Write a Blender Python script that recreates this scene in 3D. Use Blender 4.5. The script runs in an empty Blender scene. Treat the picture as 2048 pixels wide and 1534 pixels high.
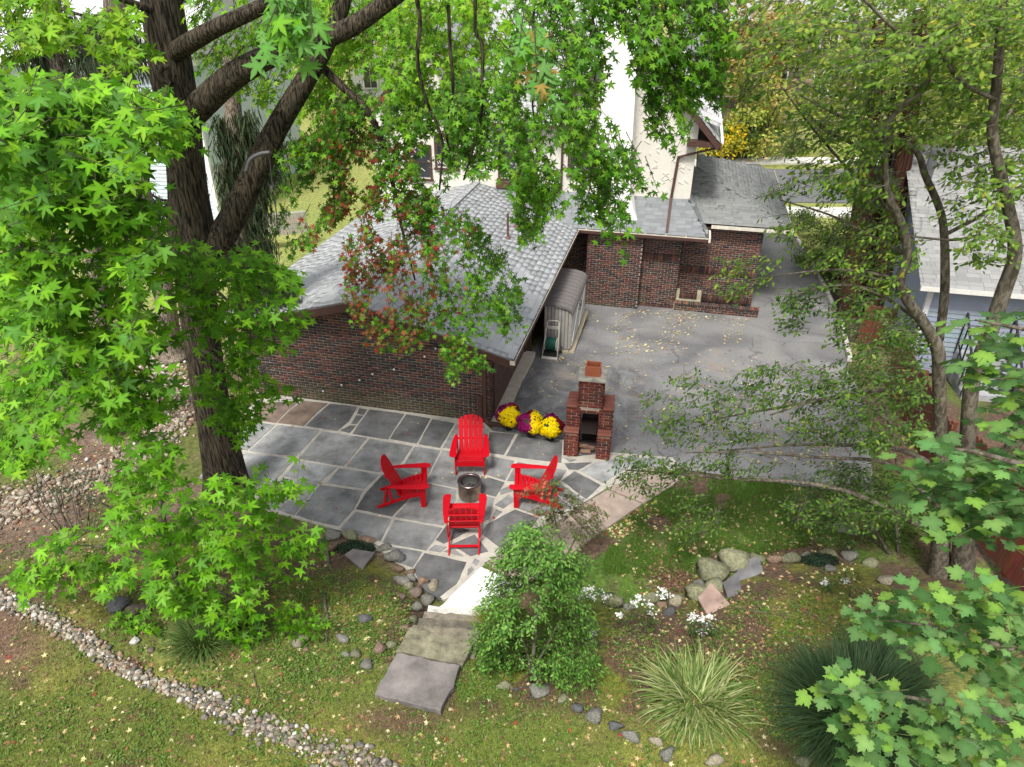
import bpy, math, random
import numpy as np
from mathutils import Matrix, Vector
random.seed(7)
S = bpy.context.scene
COL = S.collection
PI = math.pi
# ------------------------------------------------------------ camera, sky, sun, exposure
TH = math.radians(30.5); FPX = 1420.0; CH = 9.2
cam_d = bpy.data.cameras.new('camera'); cam = bpy.data.objects.new('camera', cam_d); COL.objects.link(cam)
cam.location = (0, 0, CH); cam.rotation_euler = (PI/2 - TH, 0, 0)
cam_d.sensor_width = 36.0; cam_d.lens = FPX/2048*36.0; cam_d.clip_end = 800; cam_d.clip_start = .05
S.camera = cam
S.render.resolution_x = 1024; S.render.resolution_y = 767
W = bpy.data.worlds.new('World'); S.world = W; W.use_nodes = True
nt = W.node_tree
bg = nt.nodes['Background']
sky = nt.nodes.new('ShaderNodeTexSky'); sky.sky_type = 'NISHITA'; sky.sun_disc = False
SUN_EL = math.radians(58); SUN_AZ = math.radians(200)      # high, behind the camera and a little to its left
sky.sun_elevation = SUN_EL; sky.sun_rotation = SUN_AZ
sky.air_density = 1.0; sky.dust_density = 3.0
hs = nt.nodes.new('ShaderNodeHueSaturation'); hs.inputs['Saturation'].default_value = .28   # overcast: grey light
nt.links.new(sky.outputs[0], hs.inputs['Color']); nt.links.new(hs.outputs[0], bg.inputs[0])
bg.inputs[1].default_value = 0.085
sun_d = bpy.data.lights.new('sun', 'SUN'); sun_d.energy = 1.5; sun_d.angle = math.radians(12); sun_d.color = (1, .965, .9)
sun = bpy.data.objects.new('sun', sun_d); COL.objects.link(sun)
sdir = Vector((math.sin(SUN_AZ)*math.cos(SUN_EL), math.cos(SUN_AZ)*math.cos(SUN_EL), math.sin(SUN_EL)))
sun.rotation_euler = sdir.to_track_quat('Z', 'Y').to_euler()
sun.location = (0, 0, 40)
vs = S.view_settings
vs.view_transform = 'Standard'; vs.look = 'None'; vs.exposure = 1.35; vs.gamma = 1; vs.use_curve_mapping = False

# ------------------------------------------------------------ geometry of the view: a pixel of the 2048 px photograph to a point in the yard
def ray(px, py):
    u = (px-1024)/FPX; v = (767-py)/FPX
    return np.array([u, math.cos(TH)+v*math.sin(TH), -math.sin(TH)+v*math.cos(TH)])
CAM = np.array([0, 0, CH])
def G(px, py, z=0.):            # where the sight line meets the level z
    r = ray(px, py); return CAM + r*((z-CH)/r[2])
def D(px, py, d):               # at d metres ahead of the camera
    r = ray(px, py); return CAM + r*(d/r[1])
def depth(p):
    p = np.asarray(p, float); return p[..., 1]*math.cos(TH) - (p[..., 2]-CH)*math.sin(TH)
def project(p):
    p = np.asarray(p, float); z = depth(p)
    v = p[..., 1]*math.sin(TH) + (p[..., 2]-CH)*math.cos(TH)
    return 1024+FPX*p[..., 0]/z, 767-FPX*v/z
GA = math.radians(13.4)         # garage, house and driveway are turned by this much
EX = np.array([math.cos(GA), -math.sin(GA), 0]); EY = np.array([math.sin(GA), math.cos(GA), 0])
GO = G(980, 846)                # garage corner nearest the barbecue
MH = Matrix.Translation(Vector(GO)) @ Matrix.Rotation(-GA, 4, 'Z')
def LOC(p):
    q = np.asarray(p, float)-GO; return np.stack([q@EX, q@EY, np.asarray(p)[..., 2]], -1)
def WLD(l):
    l = np.asarray(l, float); return GO + l[..., 0:1]*EX + l[..., 1:2]*EY + l[..., 2:3]*np.array([0, 0, 1.])
def PYL(px, py, y):             # meets the plane y of the garage frame; answer in the garage frame
    r = ray(px, py); t = (y-(CAM-GO)@EY)/(r@EY); return LOC(CAM+r*t)
def sstep(a, b, x):
    t = np.clip((np.asarray(x, float)-a)/(b-a), 0, 1); return t*t*(3-2*t)

# ------------------------------------------------------------ mesh helpers
def tag(o, label=None, cat=None, group=None, kind=None):
    if label: o['label'] = label
    if cat: o['category'] = cat
    if group: o['group'] = group
    if kind: o['kind'] = kind
    return o
def empty(name, loc=(0, 0, 0), rz=0, label=None, cat=None, group=None):
    o = bpy.data.objects.new(name, None); COL.objects.link(o); o.location = Vector(loc); o.rotation_euler = (0, 0, rz)
    o.empty_display_size = .1
    return tag(o, label, cat, group)
def np_mesh(name, V, F, C=None, smooth=False):
    V = np.asarray(V, np.float32); F = np.asarray(F, np.int32)
    me = bpy.data.meshes.new(name)
    n, k = F.shape
    me.vertices.add(len(V)); me.vertices.foreach_set('co', V.ravel())
    me.loops.add(n*k); me.loops.foreach_set('vertex_index', F.ravel())
    me.polygons.add(n); me.polygons.foreach_set('loop_start', np.arange(0, n*k, k, dtype=np.int32))
    if smooth: me.polygons.foreach_set('use_smooth', np.ones(n, bool))
    me.update(calc_edges=True)
    if C is not None:
        C = np.asarray(C, np.float32)
        if C.ndim == 1: C = np.tile(C, (len(V), 1))
        a = me.color_attributes.new('Col', 'FLOAT_COLOR', 'POINT')
        a.data.foreach_set('color', np.hstack([C, np.ones((len(V), 1), np.float32)]).ravel())
    return me
def link(name, me, mat, parent=None):
    o = bpy.data.objects.new(name, me); COL.objects.link(o)
    if mat and not me.materials: me.materials.append(mat)
    if parent: o.parent = parent
    return o
class MB:
    def __init__(s): s.v = []; s.f = []; s.c = []; s.col = (1, 1, 1)
    def add(s, vs_, fs_, col=None):
        b = len(s.v); s.v += [tuple(map(float, v)) for v in vs_]; s.f += [tuple(b+i for i in f) for f in fs_]
        s.c += [col or s.col]*len(vs_); return s
    def box(s, a, b, col=None):
        (x0, y0, z0), (x1, y1, z1) = a, b
        return s.add([(x0,y0,z0),(x1,y0,z0),(x1,y1,z0),(x0,y1,z0),(x0,y0,z1),(x1,y0,z1),(x1,y1,z1),(x0,y1,z1)],
                     [(0,3,2,1),(4,5,6,7),(0,1,5,4),(1,2,6,5),(2,3,7,6),(3,0,4,7)], col)
    def bar(s, p, q, w, t, up=(0, 0, 1), col=None):       # a straight bar from p to q, w wide, t thick along up
        p = Vector(p); q = Vector(q); d = (q-p).normalized(); u = Vector(up); r = d.cross(u)
        if r.length < 1e-4: r = d.cross(Vector((1, 0, 0)))
        r.normalize(); u = r.cross(d).normalized(); vs_ = []
        for c in (p, q):
            for a, b in ((-1,-1),(1,-1),(1,1),(-1,1)): vs_.append(c+r*(a*w/2)+u*(b*t/2))
        return s.add(vs_, [(0,1,2,3),(7,6,5,4),(0,4,5,1),(1,5,6,2),(2,6,7,3),(3,7,4,0)], col)
    def prism(s, poly, z0, z1, col=None, axis='z'):       # a polygon given in the plane, extruded along axis
        n = len(poly)
        def m(a, b, h): return (a, b, h) if axis == 'z' else ((a, h, b) if axis == 'y' else (h, a, b))
        vs_ = [m(a, b, z0) for a, b in poly]+[m(a, b, z1) for a, b in poly]
        fs_ = [tuple(range(n-1, -1, -1)), tuple(range(n, 2*n))]+[(i, (i+1) % n, n+(i+1) % n, n+i) for i in range(n)]
        return s.add(vs_, fs_, col)
    def tube(s, path, rad, n=8, col=None, cap=True):
        path = [Vector(p) for p in path]; k = len(path)
        if not hasattr(rad, '__len__'): rad = [rad]*k
        b = len(s.v); prev = None; vs_ = []
        for i, p in enumerate(path):
            d = (path[min(i+1, k-1)]-path[max(i-1, 0)]).normalized()
            if prev is None:
                a = d.cross(Vector((0, 0, 1)))
                if a.length < .05: a = d.cross(Vector((0, 1, 0)))
                a.normalize()
            else:
                a = prev-d*prev.dot(d)
                if a.length < 1e-4: a = d.orthogonal()
                a.normalize()
            prev = a; e = d.cross(a)
            for j in range(n):
                t = 2*PI*j/n; vs_.append(p+(a*math.cos(t)+e*math.sin(t))*rad[i])
        fs_ = []
        for i in range(k-1):
            for j in range(n):
                fs_.append((i*n+j, i*n+(j+1) % n, (i+1)*n+(j+1) % n, (i+1)*n+j))
        if cap: fs_ += [tuple(range(n-1, -1, -1)), tuple((k-1)*n+j for j in range(n))]
        return s.add(vs_, fs_, col)
    def lathe(s, prof, c=(0, 0, 0), n=24, col=None):
        k = len(prof); vs_ = []
        for r, z in prof:
            for j in range(n):
                t = 2*PI*j/n; vs_.append((c[0]+r*math.cos(t), c[1]+r*math.sin(t), c[2]+z))
        fs_ = [(i*n+j, i*n+(j+1) % n, (i+1)*n+(j+1) % n, (i+1)*n+j) for i in range(k-1) for j in range(n)]
        return s.add(vs_, fs_, col)
    def build(s, name, mat, parent=None, smooth=False, bevel=0):
        me = bpy.data.meshes.new(name); me.from_pydata(s.v, [], s.f); me.update()
        a = me.color_attributes.new('Col', 'FLOAT_COLOR', 'POINT')
        a.data.foreach_set('color', np.hstack([np.array(s.c, np.float32), np.ones((len(s.v), 1), np.float32)]).ravel())
        if smooth: me.polygons.foreach_set('use_smooth', np.ones(len(me.polygons), bool))
        o = link(name, me, mat, parent)
        if bevel:
            m = o.modifiers.new('bevel', 'BEVEL'); m.width = bevel; m.segments = 2; m.limit_method = 'ANGLE'
        return o
def curve_pts(P, n=6):          # Catmull-Rom through points (any width)
    P = np.asarray(P, float); out = []
    Q = np.vstack([2*P[0]-P[1], P, 2*P[-1]-P[-2]])
    for i in range(1, len(Q)-2):
        for k in range(n):
            t = k/n
            out.append(.5*((2*Q[i])+(-Q[i-1]+Q[i+1])*t+(2*Q[i-1]-5*Q[i]+4*Q[i+1]-Q[i+2])*t*t+(-Q[i-1]+3*Q[i]-3*Q[i+1]+Q[i+2])*t**3))
    out.append(P[-1]); return np.array(out)
CUBE_V = np.array([(-.5,-.5,-.5),(.5,-.5,-.5),(.5,.5,-.5),(-.5,.5,-.5),(-.5,-.5,.5),(.5,-.5,.5),(.5,.5,.5),(-.5,.5,.5)])
CUBE_F = np.array([(0,3,2,1),(4,5,6,7),(0,1,5,4),(1,2,6,5),(2,3,7,6),(3,0,4,7)])
TINT = {}
def tint(tv): return TINT.get(len(tv), np.ones(len(tv)))
def pieces(parent, name, tv, tf, M, C, mat, limit=300, smooth=False, rest_name=None, root=None, nvar=8, score=None):
    """Alike pieces: the ones that show largest become objects sharing mesh data, the rest one 'stuff' part."""
    M = np.asarray(M, float); C = np.asarray(C, float); N = len(M)
    if N == 0: return
    root = np.array(root if root is not None else Matrix.Identity(4))
    if score is None:
        pw = (root[:3, :3] @ M[:, :3, 3].T).T+root[:3, 3]
        ext = np.linalg.norm(M[:, :3, 0], axis=1)*np.maximum(np.linalg.norm(M[:, :3, 1], axis=1), np.linalg.norm(M[:, :3, 2], axis=1))
        X, Y = project(pw); dz = np.maximum(depth(pw), .1)
        inside = (X > 0) & (X < 2048) & (Y > 0) & (Y < 1534)
        score = ext/dz**2*np.where(inside, 1, .02)
    order = np.argsort(-score); a, b = order[:limit], order[limit:]
    lum = C.mean(1); edges = np.quantile(lum, np.linspace(0, 1, nvar+1)); cache = {}
    bins = np.clip(np.searchsorted(edges, lum, side='right')-1, 0, nvar-1)
    for i in a:
        k = bins[i]
        if k not in cache: cache[k] = np_mesh(name, tv, tf, C[i][None]*tint(tv)[:, None], smooth)
        o = link(name, cache[k], mat, parent); o.matrix_local = Matrix(M[i].tolist())
    if len(b):
        V = np.einsum('nij,kj->nki', M[b, :3, :3], tv)+M[b, None, :3, 3]
        F = tf[None]+(np.arange(len(b))*len(tv))[:, None, None]
        me = np_mesh(rest_name or name+'s', V.reshape(-1, 3), F.reshape(-1, tf.shape[1]), (C[b][:, None]*tint(tv)[None, :, None]).reshape(-1, 3), smooth)
        tag(link(rest_name or name+'s', me, mat, parent), kind='stuff')
def frames(P, X, Y, Z):         # (N,4,4) from columns
    N = len(P); M = np.zeros((N, 4, 4)); M[:, :3, 0] = X; M[:, :3, 1] = Y; M[:, :3, 2] = Z; M[:, :3, 3] = P; M[:, 3, 3] = 1
    return M
# ------------------------------------------------------------ materials
def new_mat(name):
    m = bpy.data.materials.new(name); m.use_nodes = True
    n = m.node_tree.nodes; return m, n, m.node_tree.links, n['Principled BSDF']
def mat(name, color=None, rough=.7, nscale=6., namt=.25, bump=.0, bscale=60., metal=0., spec=.4, coord='Object', stretch=(1,1,1), two=None, twoscale=1.5, coat=0):
    """Base colour (or the mesh's own Col) broken up by two noises, with fine relief."""
    m, n, L, p = new_mat(name)
    tc = n.new('ShaderNodeTexCoord'); mp = n.new('ShaderNodeMapping'); mp.inputs['Scale'].default_value = stretch
    L.new(tc.outputs[coord], mp.inputs[0])
    if color is None:
        at = n.new('ShaderNodeAttribute'); at.attribute_name = 'Col'; base = at.outputs['Color']
    else:
        rgb = n.new('ShaderNodeRGB'); rgb.outputs[0].default_value = (*color, 1); base = rgb.outputs[0]
    if two:
        nz = n.new('ShaderNodeTexNoise'); nz.inputs['Scale'].default_value = twoscale; nz.inputs['Detail'].default_value = 6
        L.new(mp.outputs[0], nz.inputs['Vector'])
        rp = n.new('ShaderNodeValToRGB'); rp.color_ramp.elements[0].position = .45; rp.color_ramp.elements[1].position = .62
        L.new(nz.outputs['Fac'], rp.inputs[0])
        mx = n.new('ShaderNodeMix'); mx.data_type = 'RGBA'
        L.new(rp.outputs[0], mx.inputs[0]); L.new(base, mx.inputs[6]); mx.inputs[7].default_value = (*two, 1); base = mx.outputs[2]
    nz = n.new('ShaderNodeTexNoise'); nz.inputs['Scale'].default_value = nscale; nz.inputs['Detail'].default_value = 8; nz.inputs['Roughness'].default_value = .65
    L.new(mp.outputs[0], nz.inputs['Vector'])
    mr = n.new('ShaderNodeMapRange'); mr.inputs[1].default_value = .3; mr.inputs[2].default_value = .7
    mr.inputs[3].default_value = 1-namt; mr.inputs[4].default_value = 1+namt
    L.new(nz.outputs['Fac'], mr.inputs[0])
    vm = n.new('ShaderNodeVectorMath'); vm.operation = 'SCALE'; L.new(base, vm.inputs[0]); L.new(mr.outputs[0], vm.inputs['Scale'])
    L.new(vm.outputs[0], p.inputs['Base Color'])
    p.inputs['Roughness'].default_value = rough; p.inputs['Metallic'].default_value = metal
    p.inputs['Specular IOR Level'].default_value = spec
    p.inputs['Coat Weight'].default_value = coat
    if bump:
        nb = n.new('ShaderNodeTexNoise'); nb.inputs['Scale'].default_value = bscale; nb.inputs['Detail'].default_value = 5
        L.new(mp.outputs[0], nb.inputs['Vector'])
        bm = n.new('ShaderNodeBump'); bm.inputs['Strength'].default_value = bump; bm.inputs['Distance'].default_value = .02
        L.new(nb.outputs['Fac'], bm.inputs['Height']); L.new(bm.outputs[0], p.inputs['Normal'])
    return m
def leaf_mat(name, trans=.3, rough=.5, tint=(1.2, 1.1, .4)):
    m, n, L, p = new_mat(name)
    at = n.new('ShaderNodeAttribute'); at.attribute_name = 'Col'
    p.inputs['Roughness'].default_value = rough; p.inputs['Specular IOR Level'].default_value = .2
    L.new(at.outputs['Color'], p.inputs['Base Color'])
    tr = n.new('ShaderNodeBsdfTranslucent')
    vm = n.new('ShaderNodeVectorMath'); vm.operation = 'MULTIPLY'; L.new(at.outputs['Color'], vm.inputs[0]); vm.inputs[1].default_value = tint
    L.new(vm.outputs[0], tr.inputs['Color'])
    mx = n.new('ShaderNodeMixShader'); mx.inputs[0].default_value = trans
    L.new(p.outputs[0], mx.inputs[1]); L.new(tr.outputs[0], mx.inputs[2]); L.new(mx.outputs[0], n['Material Output'].inputs[0])
    return m
def bark_mat(name, c1, c2, stretch=(22, 22, 2.6), bump=1., scale=1.5):
    m, n, L, p = new_mat(name)
    tc = n.new('ShaderNodeTexCoord'); mp = n.new('ShaderNodeMapping'); mp.inputs['Scale'].default_value = stretch
    L.new(tc.outputs['Object'], mp.inputs[0])
    nz = n.new('ShaderNodeTexNoise'); nz.inputs['Scale'].default_value = scale; nz.inputs['Detail'].default_value = 6; nz.inputs['Distortion'].default_value = .6
    L.new(mp.outputs[0], nz.inputs['Vector'])
    rp = n.new('ShaderNodeValToRGB'); e = rp.color_ramp.elements
    e[0].position = .40; e[0].color = (*c1, 1); e[1].position = .60; e[1].color = (*c2, 1)
    L.new(nz.outputs['Fac'], rp.inputs[0])
    n2 = n.new('ShaderNodeTexNoise'); n2.inputs['Scale'].default_value = 1.3; n2.inputs['Detail'].default_value = 4; L.new(tc.outputs['Object'], n2.inputs['Vector'])
    mr = n.new('ShaderNodeMapRange'); mr.inputs[1].default_value = .3; mr.inputs[2].default_value = .7; mr.inputs[3].default_value = .7; mr.inputs[4].default_value = 1.25
    L.new(n2.outputs['Fac'], mr.inputs[0])
    vm = n.new('ShaderNodeVectorMath'); vm.operation = 'SCALE'; L.new(rp.outputs[0], vm.inputs[0]); L.new(mr.outputs[0], vm.inputs['Scale'])
    L.new(vm.outputs[0], p.inputs['Base Color']); p.inputs['Roughness'].default_value = .9; p.inputs['Specular IOR Level'].default_value = .2
    bm = n.new('ShaderNodeBump'); bm.inputs['Strength'].default_value = bump; bm.inputs['Distance'].default_value = .04
    L.new(nz.outputs['Fac'], bm.inputs['Height']); L.new(bm.outputs[0], p.inputs['Normal'])
    return m
M_ = {}
M_['brick'] = mat('brick', None, .85, 14, .3, .35, 90)
M_['mortar'] = mat('mortar', (.34, .30, .25), .95, 8, .3, .3, 80)
M_['shingle'] = mat('shingle', None, .75, 30, .22, .4, 160, spec=.5)
M_['brown_paint'] = mat('brown_paint', (.075, .036, .028), .55, 5, .15, .05, 30)
M_['cream'] = mat('cream_metal', (.62, .57, .48), .5, 9, .2)
M_['plain'] = mat('painted', None, .5, 6, .1)
M_['stone'] = mat('stone', None, .9, 7, .5, .8, 22)
M_['slate'] = mat('slate', None, .8, 2.2, .5, .3, 40)
M_['concrete'] = mat('concrete', None, .9, 5, .22, .3, 70)
M_['red'] = mat('red_plastic', (.50, .002, .010), .45, 3, .06, .05, 200, spec=.22)
M_['wood'] = mat('wood', None, .8, 4, .3, .3, 20, stretch=(6, 6, .6))
M_['metal'] = mat('steel', (.40, .31, .24), .28, 4, .3, metal=1, stretch=(6, 6, .4))
M_['dark'] = mat('dark', None, .6, 8, .2)
M_['stucco'] = mat('stucco', (.66, .63, .555), .9, 3, .06, .25, 18, stretch=(1, 1, 1.6))
M_['glass'] = mat('window_glass', (.03, .035, .04), .08, 2, .3, spec=.8)
M_['leaf'] = leaf_mat('leaf'); M_['leaf_dull'] = leaf_mat('leaf_dull', .2, .6)
M_['petal'] = leaf_mat('petal', .25, .6, (1, 1, 1))
M_['bark'] = bark_mat('bark_ridged', (.012, .0095, .006), (.095, .077, .052))
M_['bark2'] = bark_mat('bark_smooth', (.07, .058, .042), (.17, .15, .115), (5, 5, 2), .4, 4)
M_['bark3'] = bark_mat('bark_red', (.018, .009, .006), (.075, .03, .018), (14, 14, .8), .8, 2)
M_['bark4'] = bark_mat('bark_spruce', (.10, .08, .06), (.30, .25, .19), (8, 8, 3), .7, 4)
M_['dry'] = mat('dry_leaf', None, .8, 20, .2)
M_['ground'] = mat('soil', None, .95, 14, .6, 1., 45)
# ------------------------------------------------------------ terrain
rng = np.random.default_rng(11)
def vnoise(x, y, s, seed):      # smooth value noise, about 0..1
    r = np.random.default_rng(seed); g = r.random((64, 64)); x = np.asarray(x, float)/s; y = np.asarray(y, float)/s
    i = np.floor(x).astype(int); j = np.floor(y).astype(int); fx = x-i; fy = y-j
    fx = fx*fx*(3-2*fx); fy = fy*fy*(3-2*fy); q = lambda a, b: g[a % 64, b % 64]
    return (q(i, j)*(1-fx)+q(i+1, j)*fx)*(1-fy)+(q(i, j+1)*(1-fx)+q(i+1, j+1)*fx)*fy
def fbm(x, y, s, seed): return .55*vnoise(x, y, s, seed)+.3*vnoise(x, y, s/2.1, seed+1)+.15*vnoise(x, y, s/4.3, seed+2)
EDGE = np.array([(-40, 9.3), (-9.19, 9.37), (-7.19, 9.89), (-4.43, 10.3), (-3.46, 9.82), (-2.4, 9.5), (-1.7, 9.0), (-1.3, 8.35), (-.52, 8.1), (1.04, 8.45), (2.29, 8.3), (3.27, 8.89), (4.27, 9.37), (5.67, 9.5), (7.03, 9.4), (8.97, 9.0), (40, 8.8)])
def zdrive(yl): return -.68*np.clip((np.asarray(yl, float)-2.)/6.75, 0, 1)
def T(x, y):
    x = np.asarray(x, float); y = np.asarray(y, float)
    ye = np.interp(x, EDGE[:, 0], EDGE[:, 1])
    z = .72*sstep(0, 1.75, ye-y)+.1*sstep(1.75, 5, ye-y)
    z = z+(fbm(x, y, .9, 5)-.5)*.05*sstep(-.2, .6, ye-y)
    q = np.stack([x, y, 0*x], -1)-GO; xl = q@EX; yl = q@EY
    z = z+zdrive(yl)*sstep(-5, -1, xl)
    return z-.035
def GT(px, py, off=0.):         # pixel to the terrain
    z = .3
    for _ in range(12):
        p = G(px, py, z); z = float(T(p[0], p[1]))+off
    return G(px, py, z)
def axis_pts(lo, hi, dlo, dhi, fine, grow=1.18):
    a = list(np.arange(dlo, dhi+1e-6, fine)); s = fine
    while a[-1] < hi: s *= grow; a.append(a[-1]+s)
    s = fine
    while a[0] > lo: s *= grow; a.insert(0, a[0]-s)
    return np.array(a)
gx = axis_pts(-260, 260, -11, 10.5, .11); gy = axis_pts(-30, 420, 3.8, 13.5, .11)
XX, YY = np.meshgrid(gx, gy); ZZ = T(XX, YY)
qq = np.stack([XX, YY, 0*XX], -1)-GO; xl_ = qq@EX; yl_ = qq@EY
ZZ = ZZ-.14*sstep(.0, .4, xl_)*sstep(8.6, 8.0, xl_)*sstep(0, .5, yl_)*sstep(12, 11, yl_)-.14*sstep(6.2, 6.8, xl_)*sstep(8.2, 7.6, xl_)*sstep(9, 10, yl_)*sstep(45, 40, yl_)-.3*sstep(4, 6, yl_)*sstep(0, .5, xl_)*sstep(6.3, 5.8, xl_)
def lerp(a, b, t): t = np.asarray(t)[..., None]; return np.asarray(a)*(1-t)+np.asarray(b)*t
def ground_colour(x, y):
    ye = np.interp(x, EDGE[:, 0], EDGE[:, 1]); d = ye-y
    n1 = fbm(x, y, 1.1, 21); n2 = fbm(x, y, .45, 31); n3 = fbm(x, y, 2.6, 41)
    moss = lerp((.165, .17, .028), (.10, .13, .022), sstep(.35, .65, n1))
    soil = lerp((.085, .052, .033), (.13, .085, .055), n2)
    lawn = lerp((.205, .205, .05), (.135, .165, .034), sstep(.35, .65, n1))
    lush = lerp((.055, .12, .012), (.09, .14, .02), sstep(.3, .7, n1))
    bank = lerp(moss, soil, sstep(.44, .56, n2*.6+n1*.4+.04))
    near = lerp(lawn, soil, .8*sstep(.54, .66, n2*.55+n3*.45))
    c = lerp(bank, near, sstep(2.2, 2.9, d+(n1-.5)*1.2))
    # the right lawn between path, drive and boulders
    beyond = lerp(lush, soil, sstep(.50, .6, n3*.45+n2*.35+.2*sstep(2.6, 5.2, x)+.12*sstep(9.3, 8.6, y)))
    left = lerp((.12, .08, .055), (.2, .145, .10), n2); left = lerp(left, moss, .85*sstep(.46, .6, n1))
    far = lerp((.34, .34, .10), (.2, .25, .06), n1)  # paler yellow: sunlight on the distant yard is put into this colour
    b = lerp(left, beyond, sstep(-1, .5, x)); b = lerp(b, far, sstep(15, 22, y))
    c = lerp(b, c, sstep(-.15, .35, d+(n2-.5)*.3))
    # worn red soil at the far left of the lawn and below the flagstone
    w = np.exp(-(((x+7.6)/.9)**2+((y-6.9)/.55)**2)); c = lerp(c, (.2, .12, .09), np.clip(w*1.3, 0, .9))
    w = np.exp(-(((x+1.45)/.55)**2+((y-5.75)/.22)**2)); c = lerp(c, soil*1.3, np.clip(w*1.3, 0, .95))
    return c
GC = ground_colour(XX, YY)
nx, ny = len(gx), len(gy)
idx = np.arange(nx*ny).reshape(ny, nx)
Fq = np.stack([idx[:-1, :-1], idx[:-1, 1:], idx[1:, 1:], idx[1:, :-1]], -1).reshape(-1, 4)
ground = link('ground', np_mesh('ground', np.stack([XX, YY, ZZ], -1).reshape(-1, 3), Fq, GC.reshape(-1, 3), True), M_['ground'])
tag(ground, kind='structure')
# ------------------------------------------------------------ driveway (in the garage frame), with patches and cracks
def asphalt():
    m, n, L, p = new_mat('asphalt')
    tc = n.new('ShaderNodeTexCoord')
    def noise(sc, det=6, dist=0., st=(1, 1, 1)):
        mp = n.new('ShaderNodeMapping'); mp.inputs['Scale'].default_value = st; L.new(tc.outputs['Object'], mp.inputs[0])
        q = n.new('ShaderNodeTexNoise'); q.inputs['Scale'].default_value = sc; q.inputs['Detail'].default_value = det; q.inputs['Distortion'].default_value = dist
        L.new(mp.outputs[0], q.inputs['Vector']); return q.outputs['Fac']
    def ramp(f, a, b, ca, cb):
        r = n.new('ShaderNodeValToRGB'); r.color_ramp.elements[0].position = a; r.color_ramp.elements[1].position = b
        r.color_ramp.elements[0].color = (*ca, 1); r.color_ramp.elements[1].color = (*cb, 1); L.new(f, r.inputs[0]); return r.outputs[0]
    def mix(t, a, b, mode='MIX'):
        q = n.new('ShaderNodeMix'); q.data_type = 'RGBA'; q.blend_type = mode
        L.new(t, q.inputs[0]) if hasattr(t, 'links') else setattr(q.inputs[0], 'default_value', t)
        L.new(a, q.inputs[6]); L.new(b, q.inputs[7]); return q.outputs[2]
    base = ramp(noise(.55, 5, .8), .36, .62, (.15, .15, .153), (.25, .248, .245))
    sw = ramp(noise(1.6, 7, 2.2, (1, .55, 1)), .38, .7, (.105, .106, .11), (.23, .23, .232))
    at = n.new('ShaderNodeAttribute'); at.attribute_name = 'Col'
    sp = n.new('ShaderNodeSeparateColor'); L.new(at.outputs['Color'], sp.inputs[0])
    c = mix(sp.outputs[0], base, sw)                                    # R: sealed, swirled area by the garage
    tan = n.new('ShaderNodeRGB'); tan.outputs[0].default_value = (.30, .255, .215, 1)
    mt = n.new('ShaderNodeMath'); mt.operation = 'MULTIPLY'; L.new(ramp(noise(1.1, 5, .4), .5, .66, (0, 0, 0), (.8, .8, .8)), mt.inputs[0]); L.new(sp.outputs[1], mt.inputs[1])
    c = mix(mt.outputs[0], c, tan.outputs[0])                                      # G: pinkish worn patches
    vo = n.new('ShaderNodeTexVoronoi'); vo.feature = 'DISTANCE_TO_EDGE'; vo.inputs['Scale'].default_value = .38
    dn = n.new('ShaderNodeTexNoise'); dn.inputs['Scale'].default_value = 1.4; dn.inputs['Detail'].default_value = 7; L.new(tc.outputs['Object'], dn.inputs['Vector'])
    va = n.new('ShaderNodeVectorMath'); va.operation = 'MULTIPLY_ADD'; L.new(dn.outputs['Color'], va.inputs[0]); va.inputs[1].default_value = (.7, .7, .7); L.new(tc.outputs['Object'], va.inputs[2])
    L.new(va.outputs[0], vo.inputs['Vector'])
    crack0 = ramp(vo.outputs['Distance'], .0, .008, (.42, .42, .42), (1, 1, 1)); one = n.new('ShaderNodeRGB'); one.outputs[0].default_value = (1, 1, 1, 1)
    crack = mix(ramp(noise(.9, 4), .45, .6, (0, 0, 0), (1, 1, 1)), one.outputs[0], crack0)
    c = mix(1., c, crack, 'MULTIPLY')
    gr = ramp(noise(28, 6), .3, .72, (.74, .74, .74), (1.2, 1.2, 1.2)); c = mix(1., c, gr, 'MULTIPLY')
    L.new(c, p.inputs['Base Color']); p.inputs['Roughness'].default_value = .62; p.inputs['Specular IOR Level'].default_value = .45
    bm = n.new('ShaderNodeBump'); bm.inputs['Strength'].default_value = .3; bm.inputs['Distance'].default_value = .01; L.new(noise(90, 3), bm.inputs['Height']); L.new(bm.outputs[0], p.inputs['Normal'])
    return m
M_['asphalt'] = asphalt()
ys = np.concatenate([np.arange(-.75, 14, .25), np.arange(14, 46, 2.)])
def drive_edges(y):
    xl = np.interp(y, [-.75, 0, 9.5, 9.6, 46], [.12, .12, .12, 6.2, 6.2])
    xr = np.interp(y, [-.75, -.1, 3, 6, 9, 12.6, 20.4, 46], [8.2, 8.3, 8.7, 8.8, 9.1, 8.95, 8.3, 7.5])
    return xl, xr
V, C = [], []
K = 32
for y in ys:
    a, b = drive_edges(y)
    for k in range(K+1):
        x = a+(b-a)*k/K; V.append((x, y, float(zdrive(y))-.012))
        seal = float(sstep(4.0, 3.0, x)*sstep(4.6, 3.2, y)); wear = float(max(math.exp(-((x-1.2)/.9)**2-((y-2.9)/.8)**2)*1.5, math.exp(-((x-5.0)/1.)**2-((y-4.2)/2.6)**2), .25))
        C.append((seal, min(1, wear), 0))
n = len(ys); id2 = np.arange(n*(K+1)).reshape(n, K+1)
F = np.stack([id2[:-1, :-1], id2[:-1, 1:], id2[1:, 1:], id2[1:, :-1]], -1).reshape(-1, 4)
drive = link('driveway', np_mesh('driveway', V, F, np.array(C), True), M_['asphalt']); drive.matrix_world = MH
tag(drive, kind='structure')
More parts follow.
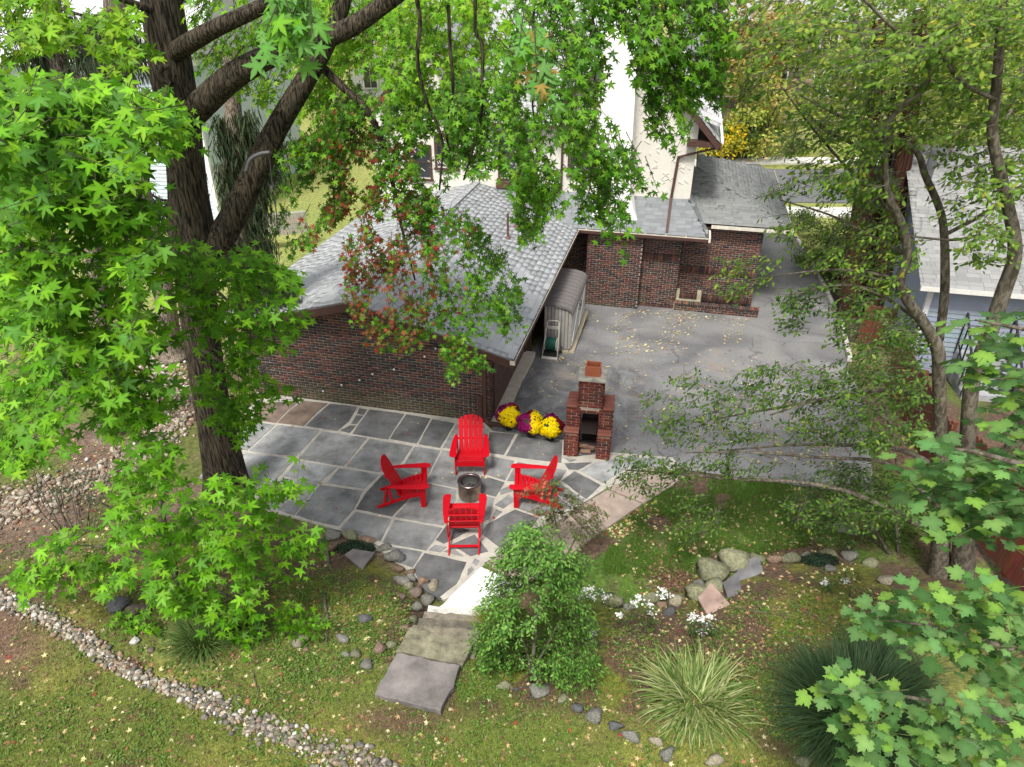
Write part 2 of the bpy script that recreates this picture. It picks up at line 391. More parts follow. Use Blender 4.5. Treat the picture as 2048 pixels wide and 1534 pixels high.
# pale kerb along the far side of the drive and a dark mulch bed behind it
mb = MB(); mb.col = (.5, .48, .44)
for a, b in zip(np.arange(6, 20, .9), np.arange(6.88, 21, .9)):
    xa = drive_edges(a)[1]+.02; xb = drive_edges(b)[1]+.02
    mb.bar((xa+.06, a, float(zdrive(a))+.03), (xb+.06, b, float(zdrive(b))+.03), .12, .14)
kerb = mb.build('kerb', M_['concrete']); kerb.matrix_world = MH; tag(kerb, kind='structure')
mb = MB(); mb.col = (.05, .035, .028)
mb.prism([(9.2, 7), (11.6, 6), (11.4, 16), (9.05, 14)], -.72, -.60)
bed = mb.build('mulch_bed', M_['ground']); bed.matrix_world = MH; tag(bed, kind='structure')
# ------------------------------------------------------------ patio: pale joints below, every flagstone a piece of its own
def PP(pts, z=0.): return [tuple(G(x, y, z)[:2]) for x, y in pts]
mb = MB(); mb.col = (.45, .42, .365)
patio_out = [(510, 800), (560, 792), (962, 838), (985, 862), (1128, 880), (1135, 915), (1225, 905), (1345, 915), (1360, 935), (1215, 975), (1145, 1020), (1062, 1082), (975, 1122), (905, 1195), (880, 1200), (818, 1142), (745, 1090), (680, 1062), (600, 1038), (540, 1022), (440, 985), (405, 955), (425, 915)]
mb.prism(PP(patio_out), -.06, .004)
patio = mb.build('patio', M_['concrete']); tag(patio, kind='structure')
GREY, DARK, LITE, BRN = (.21, .213, .21), (.125, .126, .126), (.265, .27, .267), (.2, .15, .118)
stones = [
 ([(515, 808), (600, 802), (575, 822), (551, 846), (505, 839)], BRN), ([(606, 803), (655, 808), (634, 824), (607, 852), (556, 846), (582, 820)], BRN),
 ([(660, 809), (713, 815), (697, 843), (674, 862), (613, 852), (638, 828)], DARK), ([(719, 818), (733, 820), (727, 830), (715, 828)], DARK),
 ([(713, 832), (725, 833), (714, 848), (703, 848)], DARK), ([(701, 852), (711, 852), (699, 866), (681, 862)], DARK),
 ([(740, 820), (808, 829), (787, 860), (776, 879), (706, 868), (719, 848)], DARK), ([(813, 830), (860, 838), (833, 887), (781, 878), (792, 860)], DARK),
 ([(865, 840), (908, 848), (880, 896), (838, 888)], DARK), ([(914, 850), (958, 845), (976, 862), (972, 905), (886, 896)], GREY),
 ([(979, 866), (1029, 869), (1007, 910), (976, 905)], DARK), ([(1037, 870), (1124, 884), (1122, 926), (1013, 912)], DARK),
 ([(505, 845), (549, 851), (494, 901), (470, 895)], LITE), ([(556, 851), (638, 862), (591, 913), (500, 902)], LITE), ([(645, 864), (733, 877), (687, 932), (598, 918)], GREY),
 ([(740, 879), (824, 894), (799, 929), (758, 944), (694, 933)], GREY), ([(830, 895), (880, 902), (850, 961), (803, 940)], GREY),
 ([(886, 902), (972, 910), (966, 947), (914, 976), (854, 963)], GREY), ([(977, 913), (1028, 923), (1010, 961), (970, 949)], GREY),
 ([(492, 907), (587, 920), (540, 972), (450, 960)], LITE), ([(594, 922), (673, 936), (636, 967), (570, 953)], LITE), ([(679, 938), (757, 950), (728, 978), (655, 966)], GREY),
 ([(566, 957), (633, 970), (610, 1001), (578, 997), (545, 976)], LITE), ([(641, 972), (724, 983), (707, 1018), (676, 1052), (622, 1040), (594, 1030)], GREY),
 ([(577, 1003), (607, 1006), (588, 1030), (556, 1020)], LITE), ([(538, 978), (572, 1000), (550, 1018), (500, 1010)], LITE),
 ([(735, 984), (765, 952), (800, 935), (848, 964), (784, 1033), (713, 1018)], DARK), ([(855, 968), (912, 981), (910, 1000), (886, 1051), (790, 1034)], GREY),
 ([(712, 1025), (781, 1039), (760, 1083), (723, 1073), (682, 1058)], GREY), ([(790, 1041), (884, 1057), (852, 1101), (767, 1085)], GREY),
 ([(963, 953), (1008, 966), (991, 993), (962, 986)], DARK), ([(918, 1000), (962, 991), (988, 998), (978, 1038), (950, 1050), (900, 1046)], GREY),
 ([(1036, 926), (1099, 936), (1132, 942), (1118, 962), (1094, 970), (1040, 964), (1015, 962)], GREY), ([(1000, 981), (1030, 970), (1032, 980), (1012, 986), (1002, 990)], GREY),
 ([(991, 1010), (1016, 991), (1031, 999), (1007, 1017)], LITE), ([(985, 1034), (992, 1020), (1004, 1025), (990, 1037)], GREY),
 ([(1037, 970), (1092, 974), (1143, 1016), (1080, 1032), (1034, 1016), (1040, 995)], GREY), ([(974, 1050), (1030, 1021), (1076, 1037), (1046, 1076), (999, 1094), (964, 1068)], DARK),
 ([(873, 1080), (897, 1048), (938, 1062), (888, 1087)], DARK), ([(905, 1090), (949, 1071), (975, 1103), (941, 1112)], DARK), ([(858, 1101), (871, 1091), (893, 1095), (881, 1105)], GREY), ([(888, 1104), (905, 1096), (926, 1113)], GREY),
 ([(778, 1094), (843, 1105), (825, 1135), (800, 1126)], GREY), ([(850, 1108), (932, 1126), (912, 1168), (876, 1196), (850, 1180), (828, 1140)], DARK),
 ([(945, 1126), (950, 1118), (959, 1123), (953, 1132)], GREY), ([(936, 1140), (943, 1134), (948, 1140), (935, 1152)], GREY),
 ([(1125, 962), (1149, 944), (1200, 971), (1172, 998)], DARK), ([(1098, 974), (1119, 968), (1167, 1000), (1146, 1014)], GREY), ([(1130, 928), (1183, 926), (1156, 940), (1138, 939)], DARK),
 ([(1128, 916), (1152, 920), (1140, 925)], GREY), ([(1190, 928), (1240, 918), (1262, 930), (1206, 966), (1162, 942)], LITE), ([(1246, 915), (1340, 918), (1340, 932), (1268, 934)], LITE),
 ([(420, 930), (488, 909), (440, 960), (400, 955)], LITE)]
for pts, col in stones:
    q = np.array(PP(pts)); c = q.mean(0); k = np.random.default_rng(len(pts)+int(pts[0][0])).uniform(.85, 1.15)
    out = []
    for i in range(len(q)):                                  # edges wander a little, as cut flagstone does
        a, b = q[i], q[(i+1) % len(q)]
        m = max(2, int(np.linalg.norm(b-a)/.12))
        for j in range(m):
            t = j/m; p = a+(b-a)*t; out.append(p+(c-p)/max(.15, np.linalg.norm(c-p))*-.011+rng.normal(0, .0035, 2)*(j > 0))
    dz = rng.uniform(-.003, .003)
    mb = MB(); mb.col = tuple(x*k for x in col); mb.prism([tuple(p) for p in out], -.03, .016+dz)
    mb.build('paving_stone', M_['slate'], patio)
# ------------------------------------------------------------ pinkish concrete path along the patio, white landing, steps, flagstone
def slab(name, pts, z0, z1, col, m='concrete', parent=None, zpix=None):
    mb = MB(); mb.col = col; mb.prism(PP(pts, z1 if zpix is None else zpix), z0, z1); return mb.build(name, M_[m], parent, bevel=.012)
pth = empty('path', (0, 0, 0)); tag(pth, kind='structure')
PINK = (.36, .285, .235)
slab('path_slab', [(1217, 977), (1298, 934), (1372, 952), (1288, 1005)], -.06, .018, PINK, parent=pth)
slab('path_slab', [(1214, 979), (1285, 1007), (1187, 1073), (1140, 1024)], -.06, .018, tuple(x*.95 for x in PINK), parent=pth)
slab('path_slab', [(1137, 1026), (1184, 1075), (1104, 1135), (1054, 1088)], -.06, .018, tuple(x*1.05 for x in PINK), parent=pth)
slab('path_slab', [(1051, 1090), (1101, 1137), (1040, 1170), (972, 1124)], -.06, .018, PINK, parent=pth)
st = empty('garden_steps', G(900, 1240, .3), 0, 'short flight of weathered concrete steps below the white landing', 'steps')
iv = Matrix.Translation(-Vector(G(900, 1240, .3)))
def child_slab(name, pts3, z0, col, m, parent, inv):
    mb = MB(); mb.col = col; zt = pts3[0][2]
    pp = []
    for i in range(len(pts3)):
        a, b = np.array(pts3[i]), np.array(pts3[(i+1) % len(pts3)]); m_ = max(2, int(np.linalg.norm(b-a)/.08))
        for j in range(m_): q_ = a+(b-a)*j/m_; pp.append((q_[0]+rng.normal(0, .007), q_[1]+rng.normal(0, .007)))
    mb.prism(pp, z0, zt)
    o = mb.build(name, M_[m], parent, bevel=.015); o.matrix_parent_inverse = inv; return o
lnd = slab('landing', [(962, 1133), (1042, 1168), (1012, 1196), (955, 1232), (872, 1217), (886, 1208), (903, 1190)], -.05, .03, (.92, .92, .90))
tag(lnd, 'bright white painted concrete landing between the patio and the steps', 'landing')
A0 = np.array([-.92, 8.17]); A1 = np.array([-1.03, 7.10]); dv = (A1-A0)/np.linalg.norm(A1-A0); sv = np.array([dv[1], -dv[0]])*-1
if sv[0] < 0: sv = -sv
for i in range(4):
    z = .15*(i+1); a = A0+dv*(.02+.262*i); b = a+dv*.5; w = .45+.022*i; a = a+sv*[0, .012, -.015, .01][i]; b = b+sv*[0, .012, -.015, .01][i]
    P4 = [(*(a-sv*w), z), (*(a+sv*w), z), (*(b+sv*w), z), (*(b-sv*w), z)]
    child_slab('step', P4, z-.2, [(.62, .6, .55), (.235, .205, .16), (.14, .122, .095), (.215, .19, .14)][i], 'stone', st, iv)  # alternating tread colours stand in for shadow and moss lines at the nosings
child_slab('step', [tuple(G(*p, .75)) for p in [(820, 1252), (946, 1286), (925, 1330), (792, 1301)]], .5, (.2, .185, .125), 'stone', st, iv)
fl = [G(*p, .80) for p in [(794, 1304), (919, 1331), (905, 1372), (881, 1422), (815, 1404), (748, 1388)]]
fo_ = []
for i in range(len(fl)):
    a, b = fl[i], fl[(i+1) % len(fl)]; m = max(2, int(np.linalg.norm(b-a)/.07))
    for j in range(m): q_ = a+(b-a)*j/m; fo_.append((q_[0]+rng.normal(0, .008), q_[1]+rng.normal(0, .008)))
mb = MB(); mb.col = (.19, .17, .16); mb.prism(fo_, .70, .80)
o = mb.build('flagstone', M_['slate'], None, bevel=.012); tag(o, 'large square grey flagstone laid at the foot of the steps', 'flagstone')
# ------------------------------------------------------------ bricks and shingles
BRICKS = np.array([(.125, .048, .034), (.10, .041, .031), (.075, .033, .028), (.05, .031, .028), (.038, .032, .031), (.058, .046, .041), (.15, .062, .038), (.085, .05, .038)])
def brick_col(n, pal=BRICKS, w=None, moss=None):
    c = pal[rng.choice(len(pal), n, p=w)]*rng.uniform(.8, 1.2, (n, 1)); return c
BL, BH, MJ = .205, .058, .012
def brick_face(org, ux, uz, un, width, zfun, keep=None, soldier=()):
    """Running-bond bricks on a face: origin, unit vectors along, up and outwards; zfun(x) -> top. Returns matrices (each brick its own box)."""
    org = np.array(org, float); ux = np.array(ux, float); uz = np.array(uz, float); un = np.array(un, float); M = []
    nrow = int(6/(BH+MJ)); P = []; SX = []; SZ = []
    for r in range(nrow):
        z = r*(BH+MJ)+BH/2+MJ; sold = any(abs(z-s) < (BH+MJ)*1.0 for s in soldier)
        x = -(BL/2 if r % 2 else 0)
        while x < width:
            a, b = max(0, x), min(width, x+BL)
            if b-a > .035:
                m = (a+b)/2
                if z+BH/2 < zfun(m) and (keep is None or keep(m, z)): P.append((m, z)); SX.append(b-a)
            x += BL+MJ
    P = np.array(P); SX = np.array(SX); N = len(P)
    jit = rng.normal(0, .0012, (N, 3)); pr = rng.uniform(.0, .005, N)
    pos = org+P[:, :1]*ux+P[:, 1:]*uz+un*(pr[:, None]-.0145)+jit
    return frames(pos, ux*SX[:, None], np.repeat(un[None]*.036, N, 0), np.repeat(uz[None]*BH, N, 0)), P
def shingles(org, ux, uv, un, width, length, keep, tab=.30, expo=.15, cols=None, seed=1):
    """Courses of tabs on a roof plane: org at the eave, ux along it, uv up the slope, un the outward normal."""
    r = np.random.default_rng(seed); org = np.array(org, float); ux = np.array(ux, float); uv = np.array(uv, float); un = np.array(un, float)
    P, SX = [], []
    for j in range(int(length/expo)+1):
        x = -r.uniform(0, tab)
        while x < width:
            w = tab*r.uniform(.75, 1.25); a, b = max(0, x), min(width, x+w); v = (j+.5)*expo
            if b-a > .04 and keep((a+b)/2, v): P.append(((a+b)/2, v)); SX.append(b-a-.006)
            x += w
    P = np.array(P); SX = np.array(SX); N = len(P)
    tilt = .05; u2 = uv*math.cos(tilt)-un*math.sin(tilt); n2 = un*math.cos(tilt)+uv*math.sin(tilt)
    thick = r.choice([.009, .014], N)
    pos = org+P[:, :1]*ux+P[:, 1:]*uv+un*(.012+thick[:, None]*.4)
    C = (np.array(cols or (.30, .315, .325))*r.choice([.86, .95, 1.0, 1.05, 1.12], N)[:, None]*r.uniform(.94, 1.06, (N, 1)))
    return frames(pos, ux*SX[:, None], np.repeat(u2[None]*(expo*1.12), N, 0), n2[None]*thick[:, None]), C
def bricks_part(parent, parts, pal=BRICKS, w=None, limit=300, moss=True):
    M = np.concatenate([p[0] for p in parts]); Pz = np.concatenate([p[1] for p in parts])
    C = brick_col(len(M), pal, w)
    if moss:
        k = sstep(.75, .15, Pz[:, 1])*sstep(.45, .6, fbm(Pz[:, 0], Pz[:, 1], .8, 77)); C = lerp(C, np.array((.085, .085, .035)), k*.6)
    pieces(parent, 'brick', CUBE_V, CUBE_F, M, C, M_['brick'], limit, root=MH)
# ------------------------------------------------------------ garage
RZ, RS = 2.93, .27                                # ridge height and slope
def roofz(x): return RZ-RS*abs(x+3.0)
gar = empty('garage', GO, -GA, 'low brick garage wing with grey shingle gable roof and brown trim beside the patio', 'garage')
mb = MB(); WL = -6.05
mb.prism([(WL, -.1), (0, -.1), (0, roofz(0)-.02), (-3, RZ-.02), (WL, roofz(WL)-.02)], .0, .18, axis='y')
mb.prism([(.18, -.75), (9.7, -.75), (9.7, roofz(0)-.02), (.18, roofz(0)-.02)], -.16, 0, axis='x')
mb.prism([(.18, -.3), (9.7, -.3), (9.7, roofz(0)-.02), (.18, roofz(0)-.02)], WL, WL+.16, axis='x')
mb.build('wall', M_['mortar'], gar)
faces = [brick_face((WL, 0, 0), (1, 0, 0), (0, 0, 1), (0, -1, 0), -WL, lambda x: roofz(WL+x)-.06),
         brick_face((0, 0, 0), (0, 1, 0), (0, 0, 1), (1, 0, 0), .34, lambda x: 2.0),
         brick_face((0, 3.95, -.7), (0, 1, 0), (0, 0, 1), (1, 0, 0), 5.2, lambda x: 2.75)]
bricks_part(gar, faces, w=[.13, .17, .17, .17, .15, .1, .04, .07])
# roof
sl = math.atan(RS); Lr = 3.62/math.cos(sl)
mb = MB(); mb.col = (.2, .2, .21)
for sgn in (1, -1):
    pr = [(-3, RZ+.0), (-3+sgn*3.62, RZ-RS*3.62), (-3+sgn*3.62, RZ-RS*3.62-.05), (-3, RZ-.05)]
    mb.prism(pr, -.38, 10.2, axis='y')
roof = mb.build('roof', M_['dark'], gar)
Ms, Cs = [], []
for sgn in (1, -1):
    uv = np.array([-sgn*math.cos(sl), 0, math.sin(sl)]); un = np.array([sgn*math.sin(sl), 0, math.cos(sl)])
    m, c = shingles((-3+sgn*3.64, -.40, RZ-RS*3.64), (0, 1, 0), uv, un, 10.3, Lr+.02, lambda a, v: True, .34, .155, (.30, .31, .32) if sgn > 0 else (.38, .39, .395), 3+sgn)  # left slope paler: its overexposed sheen is put into the shingle colour
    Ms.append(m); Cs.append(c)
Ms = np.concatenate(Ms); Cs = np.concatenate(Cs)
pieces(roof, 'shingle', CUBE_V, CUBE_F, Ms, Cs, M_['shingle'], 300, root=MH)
mb = MB(); mb.col = (.3, .31, .32)
for y in np.arange(-.4, 10, .24): mb.bar((-3, y, RZ+.028), (-3, y+.26, RZ+.034), .26, .012)
mb.build('ridge_cap', M_['shingle'], roof)
mb = MB()                                        # brown bargeboards and soffit of the gable overhang
for sgn in (1, -1):
    x1 = -3+sgn*3.60; mb.prism([(-3, RZ-.03), (x1, RZ-RS*3.60-.03), (x1, RZ-RS*3.60-.20), (-3, RZ-.22)], -.385, -.345, axis='y')
    mb.prism([(-3, RZ-.12), (x1, RZ-RS*3.60-.12), (x1, RZ-RS*3.60-.14), (-3, RZ-.14)], -.345, .0, axis='y')
mb.build('bargeboard', M_['brown_paint'], gar)
mb = MB(); ez = RZ-RS*3.60
mb.box((-.02, -.34, ez-.15), (.56, 9.0, ez-.13)); mb.box((.54, -.385, ez-.16), (.565, 8.7, ez-.03)); mb.box((-6.6, -.34, ez-.16), (-6.56, 9.6, ez-.03))
mb.build('soffit', M_['brown_paint'], gar)
mb = MB(); mb.col = (.6, .55, .47)              # gutter full of leaves, with its ties
mb.box((.57, -.38, ez-.14), (.58, 8.62, ez-.03)); mb.box((.57, -.38, ez-.14), (.68, 8.62, ez-.13)); mb.box((.67, -.38, ez-.13), (.685, 8.62, ez-.02)); mb.box((.57, -.39, ez-.13), (.685, -.38, ez-.03))
for y in np.arange(-.1, 8.6, .55): mb.box((.575, y, ez-.045), (.68, y+.03, ez-.03))
gut = mb.build('gutter', M_['cream'], gar)
mb = MB()
mb.box((.686, -.38, ez-.13), (.69, 8.6, ez-.03)); mb.build('gutter_face', M_['brown_paint'], gut)
mb = MB()                                        # leaf litter in the gutter
for _ in range(700):
    y = random.uniform(-.3, 8.5); p = Vector((random.uniform(.585, .665), y, ez-.1+random.uniform(0, .055))); s = random.uniform(.015, .04)
    d = Vector((random.uniform(-1, 1), random.uniform(-1, 1), random.uniform(-.3, .5))).normalized()*s; e = d.orthogonal().normalized()*s*.7
    mb.add([p-d, p+e, p+d, p-e], [(0, 1, 2, 3)], random.choice([(.13, .05, .02), (.3, .2, .06), (.06, .035, .02), (.2, .22, .05), (.07, .045, .03)]))
tag(mb.build('gutter_leaves', M_['dry'], gut), kind='stuff')
# garage door: recessed sections, each panel a piece
door = MB().box((-.02, .40, 0), (-.004, 3.62, 2.0)).build('garage_door', M_['brown_paint'], gar)
for r in range(4):
    for c in range(8):
        y0 = .42+c*.40; MB().box((-.004, y0+.012, .03+r*.49), (.012, y0+.388, .49+r*.49)).build('panel', M_['brown_paint'], door)
mb = MB(); mb.box((.0, .335, 0), (.035, .40, 2.05)); mb.box((.0, 3.62, -.1), (.06, 3.72, 2.05)); mb.box((0.0, 3.74, -.15), (.10, 3.92, 2.05))
mb.build('door_frame', M_['brown_paint'], gar)
for (a, b) in ((.02, 1.72), (1.735, 3.70)): MB().box((.0, a, -.15), (.31, b, .012), (.47, .41, .34)).build('threshold', M_['concrete'], gar, bevel=.008)
# vents and downspouts
for (x, y, r, h) in ((-.95, 7.0, .075, .62), (-1.0, 5.9, .035, .75)):
    z = roofz(x); mb = MB(); mb.tube([(x, y, z), (x, y, z+h)], r, 12); mb.lathe([(r*2.6, .0), (r*1.3, .06), (r, .07)], (x, y, z+.03), 14)
    mb.build('vent_pipe', mat('vent_paint', (.13, .06, .05), .6), gar)
def spout(parent, pts, w=.075, t=.055, name='downspout', m='brown_paint'):
    mb = MB()
    for a, b in zip(pts[:-1], pts[1:]):
        d = (Vector(b)-Vector(a)); up = (0, 1, 0) if abs(d.normalized().z) > .7 else (0, 0, 1); e = d.normalized()*.02
        mb.bar(Vector(a)-e, Vector(b)+e, w, t, up)
    return mb.build(name, M_[m], parent, bevel=.012)
spout(gar, [(.6, -.2, ez-.16), (.35, -.1, 1.78), (-.10, -.06, 1.66), (-.10, -.06, .16), (-.02, -.10, .065), (1.0, -.12, .055)], .085, .07)
mb = MB(); mb.box((-.27, -.05, 0), (-.17, -.005, .72)); mb.build('conduit_cover', M_['brown_paint'], gar)
spout(gar, [(.55, 3.80, ez-.1), (.10, 3.83, 1.7), (.14, 3.83, -.1)], .05, .05)
mb = MB()
for x in (-.46, -.33): mb.tube([(x, -.02, 1.5), (x+.02, -.025, .9), (x, -.02, .05)], .006, 5)
mb.build('wall_cable', mat('black_rubber', (.015, .015, .015), .6), gar)
# string lights on the gable
sl_ = empty('string_lights', WLD(np.array([-1.5, -.06, 1.7])), -GA, 'black cable of clear festoon bulbs strung low across the brick gable wall', 'string lights')
inv = Matrix.Translation(Vector((1.5, .06, -1.7)))
cabp = [PYL(*p, -.06) for p in [(915, 678), (871, 690), (800, 722), (720, 752), (646, 775), (560, 775)]]
cp = curve_pts(np.array(cabp), 8)
o = MB().tube([tuple(p) for p in cp], .006, 5).build('cable', mat('cable_black', (.012, .012, .012), .6), sl_); o.matrix_parent_inverse = inv
gl = mat('bulb_glass', (.75, .73, .68), .15, 2, .1, spec=.8)
for p in [(871, 697), (849, 713), (788, 739), (745, 748), (719, 760), (683, 770), (646, 782)]:
    q = PYL(*p, -.07); mb = MB(); mb.lathe([(.0, -.035), (.02, -.025), (.026, 0), (.02, .02), (.012, .035)], tuple(q), 10)
    b = mb.build('bulb', gl, sl_, True); b.matrix_parent_inverse = inv
    mb = MB(); mb.lathe([(.014, .03), (.014, .075), (.0, .08)], tuple(q), 8); k = mb.build('socket', bpy.data.materials['cable_black'], b); 

# ------------------------------------------------------------ house
ho = empty('house', WLD(np.array([0, 9.7, 0.])), -GA, 'two storey house with white stucco gables, brown trim and brick ground floor', 'house')
HI = Matrix.Translation(Vector((0, -9.7, 0)))
def hb(mb, name, m, parent=None, smooth=False, bevel=0):
    o = mb.build(name, M_[m] if isinstance(m, str) else m, parent or ho, smooth, bevel)
    if parent is None: o.matrix_parent_inverse = HI
    return o
# brick ground floor: chimney breast, two recessed bays, right wing
mb = MB(); mb.box((.0, 9.62, -.8), (6.4, 9.9, 2.2)); mb.box((.95, 8.76, -.8), (2.72, 9.62, 2.1)); mb.box((2.72, 9.12, -.8), (3.92, 9.62, 2.1)); mb.box((6.2, 9.9, -.8), (6.42, 16, 2.2)); mb.box((3.9, 8.98, -.8), (6.6, 9.12, -.46))
wallb = hb(mb, 'brick_wall', 'mortar')
f = [brick_face((.95, 8.76, -.76), (1, 0, 0), (0, 0, 1), (0, -1, 0), 1.77, lambda x: 2.85), brick_face((2.72, 9.12, -.76), (1, 0, 0), (0, 0, 1), (0, -1, 0), 1.2, lambda x: 2.85),
     brick_face((2.72, 8.76, -.76), (0, 1, 0), (0, 0, 1), (1, 0, 0), .36, lambda x: 2.85), brick_face((3.92, 9.12, -.76), (0, 1, 0), (0, 0, 1), (1, 0, 0), .5, lambda x: 2.85),
     brick_face((3.92, 9.62, -.76), (1, 0, 0), (0, 0, 1), (0, -1, 0), 2.48, lambda x: 2.9), brick_face((6.4, 9.62, -.76), (0, 1, 0), (0, 0, 1), (1, 0, 0), 6.2, lambda x: 2.9),
     brick_face((.02, 9.62, -.76), (1, 0, 0), (0, 0, 1), (0, -1, 0), .93, lambda x: 2.85), brick_face((3.92, 8.98, -.76), (1, 0, 0), (0, 0, 1), (0, -1, 0), 2.68, lambda x: .29)]
M = np.concatenate([p[0] for p in f]); Pz = np.concatenate([p[1] for p in f]); C = brick_col(len(M), w=[.2, .2, .15, .12, .1, .1, .06, .07])
C = lerp(C, np.array((.1, .095, .05)), .6*sstep(.7, .1, Pz[:, 1])*sstep(.45, .6, fbm(Pz[:, 0]*1.3, Pz[:, 1], .8, 7)))
pieces(wallb, 'brick', CUBE_V, CUBE_F, M, C, M_['brick'], 300, root=MH)
P = []                                           # soldier courses: sills and the cap of the window well
for (x0, x1, y, z) in ((3.95, 6.3, 9.60, .55), (3.95, 6.3, 9.60, -.42), (2.74, 3.9, 9.10, -.70), (2.74, 3.9, 9.10, 1.05)):
    for x in np.arange(x0, x1, .075): P.append((x, y, z))
P = np.array(P); N = len(P)
pieces(wallb, 'sill_brick', CUBE_V, CUBE_F, frames(P, np.tile((.062, 0, 0), (N, 1)), np.tile((0, .07, 0), (N, 1)), np.tile((0, 0, .19), (N, 1))), brick_col(N), M_['brick'], 300, root=MH)
P = np.array([(x, 9.05, -.43) for x in np.arange(3.95, 6.6, .075)]); N = len(P)
pieces(wallb, 'cap_brick', CUBE_V, CUBE_F, frames(P, np.tile((.062, 0, 0), (N, 1)), np.tile((0, .2, 0), (N, 1)), np.tile((0, 0, .06), (N, 1))), brick_col(N)*1.25, M_['brick'], 300, root=MH)
mb = MB(); mb.col = (.34, .31, .22); mb.box((3.95, 9.14, -.5), (4.75, 9.2, -.36)); mb.box((3.95, 9.2, -.5), (4.05, 9.6, -.16)); mb.box((4.62, 9.2, -.5), (4.75, 9.6, -.16)); mb.box((4.05, 9.2, -.5), (4.62, 9.6, -.48), (.05, .05, .04))  # dark floor panel: the shade inside the well is painted by its colour
hb(mb, 'window_well', 'concrete')
# skirt roof between brick and stucco, wing roof
def roofpart(name, quads, seedcol, lim=300, tab=.26, expo=.14):
    """quads: list of (A,B,C,D) eave-left, eave-right, top-right, top-left in the garage frame."""
    mb = MB(); mb.col = (.16, .165, .17); Ms, Cs = [], []
    for k, q in enumerate(quads):
        q = [np.array(p, float) for p in q]; mb.add(q, [(0, 1, 2, 3)])
        ux = (q[1]-q[0]); wid = np.linalg.norm(ux); ux /= wid
        n_ = np.cross(ux, q[3]-q[0]); n_ /= np.linalg.norm(n_)
        if n_[2] < 0: n_ = -n_
        uv = np.cross(n_, ux); uv = uv if uv[2] > 0 else -uv
        us = [(p-q[0])@ux for p in q]; vs2 = [(p-q[0])@uv for p in q]
        hgt = max(vs2); lo = min(us); hi = max(us)
        def keep(a, v, us=us, vs2=vs2, lo=lo):
            a = a+lo; t = v/max(vs2[3], 1e-6); t2 = v/max(vs2[2], 1e-6)
            return us[0]+(us[3]-us[0])*min(t, 1) <= a <= us[1]+(us[2]-us[1])*min(t2, 1)
        m, c = shingles(q[0]+ux*lo, ux, uv, n_, hi-lo, hgt-expo*.4, keep, tab, expo, seedcol, 50+k+len(quads)); Ms.append(m); Cs.append(c)
    o = hb(mb, name, 'dark'); Ms = np.concatenate(Ms); Cs = np.concatenate(Cs)
    pieces(o, 'shingle', CUBE_V, CUBE_F, Ms, Cs, M_['shingle'], lim, root=MH)
    return o
roofpart('skirt_roof', [((-3, 8.58, 1.98), (4.66, 8.58, 1.98), (4.02, 9.68, 2.80), (-3, 9.68, 2.80)), ((4.66, 8.58, 1.98), (4.66, 11.5, 1.98), (4.0, 11.5, 2.80), (4.0, 9.68, 2.80))], (.2, .212, .22))
roofpart('wing_roof', [((3.9, 9.35, 2.18), (7.15, 9.35, 2.18), (4.1, 12.2, 3.25), (3.9, 12.2, 3.25)), ((7.15, 9.35, 2.18), (7.15, 17, 2.18), (4.1, 14.2, 3.25), (4.1, 12.2, 3.25))], (.21, .215, .21))
mb = MB(); mb.col = (.55, .5, .42)
mb.box((.66, 8.52, 1.87), (4.72, 8.535, 1.98)); mb.box((.66, 8.535, 1.87), (4.72, 8.62, 1.88)); mb.box((4.70, 8.5, 1.85), (4.76, 9.3, 2.0), (.8, .79, .76)); mb.box((4.76, 9.28, 2.06), (7.2, 9.30, 2.17)); mb.box((7.2, 9.28, 2.06), (7.22, 17, 2.17), (.75, .74, .7))
for x in np.arange(.9, 4.6, .62): mb.box((x, 8.53, 1.975), (x+.03, 8.6, 1.995), (.85, .85, .82))
hb(mb, 'gutter', 'cream')
mb = MB(); mb.box((.02, 8.6, 1.84), (4.66, 9.7, 1.87)); mb.box((3.9, 9.34, 2.04), (7.1, 9.9, 2.06)); mb.box((.66, 8.50, 1.86), (4.7, 8.515, 1.95))
hb(mb, 'eave_soffit', 'brown_paint')
# stucco upper floor with troweled strokes standing proud
Y0 = 9.68
def gab(x, a, za, s): return za-s*abs(x-a)
mb = MB(); mb.col = (.84, .81, .74)
mb.prism([(-6.6, 2.2), (4.0, 2.2), (4.0, 5.15), (1.75, 7.55), (.05, 5.75), (.05, 5.0), (-2.6, 5.0), (-2.95, 5.3), (-4.5, 7.35), (-6.05, 5.3), (-6.6, 5.0)], Y0, Y0+.25, axis='y')
mb.box((3.8, Y0+.25, 2.2), (4.0, 16, 5.0)); mb.box((-6.6, Y0+.25, 2.2), (-6.4, 16, 5.0))
stw = hb(mb, 'stucco_wall', 'stucco')
mb = MB(); mb.col = (.80, .77, .70)
for _ in range(900):
    x = random.uniform(-6.4, 3.9); z = random.uniform(2.9, 7.2); top = max(gab(x, 1.75, 7.4, 1.05) if x > .1 else 0, gab(x, -4.5, 7.2, 1.3) if x < -2.7 else 0, 4.9)
    if z > top-.1 or z < 2.95: continue
    a = random.choice([.7, -.75])+random.uniform(-.3, .3); l = random.uniform(.08, .2); d = Vector((math.cos(a), 0, math.sin(a)))*l/2; p = Vector((x, Y0-.004, z))
    mb.bar(p-d, p+d, .022, .03, (0, 1, 0))
o = mb.build('trowel_ridge', M_['stucco'], stw); tag(o, kind='stuff')
